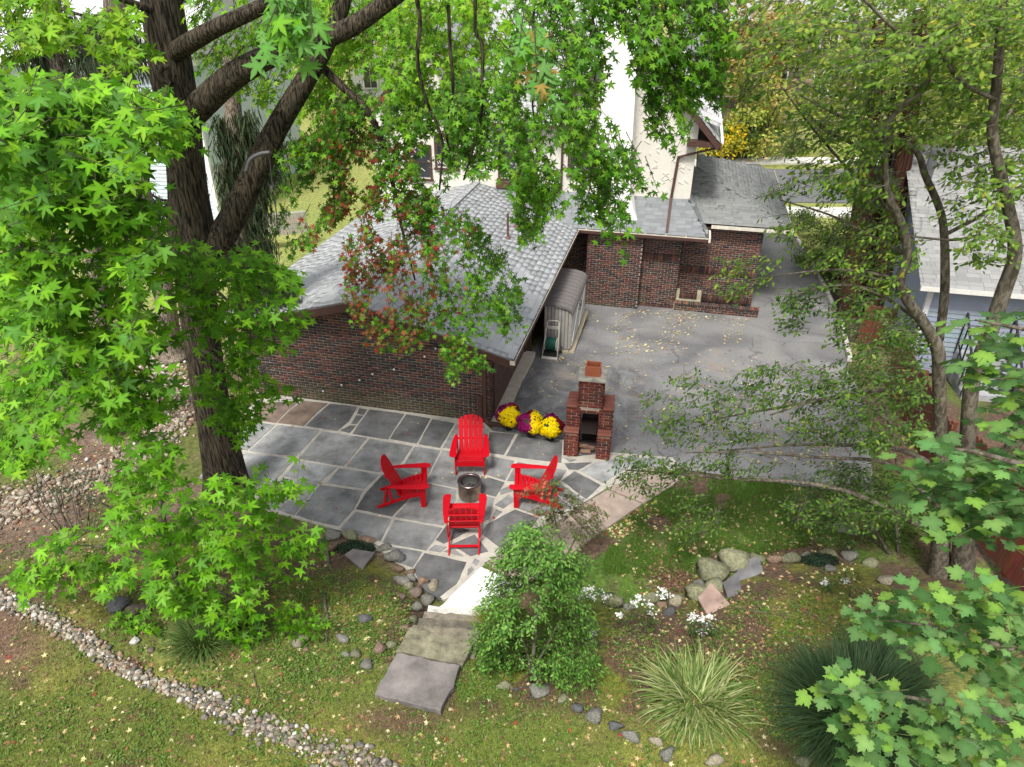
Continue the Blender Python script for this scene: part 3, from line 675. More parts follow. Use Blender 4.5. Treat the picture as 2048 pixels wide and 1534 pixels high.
# chimney breast in stucco with its flared shoulder
mb = MB(); mb.col = (.93, .92, .9)
prof = [(1.02, 2.1), (2.52, 2.06), (2.50, 2.2), (2.36, 2.5), (2.22, 2.9), (2.16, 3.3), (2.1, 5), (2.0, 9.5), (1.15, 9.5), (1.1, 5)]
mb.prism(prof, 8.92, Y0, axis='y'); hb(mb, 'stucco_chimney', mat('chimney_stucco', (.8, .79, .75), .85, 3, .05, .2, 18), bevel=.02)
# roofs of the upper storey
roofpart('main_roof', [((-2.75, 9.25, 4.95), (.2, 9.25, 4.95), (2.2, 14.6, 9.6), (-3.4, 14.6, 9.6)), ((3.6, 9.75, 5.4), (4.6, 9.75, 5.0), (4.0, 14.6, 9.2), (2.5, 14.6, 9.6))], (.42, .42, .425), tab=.32, expo=.17)
def gable_roof(ax, az, s, xl, xr, yf, yb, col, nm):
    q = []
    if xr: q.append(((ax+xr, yf, az-s*xr), (ax+xr, yb, az-s*xr), (ax, yb, az), (ax, yf, az)))
    if xl: q.append(((ax-xl, yb, az-s*xl), (ax-xl, yf, az-s*xl), (ax, yf, az), (ax, yb, az)))
    r = roofpart(nm, q, col, tab=.32, expo=.17)
    mb = MB()
    for sg, w in ((1, xr), (-1, xl)):
        if w: mb.prism([(ax, az-.02), (ax+sg*w, az-s*w-.02), (ax+sg*w, az-s*w-.24), (ax, az-.26)], yf-.02, yf+.035, axis='y')
    hb(mb, 'bargeboard', 'brown_paint')
    return r
gable_roof(1.78, 7.68, 1.06, 1.85, 2.85, 9.3, 15, (.36, .36, .365), 'gable_roof')
gable_roof(-4.52, 7.5, 1.28, 1.7, 1.75, 9.3, 14, (.34, .34, .345), 'gable_roof')
mb = MB(); mb.box((-2.8, 9.2, 4.86), (.12, 9.26, 4.96)); hb(mb, 'fascia', 'brown_paint')
mb = MB(); mb.box((3.7, 9.32, 4.5), (4.72, 9.7, 4.66)); hb(mb, 'cornice_return', 'brown_paint')
mb = MB(); mb.box((4.0, 9.705, 4.48), (4.66, 14, 4.54)); hb(mb, 'soffit_board', 'brown_paint')
mb = MB(); mb.box((4.68, 9.32, 4.62), (4.76, 15, 4.72), (.8, .79, .77)); hb(mb, 'upper_gutter', 'plain')
o = spout(ho, [(4.62, 9.4, 4.5), (3.5, 9.62, 4.12), (3.42, 9.63, 2.85), (3.42, 8.62, 2.06)], .085, .06); o.matrix_parent_inverse = HI
o = spout(ho, [(-.12, 9.62, 4.86), (-.12, 9.62, 2.92), (-.2, 9.45, 2.74)], .07, .06); o.matrix_parent_inverse = HI
mb = MB(); mb.tube([(.15, 9.9, 5.4), (.15, 9.9, 6.9)], .05, 10, (.3, .3, .3)); hb(mb, 'vent_pipe', 'plain')
def window(cx, cz, w, h, nx_, nz_, col=(.05, .05, .05)):
    mb = MB(); t = .07
    mb.box((cx-w/2-t, Y0-.04, cz-h/2-t), (cx-w/2, Y0+.02, cz+h/2+t)); mb.box((cx+w/2, Y0-.04, cz-h/2-t), (cx+w/2+t, Y0+.02, cz+h/2+t))
    mb.box((cx-w/2, Y0-.04, cz+h/2), (cx+w/2, Y0+.02, cz+h/2+t)); mb.box((cx-w/2-t-.03, Y0-.07, cz-h/2-t-.05), (cx+w/2+t+.03, Y0+.02, cz-h/2-t+.02))
    o = hb(mb, 'window', 'brown_paint')
    for i in range(nx_):
        for j in range(nz_):
            a = cx-w/2+w*i/nx_; b = cz-h/2+h*j/nz_
            MB().box((a+.012, Y0-.016, b+.012), (a+w/nx_-.012, Y0-.008, b+h/nz_-.012), col).build('pane', M_['glass'], o)
    mb = MB()
    for i in range(1, nx_): mb.box((cx-w/2+w*i/nx_-.013, Y0-.03, cz-h/2), (cx-w/2+w*i/nx_+.013, Y0-.005, cz+h/2))
    for j in range(1, nz_): mb.box((cx-w/2, Y0-.031, cz-h/2+h*j/nz_-.013), (cx+w/2, Y0-.004, cz-h/2+h*j/nz_+.013))
    if mb.v: mb.build('muntin', M_['brown_paint'], o)
window(.5, 3.98, .74, 1.1, 3, 4); window(-1.75, 3.85, .85, 1.35, 1, 2); window(-4.95, 5.9, .48, .7, 1, 2); window(-5.0, 3.5, .8, 1.0, 1, 2); window(-4.0, 3.9, .7, 1.0, 2, 3)
mb = MB(); mb.box((-2.3, Y0-.12, 2.82), (-.9, Y0-.01, 3.0)); hb(mb, 'brick_sill', mat('sill_red', (.11, .045, .035), .85))
# ------------------------------------------------------------ storage shed on its timber base
zs = -.22
sp = WLD(np.array([.80, 5.75, zs]))
pal = empty('timber_base', sp, -GA, 'low weathered timber base under the grey storage shed', 'timber base')
for i, y in enumerate((-1.45, -.1, 1.25)): MB().box((-.42, y, -.25), (.50, y+.14, -.02), (.34, .29, .21)).build('beam', M_['wood'], pal)
for i in range(6): MB().box((-.42+i*.155, -1.5, -.02), (-.28+i*.155, 1.45, .02), (.36, .31, .23)).build('plank', M_['wood'], pal)
sh = empty('storage_shed', sp+np.array([0, 0, .025]), -GA, 'grey plastic storage shed with dark curved lid against the garage wall', 'storage shed')
BG = (.36, .335, .305); DK = (.155, .14, .135)
mb = MB(); mb.col = (.2, .19, .175); mb.box((-.385, -1.33, 0), (.365, 1.33, 1.18)); mb.build('body', M_['plain'], sh)
for i in range(8):                                        # end planks facing the camera
    x0 = -.395+i*.0975; t = 1.30-.14*((x0+.05+.39)/.78)**3
    MB().box((x0+.009, -1.36, .03), (x0+.0885, -1.33, t), tuple(c*random.uniform(.94, 1.06) for c in BG)).build('end_plank', M_['plain'], sh, bevel=.004)
for i in range(2):
    d = MB().box((.366, -1.30+i*1.31, .05), (.386, -.01+i*1.31, 1.16), (.52, .50, .46)).build('door', M_['plain'], sh, bevel=.006)
    mb = MB(); mb.bar((.392, -1.25+i*1.31, .1), (.392, -.1+i*1.31, 1.0), .02, .012, (1, 0, 0)); mb.build('brace', M_['plain'], d)
    mb = MB(); y = -.12+i*.24; mb.tube([(.387, y, .72), (.43, y, .74), (.43, y, .9), (.387, y, .92)], .012, 6, (.02, .02, .02)); mb.build('handle', M_['dark'], d)
    for zz in (.2, .95): MB().box((.387, (-1.29 if i == 0 else 1.27), zz), (.396, (-1.25 if i == 0 else 1.31), zz+.09), (.2, .19, .18)).build('hinge', M_['dark'], d)
prof = [(-.43, 1.335), (-.2, 1.345), (.05, 1.33), (.25, 1.285), (.36, 1.225), (.415, 1.15), (.425, 1.08), (.40, 1.08), (.385, 1.14), (.335, 1.195), (.23, 1.25), (.04, 1.292), (-.2, 1.305), (-.43, 1.295)]
mb = MB(); mb.col = DK; mb.prism(prof, -1.40, 1.40, axis='y'); lid = mb.build('lid', M_['plain'], sh)
for i in range(11):                                       # lid boards with open grooves
    y0 = -1.395+i*.2545; mb = MB(); mb.col = DK
    top = [(x, z+.022) for x, z in prof[:7]]; bot = [(x, z+.001) for x, z in prof[6::-1]]
    mb.prism(top+bot, y0+.016, y0+.2385, axis='y'); mb.build('lid_board', M_['plain'], lid)
# hose reel cart
hr = empty('hose_reel_cart', WLD(np.array([.70, 4.03, -.19])), -GA, 'beige hose reel cart wound with green hose in front of the shed', 'hose reel')
BE = (.50, .47, .40)
for s in (-1, 1):
    mb = MB(); mb.col = BE; mb.tube([(s*.21, -.26, .02), (s*.20, -.12, .34), (s*.185, .04, .62), (s*.16, .16, .93)], .018, 8); mb.build('side_rail', M_['plain'], hr, True)
    mb = MB(); mb.col = BE; mb.tube([(s*.20, -.12, .34), (s*.20, .14, .03)], .016, 8); mb.build('strut', M_['plain'], hr, True)
    mb = MB(); mb.col = (.03, .03, .03); mb.tube([(s*.22, .16, .09), (s*.265, .16, .09)], .09, 18); mb.build('wheel', M_['dark'], hr)
    mb = MB(); mb.col = BE; mb.tube([(s*.15, -.06, .36), (s*.17, -.06, .36)], .19, 24); mb.build('reel_flange', M_['plain'], hr)
mb = MB(); mb.col = BE; mb.tube([(-.16, .16, .93), (-.12, .17, .955), (.12, .17, .955), (.16, .16, .93)], .018, 8); mb.build('handle', M_['plain'], hr, True)
mb = MB(); mb.col = BE; mb.box((-.15, .07, .74), (.15, .10, .83)); mb.build('cross_panel', M_['plain'], hr, bevel=.01)
mb = MB(); mb.col = (.6, .58, .52); mb.box((-.22, -.33, .0), (.22, -.24, .05)); mb.build('foot_bar', M_['plain'], hr, bevel=.01)
mb = MB(); mb.col = (.02, .02, .02); mb.box((-.19, -.25, .03), (.19, .12, .14)); mb.build('tray', M_['dark'], hr)
for i in range(10):
    x = -.135+i*.03; r = .165+random.uniform(-.008, .008); mb = MB(); mb.col = (.012, .085+random.uniform(-.015, .02), .065)
    mb.tube([(x+random.uniform(-.004, .004), -.06+r*math.cos(t), .36+r*math.sin(t)) for t in np.linspace(0, 2*PI, 20)], .016, 6, cap=False); mb.build('hose_coil', M_['plain'], hr, True)
# ------------------------------------------------------------ brick barbecue
BO = G(1126, 912); BA = math.radians(10.4)
bq = empty('brick_barbecue', BO, -BA, 'stepped red brick outdoor fireplace with terracotta flue at the patio edge', 'barbecue')
MBQ = Matrix.Translation(Vector(BO)) @ Matrix.Rotation(-BA, 4, 'Z')
mb = MB(); mc = .03
t1, t2 = .63, 1.14
for (x0, x1) in ((0, .31), (.70, 1.0)):
    mb.box((x0+mc, mc, -.05), (x1-mc, .85, t1-.02)); mb.box((x0+mc, .22+mc, t1-.02), (x1-mc, .85, t2-.02))
mb.box((.02, .72, -.05), (.98, .86, t2-.02)); mb.box((.2, .22+mc, t2-.14), (.8, .8, t2-.02)); mb.box((.24+mc, .22+mc, t2-.02), (.77-mc, .70, 1.79))
mb.build('core', mat('bbq_mortar', (.42, .35, .28), .95, 9, .3, .4, 60), bq)
RB = np.array([(.19, .042, .026), (.165, .038, .024), (.145, .038, .026), (.12, .034, .024), (.2, .055, .034), (.085, .036, .028), (.042, .03, .027)])
rb_w = [.24, .22, .2, .14, .08, .07, .05]
fs_ = []
def bqf(org, ux, un, w, h): fs_.append(brick_face(org, ux, (0, 0, 1), un, w, lambda x: h))
bqf((0, mc-.003, 0), (1, 0, 0), (0, -1, 0), .31, t1); bqf((.70, mc-.003, 0), (1, 0, 0), (0, -1, 0), .30, t1)
bqf((1.0-mc+.003, .02, 0), (0, 1, 0), (1, 0, 0), .84, t1); bqf((mc-.003, .02, 0), (0, 1, 0), (-1, 0, 0), .84, t1)
bqf((.31-mc+.003, .02, 0), (0, 1, 0), (1, 0, 0), .7, t1); bqf((.70+mc-.003, .02, 0), (0, 1, 0), (-1, 0, 0), .7, t1)
bqf((0.01, .22+mc-.003, t1), (1, 0, 0), (0, -1, 0), .30, t2-t1); bqf((.70, .22+mc-.003, t1), (1, 0, 0), (0, -1, 0), .29, t2-t1)
bqf((1.0-mc+.003, .24, t1), (0, 1, 0), (1, 0, 0), .62, t2-t1); bqf((mc-.003, .24, t1), (0, 1, 0), (-1, 0, 0), .62, t2-t1)
bqf((.31-mc+.003, .24, t1), (0, 1, 0), (1, 0, 0), .5, t2-t1); bqf((.70+mc-.003, .24, t1), (0, 1, 0), (-1, 0, 0), .5, t2-t1)
bqf((.22, .22+mc-.005, t2-.14), (1, 0, 0), (0, -1, 0), .58, .14)
bqf((.24, .22+mc-.003, t2), (1, 0, 0), (0, -1, 0), .53, .66); bqf((.77-mc+.003, .24, t2), (0, 1, 0), (1, 0, 0), .48, .66); bqf((.24+mc-.003, .24, t2), (0, 1, 0), (-1, 0, 0), .48, .66)
bqf((.24, .70-.003, t2), (1, 0, 0), (0, 1, 0), .53, .66); bqf((.0, .86-.003, 0), (1, 0, 0), (0, 1, 0), 1.0, t2)
bqf((.3, .73, 0), (1, 0, 0), (0, -1, 0), .42, t2-.1)
Mq = np.concatenate([p[0] for p in fs_]); Pq = np.concatenate([p[1] for p in fs_]); Cq = brick_col(len(Mq), RB, rb_w)
# the flat bricks on the ledges and shoulders
ex_ = []
for (x0, x1, y0, y1, z) in ((0, .31, 0, .24, t1), (.70, 1.0, 0, .24, t1), (0, .24, .22, .84, t2), (.77, 1.0, .22, .84, t2)):
    nxb = max(1, int((y1-y0)/.105))
    for i in range(nxb): ex_.append(((x0+x1)/2, y0+(i+.5)*(y1-y0)/nxb, z-.004, (x1-x0)-.008, (y1-y0)/nxb-.01))
E_ = np.array(ex_); Me = frames(E_[:, :3], E_[:, 3:4]*np.array([1, 0, 0]), E_[:, 4:5]*np.array([0, 1, 0]), np.tile((0, 0, .05), (len(E_), 1)))
Ce = np.array([(.3, .1, .07), (.3, .27, .22), (.25, .09, .06), (.55, .5, .44)])[rng.choice(4, len(E_), p=[.5, .12, .33, .05])]*.75
pieces(bq, 'brick', CUBE_V, CUBE_F, np.concatenate([Mq, Me]), np.concatenate([Cq, Ce]), M_['brick'], 300, root=MBQ)
mb = MB(); mb.col = (.42, .40, .33); mb.prism([(.21, .20), (.80, .20), (.80, .74), (.21, .74)], 1.79, 1.85); mb.build('cap', M_['stone'], bq, bevel=.012)
mb = MB(); mb.col = (.42, .13, .06); fo = [(.35, .34), (.67, .34), (.67, .60), (.35, .60)]; fi = [(.375, .365), (.645, .365), (.645, .575), (.375, .575)]
for i in range(4):
    j = (i+1) % 4; a, b, c_, d_ = fo[i], fo[j], fi[j], fi[i]
    mb.add([(*a, 1.84), (*b, 1.84), (*b, 2.08), (*a, 2.08), (*d_, 1.84), (*c_, 1.84), (*c_, 2.08), (*d_, 2.08)], [(0, 1, 2, 3), (5, 4, 7, 6), (3, 2, 6, 7)])
mb.build('flue', mat('terracotta', (.42, .125, .06), .75, 6, .12, .1), bq)
mb = MB(); mb.col = (.03, .02, .017); mb.box((.33, .1, .58), (.68, .72, .61)); mb.bar((.33, .06, .36), (.68, .06, .36), .03, .03); mb.box((.335, .70, .0), (.675, .715, 1.0)); mb.build('iron_shelf', M_['dark'], bq)
for (x, y, z, w) in ((.42, .2, .16, .2), (.55, .22, .10, .2), (.47, .15, .06, .22)): MB().box((x-w/2, y, z-.03), (x+w/2, y+.1, z+.03), (.33, .2, .14)).build('loose_brick', M_['brick'], bq, bevel=.006)
# ------------------------------------------------------------ potted mums
UVS = []
def sphere_pts(n, r, sq=.85, zmin=-.45, seed=0):
    i = np.arange(n)+.5; ph = np.arccos(1-2*i/n); th = PI*(1+5**.5)*i
    d = np.stack([np.cos(th)*np.sin(ph), np.sin(th)*np.sin(ph), np.cos(ph)], -1); return d[d[:, 2] > zmin]
def leaf_mesh(tv, tf, P, Nn, Tt, s, C):
    """Many copies of a flat template: P position, Nn normal, Tt tip direction, s size."""
    Nn = Nn/np.linalg.norm(Nn, axis=1, keepdims=True); Tt = Tt-(Tt*Nn).sum(1, keepdims=True)*Nn
    Tt = Tt/np.maximum(np.linalg.norm(Tt, axis=1, keepdims=True), 1e-5); X = np.cross(Tt, Nn)
    s = np.asarray(s)[:, None]; return frames(P, X*s, Tt*s, Nn*s)
def join_mesh(name, tv, tf, M, C, smooth=False):
    V = np.einsum('nij,kj->nki', M[:, :3, :3], tv)+M[:, None, :3, 3]
    F = tf[None]+(np.arange(len(M))*len(tv))[:, None, None]
    return np_mesh(name, V.reshape(-1, 3), F.reshape(-1, tf.shape[1]), (C[:, None]*tint(tv)[None, :, None]).reshape(-1, 3), smooth)
def floret():
    v = [(0, 0, .25)]+[(math.cos(a)*r, math.sin(a)*r, z) for k in range(6) for a, r, z in [(k*PI/3, 1, 0)]]
    return np.array(v), np.array([(0, 1+k, 1+(k+1) % 6) for k in range(6)])
FLV, FLF = floret()
MAG, YEL, CRI = (.30, .008, .13), (.92, .70, .0), (.28, .004, .02)
def mum(px, py, R, rz, cols, label):
    p = G(px, py, 0); o = empty('potted_chrysanthemum', p, 0, label, 'flower pot', 'potted chrysanthemums between the garage and the barbecue')
    mb = MB(); mb.col = (.012, .012, .012); mb.lathe([(.0, .0), (.085, .0), (.115, .17), (.125, .17), (.125, .19), (.105, .19), (.1, .15), (0, .15)], (0, 0, 0), 20); mb.build('pot', M_['plain'], o)
    d = sphere_pts(1500, 1, zmin=-.62); r = np.random.default_rng(int(px)); d = d+r.normal(0, .03, d.shape); d /= np.linalg.norm(d, axis=1, keepdims=True)
    rad = R*(1+r.normal(0, .05, len(d))+.09*np.sin(d[:, 0]*5+px)+.07*np.sin(d[:, 1]*6+d[:, 2]*4+py)); cz = .17+R*.72
    P = d*rad[:, None]*np.array([1, 1, .88])+np.array([0, 0, cz])
    az = np.degrees(np.arctan2(d[:, 1], d[:, 0]))-rz+r.normal(0, 5, len(d)); az = az % 360
    C = np.zeros((len(d), 3))
    for a0, a1, c in cols: C[(az >= a0) & (az < a1)] = c
    C *= r.uniform(.8, 1.15, (len(d), 1))
    hole = r.random(len(d)) < .97
    M = leaf_mesh(FLV, FLF, P, d+r.normal(0, .25, d.shape), r.normal(0, 1, d.shape), r.uniform(.014, .032, len(d)), C)[hole]
    tag(link('blooms', join_mesh('blooms', FLV, FLF, M, C[hole]), M_['petal'], o), kind='stuff')
    mb = MB(); mb.col = (.03, .06, .015); mb.lathe([(0, cz-R*.75), (R*.7, cz-R*.5), (R*.93, cz), (R*.75, cz+R*.55), (0, cz+R*.8)], (0, 0, 0), 16); mb.build('foliage', M_['leaf_dull'], o, True)
mum(1018, 857, .275, 0, [(0, 60, CRI), (60, 215, MAG), (215, 360, YEL)], 'leftmost pot of magenta and yellow chrysanthemums beside the garage downspout')
mum(1062, 873, .285, 0, [(0, 80, YEL), (80, 130, CRI), (130, 265, MAG), (265, 360, YEL)], 'middle pot of chrysanthemums, left half magenta and right half yellow')
mum(1101, 880, .275, 0, [(0, 40, CRI), (40, 160, MAG), (160, 320, YEL), (320, 360, CRI)], 'rightmost pot of mostly yellow chrysanthemums touching the brick barbecue')
# ------------------------------------------------------------ Adirondack chairs
def make_chair():
    o = empty('adirondack_chair')                         # sits facing -Y; origin on the ground below the seat
    R_ = M_['red']
    def part(mb, n, bevel=.006): return mb.build(n, R_, o, bevel=bevel)
    for s in (-1, 1):
        x = s*.27
        poly = [(-.40, .36), (-.36, .37), (-.1, .30), (.15, .20), (.42, .09), (.53, .045), (.56, .0), (.47, .0), (.36, .05), (.1, .15), (-.15, .23), (-.40, .27)]
        mb = MB(); mb.prism(poly, x-.014, x+.014, axis='x'); part(mb, 'stringer')
        mb = MB(); mb.prism([(-.42, 0), (-.32, 0), (-.31, .53), (-.43, .53)], s*.295-.013, s*.295+.013, axis='x'); part(mb, 'front_leg')
        mb = MB(); mb.prism([(.20, .16), (.26, .14), (.30, .53), (.26, .53)], s*.295-.011, s*.295+.011, axis='x'); part(mb, 'rear_post')
        arm = [(-.50, s*.265), (-.515, s*.33), (-.48, s*.40), (-.38, s*.415), (.05, s*.385), (.30, s*.345), (.31, s*.285), (-.42, s*.262)]
        mb = MB(); mb.prism([(b, a) for a, b in arm], .53, .555); part(mb, 'armrest', .01)
    for i in range(6):                                    # seat slats follow the stringers back and down
        y = -.385+i*.082; z = .372-.045*i if i else .365
        z = np.interp(y, [-.40, -.36, -.1, .15], [.365, .378, .308, .208])+.012
        mb = MB(); mb.bar((-.29, y, z), (.29, y, z), .074, .022, (0, .28, 1)); part(mb, 'seat_slat')
    mb = MB(); mb.box((-.29, -.425, .24), (.29, -.40, .36)); part(mb, 'front_apron')
    tilt = math.radians(24); by, bz = .06, .24            # back slats: fanned, with a rounded top line
    for i in range(5):
        u0 = (i-2)*.106; hw0, hw1 = .043, .0455; c0 = u0*.92; c1 = u0*1.0
        arch = lambda x: .83-1.15*x*x-9.*x**4
        pts = [(c0-hw0, 0), (c0+hw0, 0)]+[(c1+hw1*t_, arch(c1+hw1*t_)) for t_ in (1, .6, .2, -.2, -.6, -1)]
        mb = MB(); vs_ = []
        for off in (0, .02):
            for a, b in pts: vs_.append((a, by+b*math.sin(tilt)+off*math.cos(tilt), bz+b*math.cos(tilt)-off*math.sin(tilt)))
        k = len(pts); mb.add(vs_, [tuple(range(k-1, -1, -1)), tuple(range(k, 2*k))]+[(j, (j+1) % k, k+(j+1) % k, k+j) for j in range(k)])
        part(mb, 'back_slat', .003)
    for b, w in ((.06, .25), (.31, .31), (.56, .27)):
        y = by+b*math.sin(tilt)+.036*math.cos(tilt); z = bz+b*math.cos(tilt)-.036*math.sin(tilt)
        mb = MB(); mb.bar((-w, y, z), (w, y, z), .05, .022, (0, math.cos(tilt), -math.sin(tilt))); part(mb, 'back_rail')
    mb = MB(); mb.bar((-.27, .40, .08), (.27, .40, .08), .05, .022, (0, 0, 1)); part(mb, 'rear_stretcher')
    return o
def copy_thing(o):
    c = o.copy(); COL.objects.link(c)
    for ch in o.children:
        d = ch.copy(); COL.objects.link(d); d.parent = c
        for g in ch.children:
            e = g.copy(); COL.objects.link(e); e.parent = d
    return c
ch0 = make_chair(); grp = 'red chairs round the fire pit'
for i, (c, rz, lab) in enumerate([
    (((-1.16-.59)/2, 12.22), 0, 'red slatted garden chair facing the camera with its back to the garage'),
    ((-2.12, 11.08), math.radians(93), 'red slatted garden chair left of the fire pit, seen from its side'),
    ((.47, 11.06), math.radians(-93), 'red slatted garden chair right of the fire pit, partly behind maple twigs'),
    ((-.88, 10.03), math.radians(181), 'red slatted garden chair nearest the steps, seen from behind')]):
    o = ch0 if i == 0 else copy_thing(ch0)
    o.location = (c[0], c[1], .016); o.rotation_euler = (0, 0, rz); tag(o, lab, 'chair', grp)
# ------------------------------------------------------------ fire pit
fp = empty('fire_pit', G(940, 992, .016), 0, 'round stainless steel smokeless fire pit standing among the red chairs', 'fire pit')
mb = MB(); mb.lathe([(0, .0), (.205, .0), (.222, .02), (.23, .05), (.23, .33), (.225, .36)], n=40); mb.build('drum', M_['metal'], fp, True)
mb = MB(); mb.lathe([(.205, .355), (.235, .355), (.242, .375), (.235, .395), (.20, .405), (.185, .395), (.185, .36)], n=40); mb.build('rim', mat('heat_steel', (.23, .18, .17), .3, 5, .3, metal=1), fp, True)
mb = MB(); mb.col = (.05, .045, .042); mb.lathe([(.19, .395), (.19, .16), (0, .15)], n=32); mb.build('liner', M_['dark'], fp, True)
mb = MB(); mb.col = (.09, .085, .08)
for _ in range(60):
    a = random.uniform(0, 2*PI); r = .17*math.sqrt(random.random()); p = Vector((r*math.cos(a), r*math.sin(a), .19)); d = Vector((random.uniform(-1, 1), random.uniform(-1, 1), random.uniform(-.2, .3)))*.03; mb.bar(p-d, p+d, .02, .02)
tag(mb.build('ash', M_['dark'], fp), kind='stuff')
# ------------------------------------------------------------ rocks
def rock_mesh(seed, n=10, m=7, flat=.7, rough=.16):
    r = np.random.default_rng(seed); V = [(0, 0, -1)]; F3 = []
    for i in range(1, m):
        ph = PI*i/m
        for j in range(n): th = 2*PI*(j+.5*(i % 2))/n; V.append((math.sin(ph)*math.cos(th), math.sin(ph)*math.sin(th), -math.cos(ph)))
    V.append((0, 0, 1)); V = np.array(V)
    for _ in range(12):                                    # planed faces, as broken fieldstone has
        d = r.normal(0, 1, 3); d /= np.linalg.norm(d); k = r.uniform(.42, .78); q = V@d; V = V-np.where(q > k, q-k, 0)[:, None]*d
    V = V*(1+r.normal(0, rough*.25, (len(V), 1)))*np.array([1, .8, flat])
    for j in range(n): F3.append((0, 1+(j+1) % n, 1+j))
    for i in range(m-2):
        for j in range(n):
            a = 1+i*n+j; b = 1+i*n+(j+1) % n; F3 += [(a, b, b+n), (a, b+n, a+n)]
    e = len(V)-1
    for j in range(n): F3.append((e, e-n+j, e-n+(j+1) % n))
    return V, np.array(F3)
ROCKS = [rock_mesh(100+i, 9, 6) for i in range(8)]
RCOL = {'g': (.21, .205, .175), 'd': (.11, .11, .112), 'b': (.25, .17, .12), 'p': (.2, .145, .125), 'm': (.2, .2, .12), 'y': (.30, .265, .19), 'w': (.6, .58, .54)}
def rock(parent, inv, px, py, wpx, col, hpx=None, up=.0, yaw=None, sub=.25, name='stone'):
    p = GT(px, py); z = depth(p); a = wpx*1.22/2*z/FPX; b = 1.22* (hpx or wpx*.62)/2*z/FPX
    V_, F_ = ROCKS[int(px*7+py) % 8]; rr = random.Random(int(px*31+py))
    me = np_mesh(name, V_, F_, np.array(RCOL[col])*rr.uniform(.85, 1.15), False)
    o = link(name, me, M_['stone'], parent); o.location = Vector((p[0], p[1], p[2]+b*.35+up)); o.scale = (a, max(a*.8, b), b*1.15)
    o.rotation_euler = (rr.uniform(-.15, .15), rr.uniform(-.15, .15), rr.uniform(-.5, .5) if yaw is None else yaw)
    if parent is not None and inv is not None: o.matrix_parent_inverse = inv
    return o
def rock_group(name, label, cat, items):
    c = GT(*items[len(items)//2][:2]); e = empty(name, c, 0, label, cat); inv = Matrix.Translation(-Vector(c))
    for it in items: rock(e, inv, *it)
    return e
rock_group('stone_edging', 'rough fieldstones edging the patio left of the white landing', 'stone edging', [
 (668, 1075, 46, 'g', 26), (652, 1103, 34, 'b', 34), (640, 1085, 20, 'p'), (705, 1075, 44, 'm', 30), (736, 1085, 44, 'b', 24), (772, 1098, 40, 'g', 26),
 (792, 1118, 46, 'g', 42), (803, 1122, 28, 'd', 30), (795, 1140, 26, 'b', 22), (823, 1148, 26, 'b', 22), (803, 1164, 40, 'g', 30), (822, 1160, 30, 'g', 26), (818, 1175, 26, 'y', 22),
 (845, 1168, 26, 'b', 34), (866, 1178, 34, 'y', 40), (832, 1188, 40, 'p', 30), (857, 1205, 36, 'g', 34), (835, 1217, 32, 'g', 34), (880, 1200, 18, 'd'), (826, 1242, 30, 'm', 26), (800, 1193, 22, 'p', 14), (812, 1258, 26, 'b', 22)])
rock_group('boulder_edging', 'mossy boulders in a curved row along the small right lawn', 'stone edging', [
 (1470, 1130, 78, 'm', 66), (1428, 1152, 84, 'm', 66), (1515, 1122, 44, 'm', 24), (1545, 1122, 34, 'b', 28), (1580, 1118, 50, 'm', 26), (1612, 1110, 24, 'g'), (1660, 1110, 40, 'm', 24), (1430, 1178, 50, 'm', 44), (1400, 1170, 28, 'g', 24),
 (1395, 1190, 72, 'm', 44), (1352, 1205, 36, 'y', 34), (1325, 1212, 28, 'b'), (1302, 1200, 44, 'm', 34), (1220, 1205, 50, 'm', 46), (1255, 1218, 30, 'g', 26), (1700, 1115, 44, 'g', 26), (1740, 1128, 40, 'm', 24), (1770, 1165, 50, 'y', 26), (1340, 1225, 34, 'd', 24), (1690, 1060, 60, 'g', 30), (1660, 1140, 34, 'g', 18)])
rock_group('lawn_edging', 'loose rounded stones in a line along the near lawn', 'stone edging', [
 (1010, 1372, 34, 'm', 24), (1082, 1385, 56, 'g', 26), (1128, 1398, 34, 'm', 22), (1153, 1418, 26, 'd', 28), (1190, 1435, 42, 'g', 40), (1228, 1455, 36, 'd', 30), (1265, 1475, 42, 'g', 32), (1315, 1485, 34, 'y', 26), (1333, 1512, 44, 'g', 36), (1430, 1520, 44, 'y', 26), (1608, 1525, 40, 'm', 30), (1033, 1380, 14, 'd')])
rock_group('bank_stones', 'grey stones scattered on the slope left of the steps', 'stones', [
 (731, 1240, 36, 'd', 24), (684, 1277, 32, 'g', 20), (712, 1312, 34, 'm', 28), (760, 1303, 36, 'b', 34), (783, 1292, 28, 'm', 22), (733, 1333, 40, 'g', 28), (692, 1310, 24, 'g'), (600, 1285, 48, 'y', 28), (612, 1300, 20, 'b'), (270, 1285, 30, 'w', 16), (302, 1302, 22, 'p'), (475, 1395, 16, 'd'), (240, 1212, 60, 'd', 30), (270, 1225, 60, 'p', 30)])
def flat_stone(pts, th, col, label, tilt=0., lift=.06):
    q = [GT(*p) for p in pts]; c = np.mean(q, 0); mb = MB(); mb.col = col
    mb.prism([(p[0]-c[0], p[1]-c[1]) for p in q], 0, th); o = mb.build('stone_slab', M_['slate'], None, bevel=.01)
    o.location = Vector((c[0], c[1], c[2]+lift)); o.rotation_euler = (tilt, 0, 0); tag(o, label, 'stone slab', 'loose slabs in the garden')
flat_stone([(690, 1118), (708, 1110), (752, 1118), (735, 1132), (725, 1140)], .05, (.17, .15, .15), 'pointed purple grey slab lying on the bank below the patio edge')
flat_stone([(1472, 1148), (1490, 1133), (1512, 1128), (1526, 1146), (1476, 1166)], .05, (.16, .16, .165), 'rounded dark slate slab leaning on the mossy boulders', .25)
flat_stone([(1442, 1182), (1470, 1164), (1482, 1182), (1462, 1202)], .05, (.13, .125, .13), 'small cracked dark slab between the slate slab and the pink slab', .1)
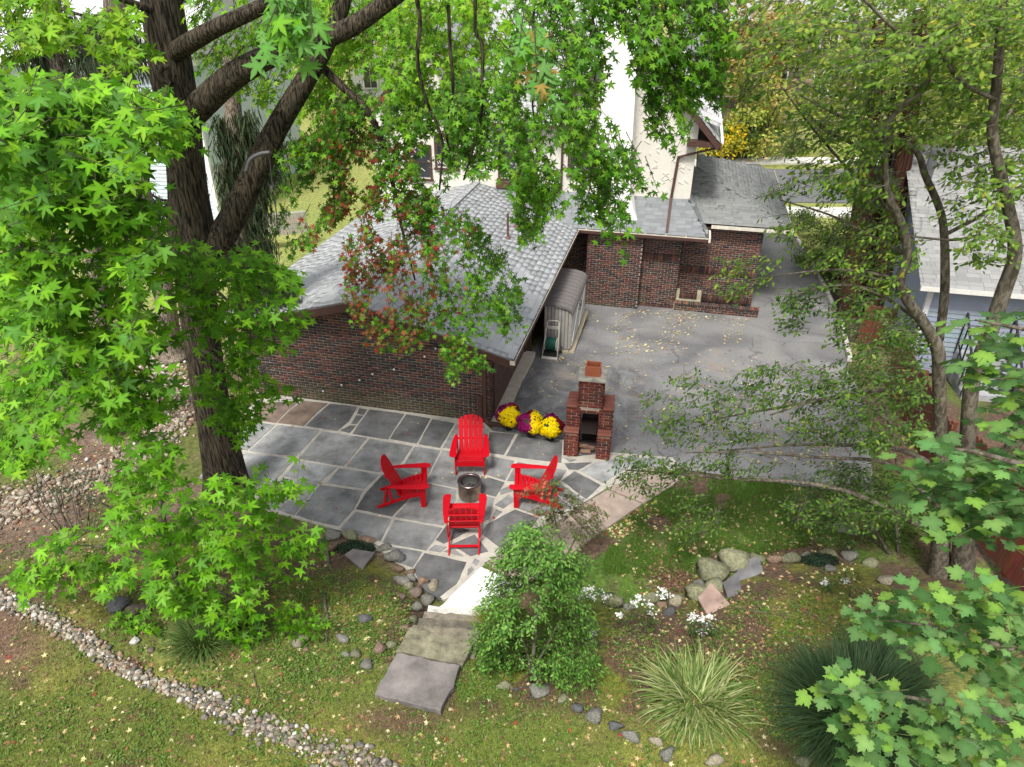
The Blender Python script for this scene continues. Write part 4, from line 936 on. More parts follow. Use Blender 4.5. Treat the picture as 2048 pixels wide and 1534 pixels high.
flat_stone([(1392, 1216), (1416, 1192), (1470, 1212), (1424, 1236)], .05, (.36, .25, .21), 'pale pink slab lying beside the white flowers')
flat_stone([(1400, 1205), (1412, 1190), (1436, 1192), (1448, 1204), (1440, 1210)], .04, (.11, .115, .12), 'dark slab half hidden under the pink slab', lift=.03)
# ------------------------------------------------------------ pebbles: narrow drain across the lawn, wide bed left of the patio
def pebble_t():
    V = [(0, 0, -1)]
    for ph in (.9, 1.6, 2.3):
        for j in range(7): V.append((math.sin(ph)*math.cos(j*2*PI/7+ph), math.sin(ph)*math.sin(j*2*PI/7+ph), -math.cos(ph)))
    V.append((0, 0, 1)); F_ = [(0, 1+(j+1) % 7, 1+j) for j in range(7)]
    for i in range(2):
        for j in range(7): a = 1+i*7+j; b = 1+i*7+(j+1) % 7; F_ += [(a, b, b+7), (a, b+7, a+7)]
    F_ += [(22, 15+j, 15+(j+1) % 7) for j in range(7)]
    return np.array(V), np.array(F_)
PBV, PBF = pebble_t()
PCOL = np.array([(.56, .49, .40), (.66, .62, .55), (.38, .31, .235), (.25, .22, .18), (.36, .25, .175), (.17, .16, .145), (.45, .39, .29), (.27, .24, .17)])
def pebbles(name, label, line, hw, n, smin, smax, seed, w=None):
    r = np.random.default_rng(seed); L_ = curve_pts(np.array([GT(*p)[:2] for p in line]), 10); seg = np.linalg.norm(np.diff(L_, axis=0), axis=1); cum = np.concatenate([[0], np.cumsum(seg)])
    t = r.uniform(0, cum[-1], n); x = np.interp(t, cum, L_[:, 0]); y = np.interp(t, cum, L_[:, 1]); hwv = np.interp(t, np.linspace(0, cum[-1], len(hw)), hw)
    k = np.clip(np.searchsorted(cum, t)-1, 0, len(seg)-1); d = np.diff(L_, axis=0)[k]/seg[k][:, None]; off = np.clip(r.normal(0, .48, n), -1.15, 1.15)*hwv
    x = x-d[:, 1]*off; y = y+d[:, 0]*off; s = smin+(smax-smin)*r.random(n)**2.4
    z = T(x, y)+s*.18+r.uniform(0, .02, n)
    a = r.uniform(0, 2*PI, n); tl = r.normal(0, .25, (n, 2)); X = np.stack([np.cos(a), np.sin(a), tl[:, 0]], -1); Yv = np.stack([-np.sin(a), np.cos(a), tl[:, 1]], -1); Zv = np.cross(X, Yv)
    M = frames(np.stack([x, y, z], -1), X*s[:, None]*r.uniform(.9, 1.3, (n, 1)), Yv*s[:, None]*r.uniform(.65, .95, (n, 1)), Zv*s[:, None]*r.uniform(.4, .65, (n, 1)))
    C = PCOL[r.choice(len(PCOL), n, p=w)]*r.uniform(.85, 1.12, (n, 1))
    e = empty(name, (0, 0, 0), 0, label, 'pebbles'); pieces(e, 'pebble', PBV, PBF, M, C, M_['stone'], 300, True, 'pebbles')
pebbles('pebble_drain', 'narrow strip of pale river pebbles running across the near lawn', [(-60, 1180), (0, 1200), (70, 1225), (150, 1268), (220, 1320), (300, 1365), (400, 1395), (460, 1430), (560, 1468), (640, 1500), (720, 1528), (800, 1560)], [.17, .16, .15, .12, .13, .19, .2, .22], 2600, .014, .055, 4, [.17, .08, .15, .16, .13, .11, .11, .09])
pebbles('pebble_bed', 'wide bed of tan river stones left of the big tree and the patio', [(-40, 1020), (60, 1005), (200, 955), (290, 905), (340, 850), (330, 780), (320, 720), (380, 660), (430, 610)], [.7, .75, .6, .65, .8, .9, .9], 3600, .025, .085, 5, [.1, .05, .25, .14, .25, .05, .1, .06])
# ------------------------------------------------------------ right neighbour: blue-grey clapboard, pale shingle roof
nz0 = -.3
nb = empty('neighbour_house', WLD(np.array([10.2, 5.5, nz0])), -GA, 'blue grey clapboard house with pale shingle roof behind the right hand trees', 'house')
# local frame: x right along the eave, y away
def nbx(mb, n, m, p=None, **k): return mb.build(n, M_[m] if isinstance(m, str) else m, p or nb, **k)
mb = MB(); mb.col = (.2, .24, .29); mb.prism([(0, 0), (12, 0), (12, 9), (0, 9)], 0, 2.62)
mb.prism([(0, 2.62), (9, 2.62), (4.5, 4.9)], 0, .12, axis='x'); w_ = nbx(mb, 'wall', 'plain')
SID = (.26, .30, .36)
for i in range(19):
    z = .05+i*.135; mb = MB(); mb.add([(-.02, -.03, z), (12, -.03, z), (12, -.008, z+.13), (-.02, -.008, z+.13), (-.02, .0, z), (12, 0, z)], [(0, 1, 2, 3), (4, 5, 1, 0)], tuple(c*random.uniform(.93, 1.07) for c in SID)); nbx(mb, 'clapboard', 'plain', w_)
    mb = MB(); mb.add([(-.03, 9, z), (-.03, 0, z), (-.008, 0, z+.13), (-.008, 9, z+.13)], [(0, 1, 2, 3)], tuple(c*random.uniform(.93, 1.07) for c in SID)); nbx(mb, 'clapboard', 'plain', w_)
mb = MB(); mb.col = (.62, .62, .62); mb.box((-.06, -.06, 0), (.06, .04, 2.6)); nbx(mb, 'corner_board', 'plain')
mb = MB(); mb.col = (.66, .65, .6); mb.box((-.4, -.45, 2.5), (12.2, -.36, 2.62)); nbx(mb, 'gutter', 'plain')
nsl = math.atan(.5); 
mb = MB(); mb.col = (.3, .3, .3)
mb.add([(-.4, -.4, 2.6), (12.2, -.4, 2.6), (12.2, 4.5, 5.05), (-.4, 4.5, 5.05)], [(0, 1, 2, 3)]); mb.add([(-.4, 4.5, 5.05), (12.2, 4.5, 5.05), (12.2, 9.4, 2.6), (-.4, 9.4, 2.6)], [(0, 1, 2, 3)])
r_ = nbx(mb, 'roof', 'dark')
m, c = shingles((-.42, -.42, 2.6), (1, 0, 0), (0, math.cos(nsl), math.sin(nsl)), (0, -math.sin(nsl), math.cos(nsl)), 7.0, 5.48, lambda a, v: True, .27, .145, (.27, .268, .26), 91)
pieces(r_, 'shingle', CUBE_V, CUBE_F, m, c, M_['shingle'], 300, root=Matrix.Translation(Vector(WLD(np.array([10.2, 5.5, nz0])))) @ Matrix.Rotation(-GA, 4, 'Z'))
mb = MB(); mb.tube([(.1, 3.2, 4.2), (.1, 3.2, 5.2)], .12, 10, (.1, .1, .11)); nbx(mb, 'flue_pipe', 'dark')
# back steps with black railing, and a bin
stp = empty('porch_steps', G(1945, 770, -.3), -GA, 'grey porch steps with black railings against the blue house', 'steps')
for i in range(4): MB().box((-.55, -.9+i*.28, 0), (.55, .9, .2+i*.2), (.33, .33, .34)).build('step', M_['concrete'], stp)
for s in (-.55, .55):
    mb = MB(); mb.col = (.012, .012, .013)
    for i in range(5): mb.bar((s, -.85+i*.3, .1+i*.15), (s, -.85+i*.3, 1.05+i*.2), .03, .03)
    mb.bar((s, -.9, 1.0), (s, .4, 1.85), .05, .04); mb.bar((s, -.9, .35), (s, .4, 1.1), .03, .03); mb.build('railing', M_['dark'], stp)
bn = empty('trash_bin', G(2005, 795, -.3), 0, 'dark grey round trash bin standing beside the porch steps', 'bin')
mb = MB(); mb.col = (.06, .065, .075); mb.lathe([(0, 0), (.22, 0), (.28, .7), (.30, .7), (.30, .74), (.27, .74), (.24, .1), (0, .1)], n=20); mb.build('barrel', M_['plain'], bn)
mb = MB(); mb.col = (.05, .05, .06); mb.tube([(-.31, 0, .6), (-.35, 0, .62), (-.35, .06, .62), (-.31, .06, .6)], .015, 6); mb.build('handle', M_['plain'], bn)
# ------------------------------------------------------------ red-brown board fence and gate on the right
def fence(name, label, a, b, h, col, base=0.):
    a = np.array(a); b = np.array(b); d = b-a; Lf = np.linalg.norm(d[:2]); u = d/Lf; n_ = int(Lf/.145)
    e = empty(name, (a[0], a[1], a[2]), math.atan2(d[1], d[0]), label, 'fence')
    for i in range(n_):
        z = (b[2]-a[2])*i/n_; x = i*.145; c = tuple(k*random.uniform(.8, 1.15) for k in col); hh = h+random.uniform(-.01, .01)
        mb = MB(); mb.prism([(x, z), (x+.138, z), (x+.138, z+hh-.05), (x+.10, z+hh), (x+.038, z+hh), (x, z+hh-.05)], -.01, .01, c, 'y'); mb.build('board', M_['wood'], e)
    for i in range(int(Lf/2.3)+1):
        x = min(i*2.3, Lf-.1); z = (b[2]-a[2])*x/Lf; MB().box((x, .012, z-.1), (x+.1, .11, z+h+.04), col).build('post', M_['wood'], e)
    for k in (.3, h-.3): mb = MB(); mb.bar((0, .03, k), (Lf, .03, k+(b[2]-a[2])), .04, .08, (0, 0, 1), col); mb.build('rail', M_['wood'], e)
    return e
FR = (.15, .047, .027)
fa = WLD(np.array([9.55, 7.3, -.5])); fb = np.array([8.55, 11.4, -.05]); fc = np.array([8.35, 7.2, .35])
fence('board_fence', 'red brown vertical board fence beyond the drive, half hidden by branches', WLD(np.array([9.5, 4.6, -.3])), fb, 1.55, FR)
fence('board_fence', 'red brown board fence panel behind the large maple leaves', fb+np.array([.05, -.15, .05]), fc, 1.7, (.17, .054, .03))
fence('board_gate', 'red brown picket gate between the red trunks and the drive', WLD(np.array([9.35, 7.6, -.55])), WLD(np.array([10.3, 7.4, -.55])), 1.25, (.12, .038, .022))
# ------------------------------------------------------------ left neighbour: pale blue house behind the spruces
ln = empty('pale_blue_house', (-14.5, 29, -.3), math.radians(-6), 'pale blue clapboard house with white trimmed windows behind the spruces', 'house')
mb = MB(); mb.col = (.5, .58, .62); mb.box((-16, 0, 0), (2.4, 10, 6.4)); w_ = mb.build('wall', M_['plain'], ln)
for i in range(40):
    z = .1+i*.155; mb = MB(); mb.add([(-16, -.035, z), (2.42, -.035, z), (2.42, -.005, z+.15), (-16, -.005, z+.15)], [(0, 1, 2, 3)], tuple(c*random.uniform(.96, 1.04) for c in (.56, .66, .71))); mb.build('clapboard', M_['plain'], w_)
mb = MB(); mb.col = (.82, .82, .8); mb.box((-16.3, -.5, 6.3), (2.8, .0, 6.6)); mb.box((2.3, -.06, 0), (2.5, .1, 6.4)); mb.build('trim', M_['plain'], ln)
mb = MB(); mb.col = (.55, .55, .55); mb.prism([(-.5, 6.6), (10.5, 6.6), (5, 10.5)], -16.4, 2.9, axis='x'); mb.build('roof', M_['shingle'], ln)
for (x, z) in ((-6.6, 4.0), (-3.7, 4.0), (-.6, 4.2), (-10, 4.0), (-6.6, 1.2), (-1.0, 1.2)):
    mb = MB(); mb.col = (.82, .82, .8); mb.box((x-.62, -.1, z-.15), (x+.62, -.04, z+1.65)); f_ = mb.build('window', M_['plain'], ln)
    for i in range(2):
        for j in range(3): MB().box((x-.46+i*.48, -.112, z+.02+j*.5), (x-.02+i*.48, -.101, z+.46+j*.5)).build('pane', M_['glass'], f_)
# timber retaining wall in the sunlit yard behind the garage
tw = empty('timber_wall', D(520, 425, 25.5), math.radians(20), 'low grey timber retaining wall beyond the garage roof', 'retaining wall')
for i in range(4): MB().box((-2.2, -.1, -.9+i*.2), (1.6, .1, -.71+i*.2), (.36*random.uniform(.9, 1.1), .32, .26)).build('timber', M_['wood'], tw)
# ------------------------------------------------------------ street, far pavement and far houses
def zflat(pts, z0, z1, col, name, m='concrete'):
    mb = MB(); mb.col = col; mb.prism(pts, z0, z1); return tag(mb.build(name, M_[m]), kind='structure')
zflat([(-60, 36.5), (90, 31.5), (90, 38), (-60, 43)], -.9, -.66, (.14, .145, .15), 'street', 'concrete')
zflat([(-60, 34.2), (90, 29.2), (90, 30.6), (-60, 35.6)], -.9, -.63, (.62, .6, .56), 'near_pavement')
zflat([(-60, 44.3), (90, 39.3), (90, 40.8), (-60, 45.8)], -.9, -.63, (.66, .64, .6), 'far_pavement')
def far_house(name, label, c, rz, w, d, h, wall, roofc, mat_='plain', stone=False):
    e = empty(name, c, rz, label, 'house')
    mb = MB(); mb.col = wall; mb.box((-w/2, 0, -1), (w/2, d, h)); wl = mb.build('wall', M_['mortar' if stone else mat_], e)
    mb = MB(); mb.col = roofc; mb.prism([(-.5, h), (d+.5, h), (d/2, h+d*.42)], -w/2-.4, w/2+.4, axis='x'); mb.build('roof', M_['shingle'], e)
    if stone:
        Mx, Pz = [], []
        r = np.random.default_rng(5); P, SX, SZ = [], [], []
        z = 0
        while z < h-.2:
            hh = r.uniform(.22, .4); x = -w/2
            while x < w/2:
                ww = r.uniform(.3, .8); P.append((x+ww/2, -.03, z+hh/2)); SX.append(ww-.04); SZ.append(hh-.04); x += ww
            z += hh
        P = np.array(P); n_ = len(P); C = np.array([(.2, .15, .13), (.26, .2, .16), (.15, .12, .11), (.3, .22, .17)])[r.choice(4, n_)]
        pieces(wl, 'stone', CUBE_V, CUBE_F, frames(P, np.array(SX)[:, None]*np.array([1, 0, 0]), np.tile((0, .1, 0), (n_, 1)), np.array(SZ)[:, None]*np.array([0, 0, 1])), C, M_['stone'], 300, root=Matrix.Translation(Vector(c)))
    for x in np.arange(-w/2+1.6, w/2-1, 2.9):
        for z in ((.9,) if h < 4 else (.9, 3.7)):
            mb = MB(); mb.col = (.75, .73, .7); mb.box((x-.6, -.14, z-.1), (x+.6, -.09, z+1.6)); f_ = mb.build('window', M_['plain'], e)
            for i in range(2): MB().box((x-.5+i*.52, -.16, z), (x-.02+i*.52, -.142, z+1.5)).build('pane', M_['glass'], f_)
    mb = MB(); mb.col = (.3, .12, .08); mb.box((-.5, -.12, 0), (.5, -.09, 2.1)); mb.build('door', M_['plain'], e)
    return e
far_house('stone_house', 'brown stone house across the street behind shrubs', (21.5, 53, .4), math.radians(-5), 15, 9, 5.6, (.25, .2, .17), (.35, .35, .36), stone=True)
far_house('white_house', 'white house far behind the right hand trees', (40, 46, -.2), math.radians(-8), 12, 9, 5.0, (.7, .7, .68), (.5, .5, .5))
far_house('grey_house', 'pale grey house far behind the tall centre trees', (-6, 62, -.2), math.radians(4), 14, 9, 5.6, (.6, .6, .58), (.4, .4, .4))
# ------------------------------------------------------------ leaf shapes
def star_leaf():                 # five long pointed lobes
    pts = []
    lob = [(-122, .68, .15), (-60, .95, .175), (0, 1.05, .18), (60, .95, .175), (122, .68, .15)]
    for k, (a, r, w) in enumerate(lob):
        a = math.radians(90-a); d = np.array([math.cos(a), math.sin(a)]); s = np.array([d[1], -d[0]])
        for t, ww in ((.5, -1), (1, 0), (.5, 1)):
            q = d*r*t+s*(w*ww) if t < 1 else d*r; pts.append((*q, -.16*t*t))
        if k < 4:
            b = math.radians(90-(lob[k][0]+lob[k+1][0])/2); pts.append((.3*math.cos(b), .3*math.sin(b), .02))
    pts.append((0, -.2, 0))
    pts = [(x, y+.2, z) for x, y, z in pts]; n = len(pts)
    V = np.array([(0, .2, .0)]+pts)/2*1.08; return V, np.array([(0, 1+(i+1) % n, 1+i) for i in range(n)])
def maple_leaf():
    h = [(0, 0), (.2, -.1), (.45, 0), (.36, .1), (.56, .2), (.5, .28), (.66, .48), (.46, .46), (.42, .58), (.22, .48), (.27, .72), (.13, .74), (0, 1.0)]
    o = h+[(-x, y) for x, y in h[-2:0:-1]]; n = len(o)
    V = np.array([(0, .35, .02)]+[(x, y, -.12*(x*x+(y-.35)**2)) for x, y in o])*.85; return V, np.array([(0, 1+i, 1+(i+1) % n) for i in range(n)])
def oval_leaf():
    V = np.array([(0, 0, 0), (.22, .3, -.04), (.2, .65, -.05), (0, 1, -.1), (-.2, .65, -.05), (-.22, .3, -.04), (0, .5, .02)])
    return V, np.array([(6, i, (i+1) % 6) for i in range(6)])
def diamond_leaf():
    return np.array([(0, 0, 0), (.3, .5, .05), (0, 1, 0), (-.3, .5, .05)]), np.array([(0, 1, 2), (0, 2, 3)])
STV, STF = star_leaf(); MPV, MPF = maple_leaf(); OVV, OVF = oval_leaf(); DIV, DIF = diamond_leaf()
for tv_ in (STV, MPV, OVV):                   # paler midrib and veins, a little darker towards the margin
    TINT[len(tv_)] = np.concatenate([[1.3], np.where(np.arange(len(tv_)-1) % 2 == 0, .92, 1.08)]) if tv_ is not OVV else np.array([1.05, .92, .92, .95, .92, .92, 1.22])
# ------------------------------------------------------------ sampling helpers
def in_poly(poly, x, y):
    c = np.zeros(len(x), bool); n = len(poly); j = n-1
    for i in range(n):
        xi, yi = poly[i]; xj, yj = poly[j]
        c ^= ((yi > y) != (yj > y)) & (x < (xj-xi)*(y-yi)/(yj-yi+1e-9)+xi); j = i
    return c
def sample_poly(poly, n, seed, gap=.42, gs=55, an=1.):
    r = np.random.default_rng(seed); P = np.array(poly, float); out = []
    lo, hi = P.min(0), P.max(0); tot = 0; tries = 0
    while tot < n and tries < 60:
        tries += 1
        q = r.uniform(lo, hi, (n*3, 2)); k = in_poly(poly, q[:, 0], q[:, 1]) & (fbm(q[:, 0]/an, q[:, 1]*an, gs, seed) > gap+r.normal(0, .04, len(q)))
        out.append(q[k]); tot += k.sum()
    return np.concatenate(out)[:n]
def unproject(q, d):
    u = (q[:, 0]-1024)/FPX; v = (767-q[:, 1])/FPX
    r = np.stack([u, math.cos(TH)+v*math.sin(TH), -math.sin(TH)+v*math.cos(TH)], -1); return CAM+r*(d/r[:, 1])[:, None]
def unit(a): return a/np.maximum(np.linalg.norm(a, axis=-1, keepdims=True), 1e-6)
def sprays(poly, ntw, d0, d1, per, tw_len, size, colfun, seed, axis, droop=.5, upn=.5, gap=.42, gs=55, outn=None, an=1.):
    """Twigs scattered through a volume seen as poly between d0 and d1 metres; each twig carries per leaves. Returns leaf frames, colours, twig segments."""
    r = np.random.default_rng(seed); q = sample_poly(poly, ntw, seed, gap, gs, an); n = len(q)
    d = d0+(d1-d0)*np.clip(fbm(q[:, 0], q[:, 1], 90, seed+9)*1.2-.1+r.normal(0, .16, n), 0, 1); P = unproject(q, d)
    out = P-np.array(axis); out[:, 2] = 0; out = unit(out)
    ang = r.normal(0, .9, n); o2 = np.stack([out[:, 0]*np.cos(ang)-out[:, 1]*np.sin(ang), out[:, 0]*np.sin(ang)+out[:, 1]*np.cos(ang), 0*ang], -1)
    dirv = unit(o2+np.array([0, 0, -1])*(droop+r.normal(0, .25, n))[:, None])
    L_ = tw_len*r.uniform(.7, 1.3, n); A = P-dirv*L_[:, None]*.5; B = P+dirv*L_[:, None]*.5
    t = np.tile(np.linspace(.1, 1, per), n)+r.normal(0, .06, n*per); I = np.repeat(np.arange(n), per)
    pos = A[I]+(B-A)[I]*np.clip(t, 0, 1.05)[:, None]
    side = unit(np.cross(dirv, np.array([0, 0, 1.])+r.normal(0, .1, (n, 3))))[I]; sg = np.where(np.arange(n*per) % 2 == 0, 1, -1)[:, None]
    tip = unit(dirv[I]*.7+side*sg*r.uniform(.2, 1.1, (n*per, 1))+np.array([0, 0, -1])*r.uniform(.1, .8, (n*per, 1))*droop*1.2+r.normal(0, .2, (n*per, 3)))
    outn = (.35 if upn > 1.2 else .8) if outn is None else outn
    nor = unit(np.array([0, 0, 1])*upn+out[I]*outn+r.normal(0, .33, (n*per, 3)))
    pos = pos+tip*(size*.35)
    s = size*r.uniform(.5, 1.25, n*per)
    C = colfun(pos, q[I], r)
    M = leaf_mesh(None, None, pos, nor, tip, s, C); M[:, :3, 2] *= r.uniform(-.3, 1.8, (n*per, 1)); return M, C, np.stack([A, B], 1)
def pal_fun(cols, w=None, jit=.15):
    cols = np.array(cols, float)
    def f(pos, q, r):
        n = len(pos); k = r.choice(len(cols), n, p=w); return np.clip(cols[k]*r.uniform(1-jit, 1+jit, (n, 1))*r.uniform(.94, 1.06, (n, 3)), 0, 1)
    return f
def twig_mesh(seg, r0, r1, sag=0.):   # thin three-sided twigs, all in one mesh
    A, B = seg[:, 0], seg[:, 1]; d = unit(B-A); a = unit(np.cross(d, np.array([.3, .2, 1.]))); b = np.cross(d, a); n = len(A); V = np.zeros((n, 6, 3))
    for k in range(3):
        t = 2*PI*k/3; o = a*math.cos(t)+b*math.sin(t); V[:, k] = A+o*r0; V[:, 3+k] = B+o*r1
    f = np.array([(0, 1, 4), (0, 4, 3), (1, 2, 5), (1, 5, 4), (2, 0, 3), (2, 3, 5)]); F = f[None]+(np.arange(n)*6)[:, None, None]
    return V.reshape(-1, 3), F.reshape(-1, 3)
def branch_path(pts, d0, d1):      # pts: (px, py, width px) -> smooth 3D path with radii
    n = len(pts); ds = np.linspace(d0, d1, n); P = np.array([D(p[0], p[1], d) for p, d in zip(pts, ds)]); R = np.array([p[2]*depth(q)/FPX/2 for p, q in zip(pts, P)])
    Q = curve_pts(np.hstack([P, R[:, None]]), 5); return [tuple(x) for x in Q[:, :3]], [max(.004, float(x)) for x in Q[:, 3]]
def tree_root(name, base, label, cat='tree', group=None): return empty(name, base, 0, label, cat, group)
def crown(root, base, name, tv, tf, Ms, Cs, m, limit, rest):
    M = np.concatenate(Ms).copy(); C = np.concatenate(Cs); M[:, :3, 3] -= np.array(base)
    pieces(root, name, tv, tf, M, C, m, limit, False, rest, root=Matrix.Translation(Vector(base)), nvar=14)
def limb(root, base, name, pts, d0, d1, m='bark', n=12, extra=None):
    p, r = branch_path(pts, d0, d1); b = np.array(base); mb = MB(); mb.tube([np.array(q)-b for q in p], r, n); return mb.build(name, M_[m], root, True)
# ------------------------------------------------------------ the big sweetgum
tb = G(455, 985, 0); tree = tree_root('sweetgum_tree', tb, 'tall sweetgum with ridged trunk at the left, star leaves hanging over the garage')
TD = tb[1]
tr = [(462, 1000, 128), (455, 975, 100), (447, 930, 86), (432, 850, 76), (416, 760, 74), (402, 660, 76), (392, 560, 82), (386, 480, 96), (378, 400, 84), (370, 320, 78), (358, 240, 84), (345, 160, 88), (333, 80, 88), (322, 0, 86), (312, -120, 82)]
tr = [(x, y, w*.92) for x, y, w in tr]
p, r_ = branch_path(tr, TD, TD); mb = MB(); n_ = 36
mb.tube([np.array(q)-tb for q in p], r_, n_)
rr = np.random.default_rng(2); V = np.array(mb.v).reshape(-1, n_, 3)          # ridged, fluted bark
cen = V.mean(1, keepdims=True); ph = np.arange(n_)[None]*2*PI/n_; zz = np.arange(len(V))[:, None]
amp = 1+.02*np.sin(ph*9+zz*.12)+.014*np.sin(ph*17-zz*.2)+.02*np.sin(ph*3+zz*.05); V = cen+(V-cen)*amp[..., None]; mb.v = [tuple(v) for v in V.reshape(-1, 3)]
mb.build('trunk', M_['bark'], tree, True)
limbs = [([(405, 520, 60), (440, 478, 62), (478, 412, 58), (515, 332, 54), (560, 245, 50), (610, 162, 46), (652, 88, 42), (682, 15, 38), (705, -70, 34)], TD-.1, TD+.7),
 ([(362, 250, 64), (418, 195, 62), (470, 150, 58), (540, 112, 50), (620, 86, 46), (700, 55, 42), (770, 8, 38), (850, -50, 30)], TD-.1, TD-1.2),
 ([(345, 110, 44), (385, 82, 42), (440, 52, 38), (510, 20, 34), (590, -25, 30)], TD-.1, TD-1.4),
 ([(362, 290, 46), (330, 250, 36), (300, 236, 28), (250, 230, 24), (190, 245, 20), (120, 285, 14), (50, 330, 9)], TD-.1, TD-3.2),
 ([(340, 30, 26), (280, 12, 18), (225, -10, 14)], TD, TD-.8),
 ([(645, 135, 20), (690, 178, 18), (735, 222, 16), (762, 280, 14), (782, 350, 11), (800, 440, 7), (830, 560, 4)], TD+.6, TD+.3),
 ([(735, 222, 9), (715, 260, 8), (690, 280, 7), (672, 340, 5), (665, 430, 4)], TD+.5, TD+.6),
 ([(830, -30, 14), (840, 40, 12), (832, 120, 11), (856, 200, 9), (880, 280, 7), (875, 380, 5)], TD-1.2, TD-.9), ([(893, 10, 11), (904, 100, 10), (905, 180, 9), (896, 260, 7), (903, 330, 4)], TD-1.2, TD-.9),
 ([(950, -20, 11), (948, 60, 10), (968, 90, 10), (960, 180, 8), (956, 250, 7), (930, 360, 5)], TD-1.4, TD-1.1), ([(850, -50, 24), (960, -40, 18), (1080, -40, 15), (1200, -30, 12), (1330, -10, 9), (1420, 60, 6)], TD-1.3, TD-2.5),
 ([(1180, -30, 9), (1185, 80, 7), (1190, 200, 6), (1195, 330, 4)], TD-2.2, TD-2.4), ([(1075, -40, 9), (1070, 60, 7), (1065, 180, 6), (1072, 320, 4)], TD-1.8, TD-2.2), ([(1330, -10, 8), (1345, 80, 6), (1350, 180, 4)], TD-2.4, TD-2.5),
 ([(250, 232, 12), (200, 330, 10), (150, 430, 8), (110, 560, 6), (90, 700, 4)], TD-2.2, TD-4.2), ([(300, 240, 10), (290, 380, 8), (250, 500, 6), (230, 640, 5)], TD-1.2, TD-3.4), ([(120, 285, 10), (60, 420, 8), (30, 560, 5)], TD-2.9, TD-4.4),
 ([(402, 560, 14), (430, 580, 10), (470, 610, 7), (520, 640, 4)], TD-.4, TD-2.0), ([(405, 700, 12), (440, 720, 9), (490, 760, 5)], TD-.4, TD-2.0)]
for pts, a, b in limbs:
    if pts[0][2] >= 18: pts = [(x, y, w*.88) for x, y, w in pts]
    if pts[0][2] < 15.8: pts = [(x+4*math.sin(y*.05+x), y, w*.72) for x, y, w in pts]
    limb(tree, tb, 'limb' if pts[0][2] > 15.8 else 'branch', pts, a, b)
kn = D(335, 150, TD-.42); mb = MB(); mb.tube([(kn[0]-tb[0]+.10*math.cos(t), kn[1]-tb[1]-.02, kn[2]-tb[2]+.11*math.sin(t)) for t in np.linspace(0, 2*PI, 14)], .045, 8, cap=False); mb.build('branch_scar', M_['bark'], tree, True)
GR1 = [(.10, .27, .009), (.13, .32, .011), (.08, .22, .008), (.18, .39, .016), (.055, .16, .006)]
GR2 = [(.05, .155, .007), (.075, .21, .009), (.105, .265, .012), (.038, .115, .006), (.14, .3, .016)]
GRL = [(.17, .35, .014), (.22, .39, .018), (.125, .29, .01), (.09, .21, .008)]
RED = np.array([(.26, .035, .02), (.2, .05, .02), (.16, .08, .02), (.13, .11, .02), (.3, .09, .04)])
def curtain_col(pos, q, r):
    c = pal_fun(GR2)(pos, q, r)
    k = np.exp(-(((q[:, 0]-760)/110)**2+((q[:, 1]-560)/170)**2))*.85+np.exp(-(((q[:, 0]-700)/70)**2+((q[:, 1]-330)/110)**2))*.35
    m = r.random(len(q)) < k; c[m] = RED[r.choice(5, m.sum(), p=[.2, .15, .25, .3, .1])]*r.uniform(.8, 1.2, (m.sum(), 1)); return c
Ms, Cs, Sg = [], [], []
axc = (tb[0]+4.5, tb[1]+5., 0)
def add(*a, **k):
    m, c, s = sprays(*a, **k); Ms.append(m); Cs.append(c); Sg.append(s)
ax = (tb[0], tb[1], 0)
MASS = [(-40, 150), (80, 155), (200, 165), (300, 175), (345, 225), (345, 270), (300, 300), (255, 330), (285, 400), (330, 470), (300, 560), (290, 660), (300, 740), (240, 800), (190, 760), (150, 800), (120, 900), (50, 930), (-40, 900)]
add(MASS, 720, TD-5.2, TD-2.6, 6, .46, .215, pal_fun(GR1), 1, ax, .4, .8, gap=.41, gs=62, outn=.55, an=1.5)
add([(330, 480), (480, 478), (560, 520), (590, 610), (580, 660), (540, 700), (500, 720), (430, 700), (330, 660), (310, 560)], 115, TD-3.6, TD-1.6, 6, .44, .2, pal_fun(GR1), 2, ax, .4, .8, gap=.36, gs=60, outn=.55, an=1.4)
add([(400, 690), (500, 700), (575, 790), (560, 810), (500, 850), (480, 890), (430, 850), (400, 780)], 55, TD-2.6, TD-1.4, 6, .42, .19, pal_fun(GR1), 3, ax, .4, .8, gap=.3, gs=60, outn=.55, an=1.4)
add([(190, 720), (310, 700), (330, 800), (300, 880), (200, 850)], 46, TD-4.6, TD-3.2, 6, .42, .205, pal_fun(GR1), 4, ax, .4, .8, gap=.36, outn=.55)
add([(300, 180), (340, 180), (380, 260), (360, 290), (330, 260)], 18, TD-2.2, TD-.9, 6, .4, .2, pal_fun(GR1), 5, ax, .5, gap=.25)
add([(-40, -40), (130, -40), (120, 60), (90, 130), (40, 150), (-40, 120)], 90, TD-2.5, TD-.5, 6, .4, .19, pal_fun(GRL), 6, ax, .5, gap=.38)
add([(170, 20), (285, 10), (290, 110), (230, 150), (180, 110)], 32, TD-2.0, TD-.2, 6, .4, .19, pal_fun(GRL), 7, ax, .5, gap=.42)
add([(370, -40), (700, -40), (1020, -40), (1010, 120), (960, 240), (880, 260), (700, 250), (640, 330), (560, 360), (610, 240), (500, 190), (400, 120)], 720, TD-.2, TD+2.2, 7, .4, .15, pal_fun(GRL+GR1[:2]), 8, axc, .8, gap=.4, gs=65, an=.8)
add([(560, 300), (640, 200), (760, 170), (880, 180), (900, 330), (860, 460), (760, 420), (660, 440), (590, 500), (550, 450)], 360, TD-.2, TD+1.6, 7, .4, .135, curtain_col, 9, axc, .9, gap=.44, gs=60, an=.75)
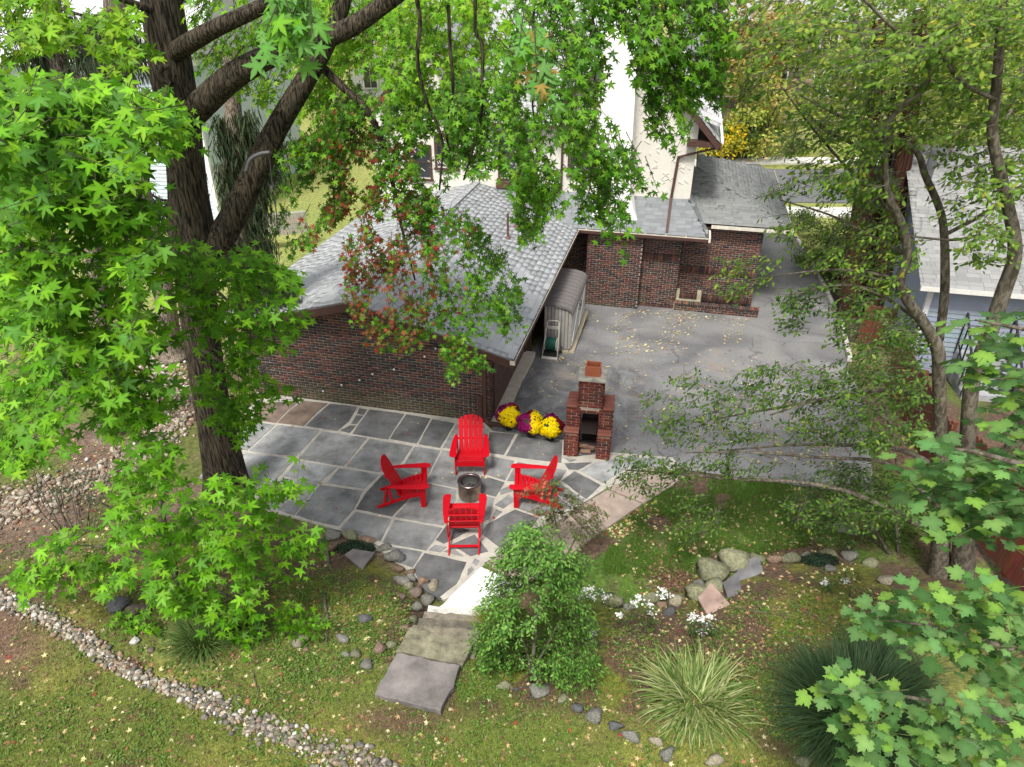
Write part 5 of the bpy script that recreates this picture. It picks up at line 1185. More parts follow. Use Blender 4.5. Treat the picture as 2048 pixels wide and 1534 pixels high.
add([(670, 380), (760, 380), (870, 400), (950, 440), (1000, 500), (1040, 570), (1045, 660), (980, 680), (960, 745), (900, 745), (880, 660), (830, 690), (760, 685), (720, 640), (690, 610), (690, 500)], 420, TD-.3, TD+.9, 7, .4, .13, curtain_col, 10, axc, 1.0, gap=.4, gs=50, an=.75)
add([(860, 180), (1030, 120), (1060, 250), (1100, 420), (1075, 470), (1040, 470), (1030, 380), (980, 330), (900, 330)], 215, TD-1.6, TD-.4, 7, .4, .13, pal_fun(GR2), 11, axc, 1.0, gap=.41, gs=50, an=.7)
add([(1030, -40), (1160, -40), (1165, 160), (1140, 280), (1120, 330), (1105, 440), (1060, 470), (1030, 380), (1000, 230)], 205, TD-2.6, TD-1.2, 7, .4, .13, pal_fun(GR2), 12, axc, 1.0, gap=.41, gs=50, an=.7)
add([(1140, -40), (1230, -40), (1200, 120), (1200, 250), (1260, 280), (1310, 350), (1265, 400), (1240, 490), (1205, 470), (1190, 420), (1150, 440), (1140, 300), (1135, 150)], 185, TD-3.4, TD-2.0, 7, .4, .13, pal_fun(GR2), 13, axc, 1.0, gap=.41, gs=45, an=.7)
add([(1220, -40), (1470, -40), (1460, 90), (1442, 190), (1400, 190), (1372, 210), (1372, 285), (1345, 270), (1310, 290), (1295, 200), (1262, 110)], 320, TD-3.2, TD-1.8, 7, .4, .125, pal_fun(GR2), 14, axc, 1.0, gap=.41, gs=50, an=.7)
add([(530, -30), (620, -30), (620, 50), (590, 80), (555, 60)], 22, 4.2, 5.2, 6, .35, .15, pal_fun([(.11, .27, .05), (.09, .24, .035)]), 15, axc, .9, gap=.2)
add([(1010, 60), (1080, 50), (1100, 150), (1050, 150)], 14, 5.0, 6.0, 6, .35, .15, pal_fun([(.11, .27, .05), (.3, .22, .05)], [.8, .2]), 16, axc, .9, gap=.2)
crown(tree, tb, 'leaf', STV, STF, Ms, Cs, M_['leaf'], 300, 'crown')
V, F = twig_mesh(np.concatenate(Sg)-tb, .006, .003); tag(link('twigs', np_mesh('twigs', V, F, np.array((.05, .035, .02)), True), M_['dark'], tree), kind='stuff')
# rope and rubber sleeve round the right limb
rp_ = D(512, 320, TD-.45); ro = empty('swing_rope', rp_, 0, 'thin rope hanging from a rubber sleeve on the big tree limb', 'rope')
q = [D(*s, TD-.35) for s in [(540, 305), (520, 308), (500, 320), (492, 345)]]; mb = MB(); mb.col = (.09, .09, .095); mb.tube([np.array(x)-rp_ for x in curve_pts(np.array(q), 5)], .03, 8); mb.build('rubber_sleeve', M_['plain'], ro, True)
q = [D(*s, TD-.3) for s in [(538, 306), (545, 370), (552, 420), (557, 466)]]; mb = MB(); mb.col = (.06, .055, .05); mb.tube([np.array(x)-rp_ for x in curve_pts(np.array(q), 4)], .009, 6); mb.build('rope', M_['plain'], ro, True)
# ------------------------------------------------------------ low sweetgum sapling at lower left
sb = GT(352, 1205); sap = tree_root('sweetgum_sapling', sb, 'young sweetgum with bright star leaves in the lower left over the bank')
SD = sb[1]
for pts, a, b in [([(352, 1210, 14), (350, 1140, 12), (335, 1080, 10), (325, 1000, 8), (340, 940, 5)], SD, SD-.3), ([(350, 1140, 7), (260, 1100, 5), (150, 1090, 3)], SD, SD-.4), ([(338, 1090, 7), (430, 1060, 5), (540, 1060, 3)], SD, SD-.3), ([(335, 1080, 6), (250, 1030, 4), (190, 1000, 3)], SD, SD-.3), ([(350, 1150, 7), (430, 1180, 5), (500, 1210, 3)], SD, SD-.5), ([(352, 1200, 6), (470, 1250, 4), (590, 1250, 3)], SD, SD-.6)]: limb(sap, sb, 'trunk' if pts[0][2] > 10 else 'branch', pts, a, b, 'bark2', 8)
Ms, Cs, Sg = [], [], []
ax = (sb[0], sb[1], 0)
sp_ = pal_fun(GR1+[(.15, .3, .03)])
add([(250, 880), (330, 860), (330, 940), (400, 960), (480, 950), (560, 960), (600, 930), (590, 980), (540, 1010), (560, 1050), (640, 1060), (620, 1120), (560, 1150), (430, 1110), (300, 1090), (200, 1060), (230, 960)], 135, SD-1.5, SD+.1, 6, .38, .2, sp_, 21, ax, .35, .9, gap=.4, outn=.45, an=1.4)
add([(20, 1120), (140, 1060), (260, 1050), (300, 1120), (230, 1180), (130, 1190), (40, 1170)], 64, SD-1.5, SD-.2, 6, .38, .2, sp_, 22, ax, .35, .9, gap=.4, outn=.45, an=1.4)
add([(300, 1100), (430, 1100), (520, 1140), (510, 1230), (440, 1250), (330, 1240), (310, 1180)], 64, SD-1.6, SD-.4, 6, .38, .2, sp_, 23, ax, .35, .9, gap=.4, outn=.45, an=1.4)
add([(210, 1230), (300, 1220), (320, 1260), (240, 1275)], 18, SD-.9, SD-.4, 6, .25, .14, sp_, 24, ax, .45, gap=.3)
add([(540, 1225), (640, 1205), (640, 1250), (600, 1285), (550, 1270)], 30, SD-.9, SD-.3, 6, .28, .15, sp_, 25, ax, .45, gap=.3)
add([(440, 1255), (520, 1250), (510, 1320), (460, 1300)], 16, SD-1.1, SD-.7, 6, .25, .14, sp_, 26, ax, .45, gap=.3)
crown(sap, sb, 'leaf', STV, STF, Ms, Cs, M_['leaf'], 300, 'crown')
V, F = twig_mesh(np.concatenate(Sg)-sb, .004, .002); tag(link('twigs', np_mesh('twigs', V, F, np.array((.07, .05, .03)), True), M_['dark'], sap), kind='stuff')
# ------------------------------------------------------------ Norway maple boughs at lower right
mbz = np.array([7.2, 4.2, 0.8]); mp_ = tree_root('maple_tree', mbz, 'large leaved maple reaching in from the lower right corner')
MD = 3.6
limb(mp_, mbz, 'trunk', [(2600, 2300, 150), (2500, 1500, 130), (2420, 900, 112), (2380, 500, 96), (2360, 0, 76), (2350, -500, 50), (2345, -900, 20)], 4.2, 4.2, 'bark2', 12)
for pts, a, b in [([(2500, 1300, 40), (2250, 1290, 26), (2050, 1300, 16), (1900, 1260, 8), (1780, 1240, 4)], 4.1, 4.0), ([(2480, 1500, 40), (2200, 1480, 26), (2000, 1440, 14), (1850, 1400, 8), (1700, 1380, 4)], 4.1, 3.3), ([(2440, 1000, 40), (2200, 960, 24), (2050, 930, 14), (1930, 900, 8), (1840, 900, 4)], 4.1, 4.8), ([(2420, 700, 36), (2200, 680, 20), (2060, 660, 10), (1950, 640, 4)], 4.1, 5.0)]: limb(mp_, mbz, 'branch', pts, a, b, 'bark2', 8)
Ms, Cs, Sg = [], [], []
ax = tuple(mbz); mc_ = pal_fun([(.10, .215, .065), (.13, .255, .08), (.075, .17, .045), (.15, .28, .075), (.17, .31, .05), (.05, .12, .03)], jit=.22)
add([(1815, 900), (1880, 870), (1960, 900), (2090, 860), (2090, 1060), (2010, 1090), (1960, 1060), (1900, 1100), (1870, 1070), (1850, 1000)], 62, 4.4, 5.4, 5, .42, .17, mc_, 31, ax, .15, 1.5, gap=.3, gs=80)
add([(1730, 1240), (1790, 1200), (1870, 1175), (1960, 1180), (2090, 1170), (2090, 1370), (1990, 1375), (1930, 1340), (1850, 1310), (1780, 1270)], 62, 3.6, 4.6, 5, .4, .15, mc_, 32, ax, .15, 1.6, gap=.28, gs=80)
add([(1640, 1390), (1700, 1350), (1780, 1370), (1850, 1410), (1930, 1390), (2090, 1400), (2090, 1600), (1720, 1600), (1700, 1510)], 74, 3.0, 3.9, 5, .36, .135, mc_, 33, ax, .15, 1.6, gap=.25, gs=80)
add([(1930, 620), (2000, 600), (2090, 640), (2090, 760), (2000, 770), (1950, 720)], 16, 4.6, 5.4, 5, .4, .15, mc_, 34, ax, .2, 1.3, gap=.3, gs=80)
add([(2000, 770), (2090, 750), (2090, 880), (1990, 890)], 14, 4.8, 5.6, 5, .4, .15, mc_, 35, ax, .2, 1.3, gap=.3, gs=80)
crown(mp_, mbz, 'leaf', MPV, MPF, Ms, Cs, M_['leaf'], 300, 'crown')
V, F = twig_mesh(np.concatenate(Sg)-mbz, .004, .002); tag(link('twigs', np_mesh('twigs', V, F, np.array((.12, .14, .04)), True), M_['dark'], mp_), kind='stuff')
# ------------------------------------------------------------ many-stemmed small tree on the right
cb = np.array([6.55, 9.0, float(T(6.55, 9.0))]); ct = tree_root('cherry_tree', cb, 'grey many stemmed small tree with fine twigs in front of the blue house')
CD = 9.0
b1 = project(cb)
cl = [([(1876, 1200, 76), (1878, 1150, 54), (1880, 1100, 42), (1882, 960, 34), (1880, 860, 30), (1878, 760, 30), (1875, 700, 30), (1850, 650, 26), (1815, 600, 24), (1800, 560, 22), (1815, 510, 20), (1800, 440, 19), (1775, 390, 16), (1770, 330, 15), (1772, 260, 14), (1800, 215, 13), (1840, 185, 12), (1858, 150, 11), (1840, 100, 10), (1780, 50, 8), (1720, -10, 7)], CD, CD-.6),
 ([(1856, 155, 10), (1900, 100, 9), (1990, 20, 7), (2040, -20, 6)], CD-.5, CD-.8), ([(1878, 680, 20), (1888, 600, 20), (1890, 540, 20), (1888, 470, 18), (1880, 420, 17), (1850, 350, 16), (1830, 300, 13), (1760, 262, 9), (1680, 232, 7), (1600, 190, 4)], CD, CD+.5),
 ([(1922, 1210, 84), (1924, 1160, 62), (1926, 1110, 48), (1932, 980, 38), (1935, 880, 34), (1945, 760, 34), (1975, 680, 34), (2005, 590, 34), (2030, 500, 30), (2008, 380, 26), (1985, 270, 24), (1995, 150, 22), (2005, 0, 20), (2010, -60, 18)], CD-.2, CD-.6), ([(1880, 1060, 34), (1960, 970, 34), (2020, 900, 32), (2080, 800, 30)], CD-.3, CD-.9),
 ([(1880, 800, 14), (1790, 780, 10), (1700, 788, 9), (1600, 808, 7), (1500, 825, 5), (1420, 840, 3)], CD, CD+.2), ([(1870, 905, 13), (1800, 860, 10), (1720, 802, 8), (1640, 800, 6), (1540, 830, 4)], CD, CD-.2),
 ([(1890, 1080, 18), (1800, 1030, 14), (1700, 985, 11), (1600, 965, 9), (1480, 958, 8), (1340, 946, 6), (1250, 940, 3)], CD, CD+.4), ([(1870, 930, 13), (1800, 900, 11), (1700, 890, 9), (1580, 890, 6), (1460, 900, 4)], CD, CD+.3), ([(1880, 1020, 13), (1780, 930, 10), (1640, 915, 7), (1500, 905, 5), (1370, 905, 3)], CD, CD+.2),
 ([(1772, 300, 8), (1740, 240, 9), (1740, 170, 8), (1735, 100, 7), (1700, 20, 6)], CD-.4, CD-.1), ([(1790, 400, 8), (1720, 300, 8), (1650, 260, 7), (1590, 200, 5)], CD-.3, CD+.3), ([(1800, 445, 9), (1740, 380, 8), (1680, 320, 7), (1620, 250, 5), (1560, 170, 3)], CD-.2, CD+.4), ([(1890, 470, 9), (1980, 420, 10), (2060, 360, 9)], CD+.2, CD+.3), ([(1960, 470, 8), (1900, 480, 6), (1800, 470, 4)], CD, CD-.3), ([(1815, 510, 10), (1740, 470, 7), (1660, 430, 5), (1560, 400, 3)], CD-.2, CD+.2), ([(1850, 650, 9), (1760, 590, 7), (1680, 570, 5), (1580, 590, 3)], CD-.1, CD), ([(1805, 560, 8), (1700, 540, 6), (1600, 545, 4), (1500, 560, 2)], CD-.1, CD+.1), ([(1990, 200, 10), (1920, 160, 8), (1850, 60, 5)], CD-.6, CD-1.2)]
for pts, a, b in cl:
    pts = [(x, y, w*.86) for x, y, w in pts]
    limb(ct, cb, 'stem' if pts[0][2] > 15.4 else 'branch', pts, a, b, 'bark2', 9)
Ms, Cs, Sg = [], [], []
ax = tuple(cb); cc = pal_fun([(.10, .19, .022), (.14, .25, .03), (.075, .15, .02), (.19, .31, .045), (.26, .34, .045), (.3, .28, .03)], [.26, .25, .2, .17, .1, .02])
k_ = dict(per=9, tw_len=.34, size=.075, colfun=cc)
cd_ = pal_fun([(.07, .145, .022), (.095, .185, .028), (.05, .11, .018), (.13, .23, .04), (.2, .26, .04)], [.3, .28, .22, .15, .05])
def addc(poly, n, d0, d1, seed, gap=.42, droop=.25, gs=60): add(poly, n, d0, d1, 9, .36, .082, cc if seed < 46 else cd_, seed, ax, droop, .7, gap=gap, gs=gs)
addc([(1440, -40), (2090, -40), (2090, 160), (1900, 180), (1700, 170), (1560, 200), (1470, 130)], 520, CD-1.6, CD+.6, 41, .38, gs=80)
addc([(1450, 130), (1560, 190), (1720, 170), (1850, 190), (1880, 330), (1780, 420), (1640, 380), (1540, 260)], 300, CD-.8, CD+.8, 42, .44)
addc([(1880, 150), (2090, 150), (2090, 520), (1950, 540), (1880, 400)], 260, CD-1.0, CD+.4, 43, .44)
addc([(1540, 380), (1660, 330), (1790, 420), (1860, 520), (1800, 600), (1640, 560), (1560, 480)], 250, CD-.5, CD+.7, 44, .44)
addc([(1440, 520), (1520, 500), (1560, 540), (1500, 600), (1440, 610)], 34, CD-.2, CD+.2, 45, .36)
addc([(1560, 570), (1700, 570), (1850, 640), (1860, 740), (1700, 720), (1580, 660)], 150, CD-.5, CD+.5, 46, .44)
addc([(1290, 800), (1370, 740), (1480, 740), (1600, 730), (1720, 720), (1850, 740), (1860, 900), (1700, 900), (1560, 880), (1420, 890), (1310, 880)], 420, CD-.6, CD+.7, 47, .40)
addc([(1230, 880), (1340, 880), (1460, 900), (1600, 920), (1760, 930), (1760, 1000), (1560, 960), (1400, 960), (1300, 1000), (1200, 960)], 180, CD-.2, CD+.6, 48, .44)
addc([(1310, 1020), (1400, 980), (1450, 1040), (1380, 1090), (1310, 1060)], 34, CD-.6, CD+.1, 49, .44)
addc([(1500, 1000), (1700, 990), (1860, 1010), (1850, 1080), (1640, 1060)], 90, CD-.5, CD+.3, 50, .46)
crown(ct, cb, 'leaf', OVV, OVF, Ms, Cs, M_['leaf'], 300, 'crown')
V, F = twig_mesh(np.concatenate(Sg)-cb, .005, .002); tag(link('twigs', np_mesh('twigs', V, F, np.array((.11, .1, .075)), True), M_['dark'], ct), kind='stuff')
# ------------------------------------------------------------ spruces with hanging boughs
NDV = np.array([(-.05, 0, 0), (.05, 0, 0), (.07, .5, .01), (0, 1, 0), (-.07, .5, .01)]); NDF = np.array([(0, 1, 2), (0, 2, 4), (4, 2, 3)])
def spruce(label, trunk, d, boughs, n_per, cols, seed, trunk_m='bark4', base=None):
    n_per = int(n_per*1.9)
    """trunk: (px,py,w) upwards at distance d; boughs: (px0,py0,px1,py1,hang px, d1)."""
    b = np.array(D(trunk[0][0], trunk[0][1], d)) if base is None else base
    e = tree_root('spruce_tree', b, label); limb(e, b, 'trunk', trunk, d, d, trunk_m, 12); r = np.random.default_rng(seed); P, Tt = [], []
    for (x0, y0, x1, y1, hang, d1) in boughs:
        a = D(x0, y0, d); c = D(x1, y1, d1); mid = (a+c)/2+np.array([0, 0, -.15]); pth_ = curve_pts(np.array([a, mid, c]), 6); mb = MB(); mb.tube([q-b for q in pth_], list(np.linspace(.045, .012, len(pth_))), 6); mb.build('bough', M_['bark'], e, True)
        hm = hang*depth(c)/FPX
        t = r.uniform(.12, 1, n_per); k = t*(len(pth_)-1); i = np.minimum(k.astype(int), len(pth_)-2); p = pth_[i]+(pth_[i+1]-pth_[i])*(k-i)[:, None]
        for s in range(6):                             # each hanging twig: a chain of needled pieces
            w = r.normal(0, .05, (n_per, 3)); w[:, 2] = 0; drop = hm*(s/6)*r.uniform(.55, 1, n_per)
            side = r.normal(0, .09, (n_per, 3)); P.append(p+side*np.array([1, 1, .3])+w*s*.3+np.stack([0*drop, 0*drop, -drop], -1)); Tt.append(np.array([0, 0, -1])+r.normal(0, .22, (n_per, 3)))
    P = np.concatenate(P); Tt = unit(np.concatenate(Tt)); n = len(P); C = pal_fun(cols)(P, P, r); s = r.uniform(.16, .34, n)
    N = unit(np.cross(Tt, r.normal(0, 1, (n, 3)))); M = leaf_mesh(None, None, P-b, N, Tt, s, C); M[:, :3, 0] *= .75
    tag(link('crown', join_mesh('crown', NDV, NDF, M, C), M_['leaf_dull'], e), kind='stuff'); return e
SC = [(.035, .06, .028), (.05, .08, .035), (.07, .1, .05), (.03, .045, .025), (.1, .1, .06)]
spruce('left spruce with dark trunk and drooping boughs in front of the pale blue house', [(150, 420, 46), (130, 260, 46), (112, 120, 44), (98, 0, 42), (90, -80, 40)], 17, [(115, 120, 220, 60, 120, 16.5), (105, 60, 200, 40, 130, 16), (110, 90, 30, 100, 120, 16.5), (120, 180, 20, 190, 110, 16), (105, 30, 10, 20, 90, 16.5), (115, 150, 60, 170, 130, 15.6), (100, 10, 240, 20, 110, 16.3), (120, 200, 10, 240, 90, 15.8)], 55, SC, 61)
spruce('middle spruce with tan trunk behind the big sweetgum', [(292, 520, 44), (278, 400, 44), (262, 280, 46), (245, 150, 46), (230, 0, 44), (222, -90, 42)], 18.5, [(240, 120, 180, 130, 100, 17.6), (250, 200, 320, 220, 90, 18), (270, 330, 220, 340, 80, 17.6), (280, 370, 345, 400, 90, 18), (235, 60, 300, 60, 90, 18), (275, 350, 190, 350, 70, 17.2), (230, 20, 160, 40, 90, 18)], 50, SC, 62, 'bark4')
spruce('dark drooping spruce close to the left garage gable corner', [(492, 640, 40), (484, 500, 38), (474, 380, 36), (466, 220, 34), (460, 100, 30)], 15.2, [(484, 470, 540, 480, 130, 14.9), (486, 520, 580, 560, 60, 14.8), (480, 430, 430, 450, 140, 14.7), (478, 390, 520, 400, 130, 15), (472, 300, 440, 330, 120, 14.8), (472, 320, 520, 330, 120, 15.2), (468, 230, 430, 230, 120, 15), (466, 220, 500, 220, 120, 15), (488, 540, 470, 570, 80, 14.7), (470, 260, 560, 270, 110, 15.4)], 75, SC+[(.08, .11, .05)], 63)
# bare trunks at the left and the red trunks at the right
def bare_trunk(name, label, pts, d, m='bark4'):
    b = np.array(D(pts[0][0], pts[0][1], d)); e = tree_root(name, b, label); limb(e, b, 'trunk', pts, d, d, m, 14)
    c = np.array(D(pts[-1][0], pts[-1][1], d))
    return e, b, c
bd = float(G(215, 868)[1])
e, b, c = bare_trunk('pine_tree', 'grey scaly trunk among the stones at the left', [(220, 878, 66), (216, 850, 48), (216, 780, 44), (210, 700, 42), (195, 560, 38), (180, 420, 34), (150, 200, 28)], bd)
e, b, c = bare_trunk('oak_tree', 'grey trunk with spreading roots beyond the gravel bed', [(350, 716, 60), (342, 690, 44), (330, 600, 40), (318, 520, 36), (296, 430, 32), (270, 300, 26)], float(G(345, 715)[1]))
for i, (pts, d, lab) in enumerate([([(1692, 660, 66), (1700, 580, 60), (1716, 470, 56), (1735, 330, 50), (1750, 180, 44), (1760, 40, 40)], 21.0, 'left of the red barked trunks beside the drive'), ([(1722, 660, 44), (1735, 560, 40), (1752, 450, 36), (1775, 300, 30), (1790, 150, 26)], 21.6, 'slim middle one of the red barked trunks beside the drive'), ([(1745, 690, 72), (1758, 600, 64), (1780, 480, 58), (1805, 330, 50), (1830, 160, 44), (1840, 20, 40)], 20.4, 'right of the red barked trunks, nearest the blue house')]):
    e, b, c = bare_trunk('cedar_tree', lab, [(x, y, w*.68) for x, y, w in pts], d, 'bark3'); tag(e, group='red barked trunks')
    r = np.random.default_rng(70+i); q = sample_poly([(1560, -20), (2000, -20), (1960, 260), (1700, 330), (1600, 220)], 420, 70+i, .42, 70); dd = r.uniform(d-1.5, d+3.5, len(q)); P = unproject(q, dd)
    P = np.repeat(P, 9, 0)+r.normal(0, .28, (len(P)*9, 3))*np.array([1, 1, .5]); C = pal_fun([(.2, .3, .04), (.15, .24, .035), (.28, .36, .06), (.33, .4, .08)])(P, P, r)  # crown greens brightened, with distant sun and haze painted into them
    M = leaf_mesh(None, None, P-b, np.array([0, 0, 1])+r.normal(0, .5, P.shape), r.normal(0, 1, P.shape), r.uniform(.1, .2, len(P)), C)
    tag(link('crown', join_mesh('crown', DIV, DIF, M, C), M_['leaf'], e), kind='stuff')
# ------------------------------------------------------------ background trees: trunk, limbs, clumped crown with gaps
def bg_tree(name, label, base, h, rad, ncl, nl, size, cols, seed, group=None, flat=.8, trunk_r=.2, lo=.3):
    r = np.random.default_rng(seed); b = np.array(base, float); e = tree_root(name, b, label, 'tree' if h > 3 else 'shrub', group)
    mb = MB(); mb.tube([(0, 0, -.2), (r.normal(0, .1), 0, h*.35), (r.normal(0, .25), r.normal(0, .25), h*.75)], [trunk_r, trunk_r*.8, trunk_r*.3], 9)
    d = unit(r.normal(0, 1, (ncl, 3))); rr_ = r.random(ncl)**.45; cz = h*(lo+1)/2; hz = h*(1-lo)/2
    cen = d*rr_[:, None]*np.array([rad, rad, hz])+np.array([0, 0, cz])
    for k in range(min(9, ncl)): mb.tube([(0, 0, h*r.uniform(.25, .6)), tuple(cen[k]*np.array([.5, .5, 1])), tuple(cen[k])], [trunk_r*.4, trunk_r*.22, trunk_r*.06], 6)
    mb.build('trunk', M_['bark2'], e, True)
    cs = rad*r.uniform(.16, .34, ncl); I = r.choice(ncl, nl, p=cs**2/np.sum(cs**2)); g = r.normal(0, 1, (nl, 3)); g = unit(g)*r.random((nl, 1))**.4
    P = cen[I]+g*cs[I][:, None]*np.array([1.15, 1.15, flat]); tone = r.uniform(.75, 1.2, ncl)[I]
    C = pal_fun(cols)(P, P, r)*tone[:, None]
    N = unit(unit(P-np.array([0, 0, cz]))*.5+np.array([0, 0, .6])+r.normal(0, .45, (nl, 3))); M = leaf_mesh(None, None, P, N, r.normal(0, 1, (nl, 3)), size*r.uniform(.6, 1.3, nl), C)
    tag(link('crown', join_mesh('crown', DIV, DIF, M, C), M_['leaf'], e), kind='stuff'); return e
YG = [(.28, .36, .05), (.36, .42, .07), (.22, .31, .045), (.42, .44, .09)]; MG = [(.2, .3, .04), (.25, .36, .05), (.15, .24, .035)]; OR = [(.45, .3, .1), (.5, .38, .15), (.36, .3, .08), (.3, .34, .07)]; DG = [(.05, .1, .02), (.07, .13, .025), (.04, .08, .018)]  # bright greens: sunlit haze over the background is put into the leaf colour
far = 'trees on the far side of the street'
for i, (x, y, h, rad, cols, lab) in enumerate([
    (-38, 60, 17, 7, MG, 'tree at the far left behind the pale blue house'), (-27, 52, 15, 6.5, YG, 'bright tree just left of the pale blue roof'), (-14, 56, 17, 7, YG, 'bright tree behind the spruces'), (-3, 50, 15, 6.5, MG, 'green tree behind the left stucco gable'), (8, 62, 18, 7.5, YG, 'tall bright tree behind the house ridge'),
    (15.5, 49, 9, 4.0, OR, 'orange tinted tree beside the brown stone house'), (20, 68, 19, 8, YG, 'tall bright tree behind the stone house'), (31, 56, 16, 7, MG, 'green tree right of the stone house'), (38, 60, 18, 7.5, YG, 'bright tree far behind the cherry tree'), (50, 58, 18, 8, MG, 'green tree at the far right edge'), (27, 44, 10, 4.5, YG, 'small bright tree across the street beside the drive'), (60, 50, 17, 7, YG, 'bright tree at the extreme right'), (-50, 50, 17, 7, YG, 'bright tree at the extreme left'), (22, 33, 9, 3.6, MG, 'leafy tree on the near verge right of the drive'), (29, 27, 10, 4.2, YG, 'light green tree behind the neighbour roof'), (-24, 20, 12, 4.5, YG, 'light green tree at the left edge beyond the spruces'), (20, 24, 8, 3.2, MG, 'leafy tree between the red trunks and the blue house')]):
    bg_tree('broadleaf_tree', lab, (x, y, -.7), h, rad, 46, 6500 if y > 40 else 6000, .34 if y > 40 else .2, cols, 200+i, far if y > 40 else None, trunk_r=.3, lo=.2)
for i, (px, py, w, hgt, cols, nm, lab) in enumerate([
    (1432, 348, 3.6, 1.5, [(.6, .42, .01), (.5, .4, .02), (.4, .36, .03)], 'flowering_shrub', 'wide yellow flowering shrub across the street'), (1410, 352, 1.4, 1.0, MG, 'shrub', 'small green shrub left of the yellow shrub'), (1446, 354, 2.0, 1.2, YG, 'shrub', 'light green mound in front of the yellow shrub'), (1486, 352, 1.8, 1.5, DG, 'shrub', 'round dark green clipped shrub by the far pavement'), (1470, 350, 1.0, 1.0, [(.5, .36, .02), (.4, .33, .03)], 'flowering_shrub', 'small yellow shrub beside the round dark one'), (1520, 345, 3.0, 2.6, OR+YG, 'shrub', 'loose buff shrub below the stone house'), (1575, 345, 3.0, 2.2, YG, 'shrub', 'bright green shrub below the stone house'), (1470, 300, 2.6, 5.5, YG, 'street_tree', 'small bright street tree before the stone house')]):
    z0 = -.5; y_ = 43.0; p = D(px, py, y_); bg_tree(nm, lab, (p[0], y_, z0), hgt+1.0, w, 16, 1500, .2, cols, 300+i, None, .8, .08, .05)
for i, (px, py, w, h) in enumerate([(1650, 500, 1.5, 1.6), (1690, 480, 1.6, 1.8), (1640, 530, 1.0, 1.1), (1590, 440, 1.0, 1.0)]):
    p = G(px, py+20, -.6); bg_tree('hedge_shrub', ['light green hedge shrub at the drive edge beside the red trunks', 'rear light green hedge shrub behind the red trunks', 'low hedge shrub nearest the pale kerb', 'small shrub at the far end of the pale kerb'][i], p, h, w, 18, 2200, .09, [(.1, .17, .03), (.14, .22, .04), (.08, .14, .03)], 320+i, 'hedge shrubs by the drive', .8, .05, .05)
# ------------------------------------------------------------ shrubs of the garden, leaf by leaf
def shrub(name, label, base_px, polys, d0, d1, ntw, per, tl, size, cols, seed, stems, tv=OVV, tf=OVF, droop=.1, upn=.7, parts=300, m='leaf', gap=.36, sm='bark2', cat='shrub', gs=50):
    b = GT(*base_px); e = empty(name, b, 0, label, cat); Ms, Cs, Sg = [], [], []
    for i, pl in enumerate(polys):
        mm, cc_, ss = sprays(pl, ntw[i], d0, d1, per, tl, size, cols if callable(cols) else pal_fun(cols), seed+i, (b[0], b[1], 0), droop, upn, gap=gap, gs=gs); Ms.append(mm); Cs.append(cc_); Sg.append(ss)
    crown(e, b, 'leaf', tv, tf, Ms, Cs, M_[m], parts, 'foliage')
    V, F = twig_mesh(np.concatenate(Sg)-b, .003, .0015); tag(link('twigs', np_mesh('twigs', V, F, np.array((.08, .06, .035)), True), M_['dark'], e), kind='stuff')
    for pts, a, c in stems: limb(e, b, 'stem', pts, a, c, sm, 7)
    return e, b
bp = GT(1062, 1365); bd = float(bp[1])
shrub('indigo_shrub', 'upright bright green shrub with feathery leaves right of the steps', (1062, 1365), [[(1050, 1040), (1100, 1055), (1165, 1110), (1185, 1140), (1140, 1180), (1070, 1180), (990, 1180), (990, 1130), (1020, 1080)], [(990, 1170), (1130, 1175), (1190, 1240), (1180, 1300), (1130, 1340), (1060, 1350), (980, 1330), (950, 1290), (970, 1230)], [(955, 1290), (1060, 1310), (1185, 1290), (1210, 1350), (1130, 1385), (1020, 1390), (960, 1350)], [(985, 1130), (1160, 1130), (1190, 1260), (1110, 1330), (1010, 1320), (960, 1250)]], bd-.3, bd+.75, [330, 460, 330, 260], 17, .28, .056, [(.11, .26, .04), (.15, .32, .055), (.085, .21, .03), (.06, .15, .025), (.19, .36, .07)], 401,
      [([(1062, 1365, 9), (1072, 1250, 7), (1082, 1150, 5), (1060, 1050, 3)], bd, bd+.4), ([(1062, 1350, 6), (1050, 1290, 5), (1010, 1220, 3)], bd, bd+.3), ([(1066, 1340, 6), (1110, 1260, 4), (1150, 1170, 3)], bd, bd+.4)], droop=.3, gap=.36, upn=.9)
jp = GT(1130, 1140); jd = float(jp[1])
def jcol(pos, q, r):
    c = pal_fun([(.13, .16, .045), (.1, .15, .04), (.16, .15, .06)])(pos, q, r); m = r.random(len(q)) < .8*sstep(1130, 1070, q[:, 0])*sstep(1030, 990, q[:, 1]); c[m] = np.array((.42, .11, .07))*r.uniform(.7, 1.3, (m.sum(), 1)); return c
shrub('japanese_maple', 'small lacy japanese maple with reddish tips before the right red chair', (1130, 1130), [[(1040, 985), (1085, 960), (1120, 965), (1160, 1000), (1210, 1020), (1215, 1060), (1150, 1085), (1110, 1060), (1070, 1030)]], jd+.0, jd+.7, [200], 9, .2, .075, jcol, 411, [([(1135, 1150, 5), (1120, 1080, 4), (1100, 1000, 2)], jd, jd+.2), ([(1130, 1120, 4), (1160, 1060, 3), (1190, 1030, 2)], jd, jd+.2)], STV, STF, .3, gap=.4)
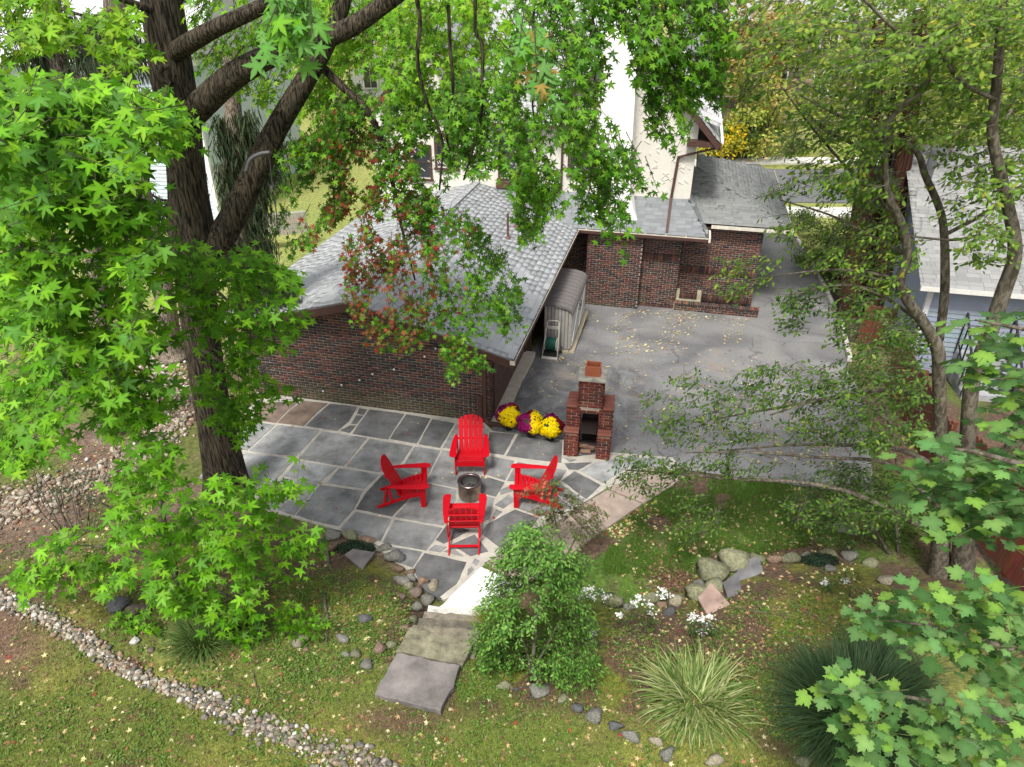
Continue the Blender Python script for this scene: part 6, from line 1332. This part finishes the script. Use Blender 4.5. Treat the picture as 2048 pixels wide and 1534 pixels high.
shrub('leafy_shrub', 'tangled green shrub with pale flowers below the fence on the right', (1790, 1130), [[(1560, 990), (1680, 960), (1800, 940), (1830, 1010), (1850, 1100), (1760, 1120), (1690, 1090), (1600, 1060)], [(1660, 920), (1760, 930), (1780, 990), (1680, 980)]], 9.2, 10.8, [330, 80], 9, .3, .07, [(.075, .15, .035), (.055, .12, .03), (.1, .19, .045), (.04, .09, .025)], 421, [([(1790, 1130, 8), (1740, 1050, 6), (1660, 1000, 3)], 9.5, 10), ([(1800, 1130, 8), (1790, 1040, 6), (1760, 960, 3)], 9.5, 10.2)], gap=.34)
shrub('wild_shrub', 'green thicket growing along the drive side of the board fence', (1770, 960), [[(1690, 640), (1760, 620), (1850, 660), (1840, 760), (1720, 760)], [(1660, 760), (1760, 740), (1860, 780), (1870, 900), (1720, 920), (1660, 860)]], 11.2, 14.5, [170, 230], 9, .36, .085, [(.1, .17, .04), (.13, .21, .05), (.075, .14, .03), (.2, .24, .12)], 431, [([(1800, 960, 6), (1780, 860, 4), (1750, 740, 2)], 12, 12.5)], gap=.38)
shrub('bare_twig_shrub', 'half bare shrub of upright brown twigs at the left of the stones', (130, 1055), [[(20, 960), (110, 930), (230, 940), (260, 990), (180, 1010), (60, 1000)]], 9.9, 11, [80], 7, .2, .045, [(.07, .12, .05), (.05, .09, .04), (.1, .14, .06)], 441, [([(118+i*6, 1062, 3), (104+i*11-30+7*math.sin(i*2.3), 1005+8*math.cos(i*3), 2.2), (84+i*17-50+12*math.sin(i*1.7), 940+14*math.sin(i*2.1), 1.3)], 10.1, 10.2+.06*i) for i in range(13)], gap=.42, sm='bark2')
# white flowering plants
def bloom_clusters(e, b, centers, n, rad, col=(.82, .82, .78), s=.018, seed=0):
    r = np.random.default_rng(seed); P = np.concatenate([c+r.normal(0, 1, (n, 3))*np.array([rad, rad, rad*.45]) for c in centers]); N = unit(np.array([0, 0, 1])+r.normal(0, .4, P.shape))
    C = np.tile(col, (len(P), 1))*r.uniform(.85, 1.05, (len(P), 1)); M = leaf_mesh(None, None, P-b, N, r.normal(0, 1, P.shape), s*r.uniform(.6, 1.2, len(P)), C)
    tag(link('blooms', join_mesh('blooms', FLV, FLF, M, C), M_['petal'], e), kind='stuff')
for i, (lab, bpx, poly, fl_, n) in enumerate([
    ('white flowering plant just right of the feathery shrub', (1190, 1255), [(1140, 1180), (1220, 1180), (1240, 1240), (1180, 1280), (1150, 1250)], [(1180, 1178), (1200, 1185), (1160, 1190), (1210, 1192), (1150, 1225), (1185, 1195), (1170, 1182)], 60),
    ('white flowering plant among the mossy boulders', (1290, 1270), [(1230, 1230), (1290, 1200), (1320, 1240), (1290, 1280), (1220, 1270)], [(1278, 1195), (1298, 1208), (1302, 1225), (1270, 1205), (1240, 1230)], 50),
    ('white flowering plant rising between two boulders', (1335, 1215), [(1318, 1190), (1345, 1190), (1348, 1218), (1315, 1220)], [(1328, 1182), (1338, 1190), (1322, 1192)], 20),
    ('white flowering plant below the pink slab', (1405, 1285), [(1375, 1240), (1425, 1240), (1435, 1280), (1390, 1290)], [(1390, 1232), (1405, 1238), (1415, 1250), (1402, 1266), (1420, 1236), (1382, 1240)], 34),
    ('white flowered stem beside the lowest concrete step', (1180, 1290), [(1165, 1270), (1195, 1265), (1200, 1295), (1170, 1300)], [(1180, 1278), (1186, 1268)], 12),
    ('small white flowering plant on the bank below the right shrub', (1700, 1190), [(1640, 1150), (1720, 1140), (1730, 1200), (1660, 1200)], [(1652, 1165), (1690, 1160), (1660, 1200)], 34)]):
    g = GT(*bpx); e, b = shrub('white_flower_plant', lab, bpx, [poly], g[1]-.1, g[1]+.35, [n], 8, .16, .055, [(.07, .15, .03), (.09, .19, .04), (.05, .11, .025)], 450+i*3, [([(bpx[0], bpx[1], 3), (bpx[0]+4, bpx[1]-40, 2)], g[1], g[1]+.1)], parts=40, gap=.3, cat='plant'); e['group'] = 'white flowering plants along the boulders'
    bloom_clusters(e, b, [D(x, y, g[1]+.12) for x, y in fl_], 26, .035, seed=i)
# ------------------------------------------------------------ grass-like clumps
def clump(name, label, px, py, n, length, width, cols, seed, rad=.12, arch=1.0, rise=.9, off=0):
    b = GT(px, py); r = np.random.default_rng(seed); a = r.uniform(0, 2*PI, n); L_ = length*r.uniform(.6, 1.1, n); br = rad*np.sqrt(r.random(n)); base = np.stack([br*np.cos(a+r.normal(0, .5, n)), br*np.sin(a+r.normal(0, .5, n)), np.full(n, -.02)], -1)
    lean = np.clip(r.normal(.62, .28, n), .05, 1.25)*arch; K = 5; side = np.stack([-np.sin(a), np.cos(a), 0*a], -1); C0 = pal_fun(cols, jit=.25)(base, base, r)
    V = np.zeros((n, K, 2, 3)); cur = base.copy(); ang = PI/2-lean*.35
    for k in range(K):
        w = width*(1-(k/(K-1))**1.6*.92)*r.uniform(.8, 1.2); V[:, k, 0] = cur-side*w/2; V[:, k, 1] = cur+side*w/2
        ang2 = ang-lean*(k+1)*.42; cur = cur+np.stack([np.cos(a)*np.cos(ang2), np.sin(a)*np.cos(ang2), np.sin(ang2)*rise], -1)*(L_/K)[:, None]
    cur[:, 2] = np.maximum(cur[:, 2], 0)
    f = np.array([(k*2, k*2+1, k*2+3, k*2+2) for k in range(K-1)]); F = (f[None]+(np.arange(n)*K*2)[:, None, None]).reshape(-1, 4)
    o = link(name, np_mesh(name, V.reshape(-1, 3), F, np.repeat(C0, K*2, 0), True), M_['leaf_dull']); o.location = Vector(b)+Vector((0, 0, off)); tag(o, label, 'ornamental grass', 'arching grass clumps in the garden')
clump('grass_clump', 'pale variegated arching grass clump on the near lawn', 1392, 1400, 900, .82, .024, [(.3, .34, .12), (.22, .28, .08), (.14, .22, .05), (.4, .42, .2), (.1, .17, .04)], 501, .42, 1.55, .75)
clump('grass_clump', 'dark green grass mound under the maple leaves at right', 1700, 1450, 3600, 1.35, .014, [(.06, .12, .045), (.045, .09, .035), (.09, .15, .06), (.03, .065, .025)], 502, .34, 1.1)
clump('grass_clump', 'dark wispy grass clump behind the grass mound at right', 1770, 1365, 1300, 1.1, .011, [(.07, .12, .05), (.1, .14, .07), (.05, .09, .04)], 503, .3, .8)
clump('grass_clump', 'green strap leaved clump on the left bank under the sapling', 405, 1285, 700, .66, .017, [(.09, .17, .04), (.13, .22, .05), (.06, .12, .03), (.18, .24, .08)], 504, .22)
clump('grass_clump', 'smaller strap leaved clump right of the left bank clump', 490, 1265, 330, .55, .015, [(.08, .15, .04), (.12, .2, .05), (.06, .11, .03)], 505, .16)
clump('grass_clump', 'yellow green arching grass beside the concrete steps', 1000, 1275, 900, .85, .014, [(.22, .25, .04), (.28, .28, .05), (.16, .21, .03), (.12, .16, .03)], 506, .16, .9)
clump('grass_clump', 'yellow green grass behind the feathery shrub', 1140, 1255, 600, .8, .014, [(.2, .24, .04), (.26, .27, .05), (.12, .17, .03)], 507, .16, .9)
# low dark evergreens
for i, (px, py, w, lab) in enumerate([(712, 1100, .34, 'low dark evergreen tuft among the fieldstones'), (1640, 1125, .3, 'low dark evergreen tuft beside the mossy boulders')]):
    b = GT(px, py); e = empty('creeping_juniper', b, 0, lab, 'shrub'); r = np.random.default_rng(520+i); n = 2600; d = r.normal(0, 1, (n, 3)); d[:, 2] = np.abs(d[:, 2]); P = unit(d)*r.random((n, 1))**.4*np.array([w*1.25, w*.55, .16])
    C = pal_fun([(.02, .045, .025), (.03, .06, .032), (.045, .08, .045)])(P, P, r); M = leaf_mesh(None, None, P, unit(d)+r.normal(0, .5, P.shape), unit(d)+r.normal(0, .6, P.shape), r.uniform(.02, .045, n), C); tag(link('foliage', join_mesh('foliage', DIV, DIF, M, C), M_['leaf_dull'], e), kind='stuff')
    mb = MB(); mb.tube([(0, 0, -.03), (.05, 0, .05), (.15, .02, .09)], [.02, .014, .005], 6); mb.build('stem', M_['bark2'], e)
# exposed roots of the sweetgum and fallen sticks
for i, (pts, w) in enumerate([([(645, 1085), (655, 1120), (648, 1190), (655, 1240), (652, 1285)], 10), ([(290, 1240), (310, 1190), (350, 1185)], 16), ([(120, 1085), (150, 1075), (170, 1065)], 14)]):
    P = curve_pts(np.array([GT(x, y, .02) for x, y in pts]), 6); z = depth(P); e = MB(); e.tube([tuple(q) for q in P], [w/2*zz_/FPX*(1-.6*k/len(P)) for k, zz_ in enumerate(z)], 7, (.2, .17, .14)); o = e.build('tree_root', M_['bark2'], None, True); tag(o, ['pale bare root on the bank left of the steps', 'thick grey root at the foot of the sapling', 'broken pale root under the bare twig shrub'][i], 'root')
st_ = [[(640, 1130), (700, 1110), (790, 1085)], [(1020, 1378), (1070, 1372), (1108, 1370)], [(1580, 1200), (1640, 1240), (1680, 1262)], [(1470, 1215), (1530, 1225), (1560, 1230)], [(505, 1340), (512, 1370), (518, 1395)], [(100, 1235), (60, 1225), (20, 1222)], [(1290, 1175), (1340, 1170), (1355, 1165)], [(1560, 1230), (1590, 1222), (1600, 1205)]]
for i, pts in enumerate(st_):
    P = curve_pts(np.array([GT(x, y, .02) for x, y in pts]), 5); mb = MB(); mb.tube([tuple(q) for q in P], list(np.linspace(.011, .004, len(P))), 5, (.17, .14, .11)); o = mb.build('fallen_stick', M_['bark2']); tag(o, ['long thin stick below the fieldstones of the patio edge', 'short stick lying across the stones below the feathery shrub', 'long stick right of the pale pink slab', 'thin stick just right of the pink slab', 'short stick on the left lawn above the pebbles', 'thin stick at the far left edge of the bank', 'pale stick beside the brown leaf heap', 'bent pale stick near the dark slate slab'][i], 'stick', 'fallen sticks')
# ------------------------------------------------------------ ground cover: grass blades, weeds, fallen leaves
def scatter_px(poly, n, seed, gap=0., gs=40):
    q = sample_poly(poly, n, seed, gap, gs); out = np.zeros((len(q), 3)); z = np.full(len(q), .3)
    u = (q[:, 0]-1024)/FPX; v = (767-q[:, 1])/FPX; r = np.stack([u, math.cos(TH)+v*math.sin(TH), -math.sin(TH)+v*math.cos(TH)], -1)
    for _ in range(8):
        p = CAM+r*((z-CH)/r[:, 2])[:, None]; z = T(p[:, 0], p[:, 1])
    p[:, 2] = z; return p
def grass(name, poly, n, lmin, lmax, colf, seed, label, gap=0.):
    P = scatter_px(poly, n, seed, gap); n = len(P); r = np.random.default_rng(seed); a = r.uniform(0, 2*PI, n); L_ = r.uniform(lmin, lmax, n); t = unit(np.stack([np.cos(a), np.sin(a), r.uniform(.25, 1.1, n)], -1)); s = np.stack([-np.sin(a), np.cos(a), 0*a], -1)
    V = np.stack([P-s*.004, P+s*.004, P+t*L_[:, None]*.6+s*.003, P+t*L_[:, None]], 1); F = np.array([(0, 1, 2), (0, 2, 3)])[None]+(np.arange(n)*4)[:, None, None]
    C = colf(P, r); o = link(name, np_mesh(name, V.reshape(-1, 3), F.reshape(-1, 3), np.repeat(C, 4, 0)), M_['leaf_dull']); tag(o, label, 'grass', kind='stuff')
gcf = lambda P, r: np.clip(ground_colour(P[:, 0], P[:, 1])*r.uniform(.7, 1.7, (len(P), 1))*np.array([1, 1.08, .9]), 0, 1)
NEAR = [(-60, 1230), (100, 1250), (220, 1340), (420, 1420), (640, 1340), (760, 1340), (950, 1350), (1200, 1290), (1500, 1230), (1750, 1250), (1700, 1600), (-60, 1600)]
grass('lawn_grass', NEAR, 110000, .02, .06, gcf, 601, 'short mossy yellow green lawn grass')
grass('bank_grass', [(-60, 1090), (250, 1080), (640, 1110), (830, 1200), (800, 1330), (560, 1450), (300, 1340), (-60, 1190)], 22000, .015, .05, gcf, 602, 'sparse moss and grass on the bank', .45)
grass('green_grass', [(1230, 1050), (1350, 950), (1650, 960), (1700, 1080), (1440, 1120), (1380, 1150), (1200, 1160)], 60000, .03, .085, lambda P, r: np.array((.075, .145, .018))*r.uniform(.6, 1.5, (len(P), 1))*r.uniform(.9, 1.1, (len(P), 3)), 603, 'lush green grass of the small right lawn', .44)
# low weeds on the bank
P = np.concatenate([scatter_px([(640, 1130), (830, 1180), (800, 1320), (560, 1380), (500, 1250)], 1300, 611, .40, 30), scatter_px([(1200, 1250), (1500, 1180), (1800, 1180), (1850, 1300), (1600, 1500), (1250, 1330)], 1700, 612, .45, 30), scatter_px([(900, 1330), (1000, 1330), (1000, 1400), (920, 1400)], 200, 613), scatter_px(NEAR, 1800, 615, .5, 60), scatter_px([(-60, 1090), (250, 1080), (640, 1110), (560, 1450), (300, 1340), (-60, 1190)], 900, 616, .45, 50), scatter_px([(1560, 950), (1800, 940), (1800, 1100), (1600, 1090)], 900, 614, .4, 30)])
r = np.random.default_rng(6); P = np.repeat(P, 4, 0)+np.concatenate([r.normal(0, .025, (len(P)*4, 2)), r.uniform(.01, .05, (len(P)*4, 1))], 1); C = pal_fun([(.1, .19, .03), (.13, .23, .04), (.08, .15, .03), (.17, .24, .06)])(P, P, r)
M = leaf_mesh(None, None, P, np.array([0, 0, 1])+r.normal(0, .4, P.shape), r.normal(0, 1, P.shape), r.uniform(.025, .055, len(P)), C)
tag(link('weeds', join_mesh('weeds', OVV, OVF, M, C), M_['leaf']), 'low green weeds creeping over the bank and beds', 'weeds', kind='stuff')
# fallen leaves
LC = np.array([(.5, .44, .2), (.42, .28, .14), (.55, .5, .28), (.3, .14, .07), (.28, .04, .03), (.34, .38, .1), (.22, .12, .07), (.5, .3, .14)])
def fallen(name, polys, seed, smin, smax, label, w, lift=.012, drv=False):
    Ps = []
    for i, (pl, n, g) in enumerate(polys): Ps.append(scatter_px(pl, n, seed+i, g, 50))
    P = np.concatenate(Ps); r = np.random.default_rng(seed); n = len(P)
    if drv: P[:, 2] += .035
    P[:, 2] += lift+r.uniform(0, .01, n); C = LC[r.choice(8, n, p=w)]*r.uniform(.75, 1.2, (n, 1))
    M = leaf_mesh(None, None, P, np.array([0, 0, 1])+r.normal(0, .22, (n, 3)), r.normal(0, 1, (n, 3)), r.uniform(smin, smax, n), C); tag(link(name, join_mesh(name, STV, STF, M, C), M_['dry']), label, 'fallen leaves', kind='stuff')
fallen('lawn_leaves', [(NEAR, 600, 0), ([(-60, 1090), (250, 1080), (640, 1110), (830, 1200), (800, 1330), (560, 1450), (300, 1340), (-60, 1190)], 520, 0), ([(1200, 1150), (1700, 1120), (1850, 1300), (1650, 1500), (1250, 1330)], 560, .3), ([(-60, 880), (200, 860), (360, 960), (340, 1080), (-60, 1090)], 420, .3), ([(1200, 1060), (1300, 1000), (1340, 1010), (1230, 1090)], 150, .2), ([(1230, 1060), (1650, 960), (1700, 1100), (1280, 1190)], 330, .3)], 701, .04, .11, 'fallen tan and yellow leaves scattered over lawn and bank', [.22, .2, .14, .16, .05, .1, .08, .05])
fallen('drive_leaves', [([(1100, 640), (1300, 620), (1500, 640), (1480, 690), (1200, 720), (1070, 730)], 420, .42), ([(1000, 740), (1500, 690), (1680, 800), (1660, 940), (1260, 900)], 380, 0), ([(1340, 620), (1500, 640), (1490, 650), (1340, 640)], 50, 0), ([(1500, 850), (1690, 860), (1690, 940), (1500, 930)], 120, 0)], 721, .05, .11, 'fallen yellow leaves scattered on the asphalt drive', [.3, .2, .15, .1, .02, .13, .05, .05], .01, True)
fallen('patio_leaves', [([(520, 830), (960, 850), (960, 1000), (700, 1050), (560, 1000)], 34, 0), ([(880, 860), (1180, 900), (1160, 1000), (900, 1100)], 22, 0), ([(960, 1140), (1020, 1165), (950, 1225), (890, 1212)], 12, 0)], 731, .05, .11, 'few fallen leaves on the slate patio', [.3, .2, .1, .1, .16, .04, .06, .04], .025, True)
r = np.random.default_rng(77)                # small dry scraps everywhere on the soil
P = np.concatenate([scatter_px(NEAR, 2600, 741, 0), scatter_px([(-60, 1090), (250, 1080), (640, 1110), (830, 1200), (800, 1330), (560, 1450), (300, 1340), (-60, 1190)], 2600, 742, .35, 40), scatter_px([(1150, 1220), (1450, 1200), (1700, 1120), (1850, 1300), (1650, 1500), (1250, 1330)], 3200, 743, .35, 40), scatter_px([(1230, 1060), (1650, 960), (1700, 1100), (1280, 1190)], 1500, 744, .4, 40), scatter_px([(-60, 880), (200, 860), (360, 960), (340, 1080), (-60, 1090)], 1500, 745, .3, 40)])
n = len(P); P[:, 2] += .012+r.uniform(0, .012, n); C = np.array([(.14, .075, .045), (.2, .12, .07), (.3, .22, .12), (.09, .05, .035), (.25, .1, .05), (.34, .3, .14)])[r.choice(6, n, p=[.26, .24, .16, .18, .08, .08])]*r.uniform(.75, 1.2, (n, 1))
M = leaf_mesh(None, None, P, np.array([0, 0, 1])+r.normal(0, .35, (n, 3)), r.normal(0, 1, (n, 3)), r.uniform(.025, .06, n), C); tag(link('leaf_scraps', join_mesh('leaf_scraps', DIV, DIF, M, C), M_['dry']), 'small brown leaf scraps and bark bits strewn over the garden soil', 'leaf litter', kind='stuff')
# brown leaf pile behind the boulders, mulch chips among the pebbles
P = np.concatenate([GT(1345, 1160)+np.random.default_rng(3).normal(0, 1, (900, 3))*np.array([.22, .2, .035]), GT(265, 1332)+np.random.default_rng(4).normal(0, 1, (160, 3))*np.array([.07, .05, .02])]); r = np.random.default_rng(8); P[:, 2] = np.maximum(P[:, 2], T(P[:, 0], P[:, 1])+.01); C = np.array([(.12, .055, .035), (.16, .08, .05), (.08, .045, .03), (.2, .11, .07)])[r.choice(4, len(P))]*r.uniform(.8, 1.2, (len(P), 1))
M = leaf_mesh(None, None, P, np.array([0, 0, 1])+r.normal(0, .8, P.shape), r.normal(0, 1, P.shape), r.uniform(.03, .07, len(P)), C); tag(link('leaf_pile', join_mesh('leaf_pile', DIV, DIF, M, C), M_['dry']), 'heap of brown dead leaves and twigs against the mossy boulders', 'leaf pile', kind='stuff')
# leaf scraps on the garage roof
r = np.random.default_rng(9); n = 130; x = r.uniform(-6, .4, n); y = r.uniform(-.2, 6, n); P = WLD(np.stack([x, y, RZ-RS*np.abs(x+3)+.035], -1)); C = LC[r.choice(8, n)]*r.uniform(.6, 1.1, (n, 1)); M = leaf_mesh(None, None, P, np.array([0, 0, 1])+r.normal(0, .2, (n, 3)), r.normal(0, 1, (n, 3)), r.uniform(.03, .07, n), C)
tag(link('roof_leaves', join_mesh('roof_leaves', STV, STF, M, C), M_['dry']), 'few dry leaves lying on the garage roof', 'fallen leaves', kind='stuff')
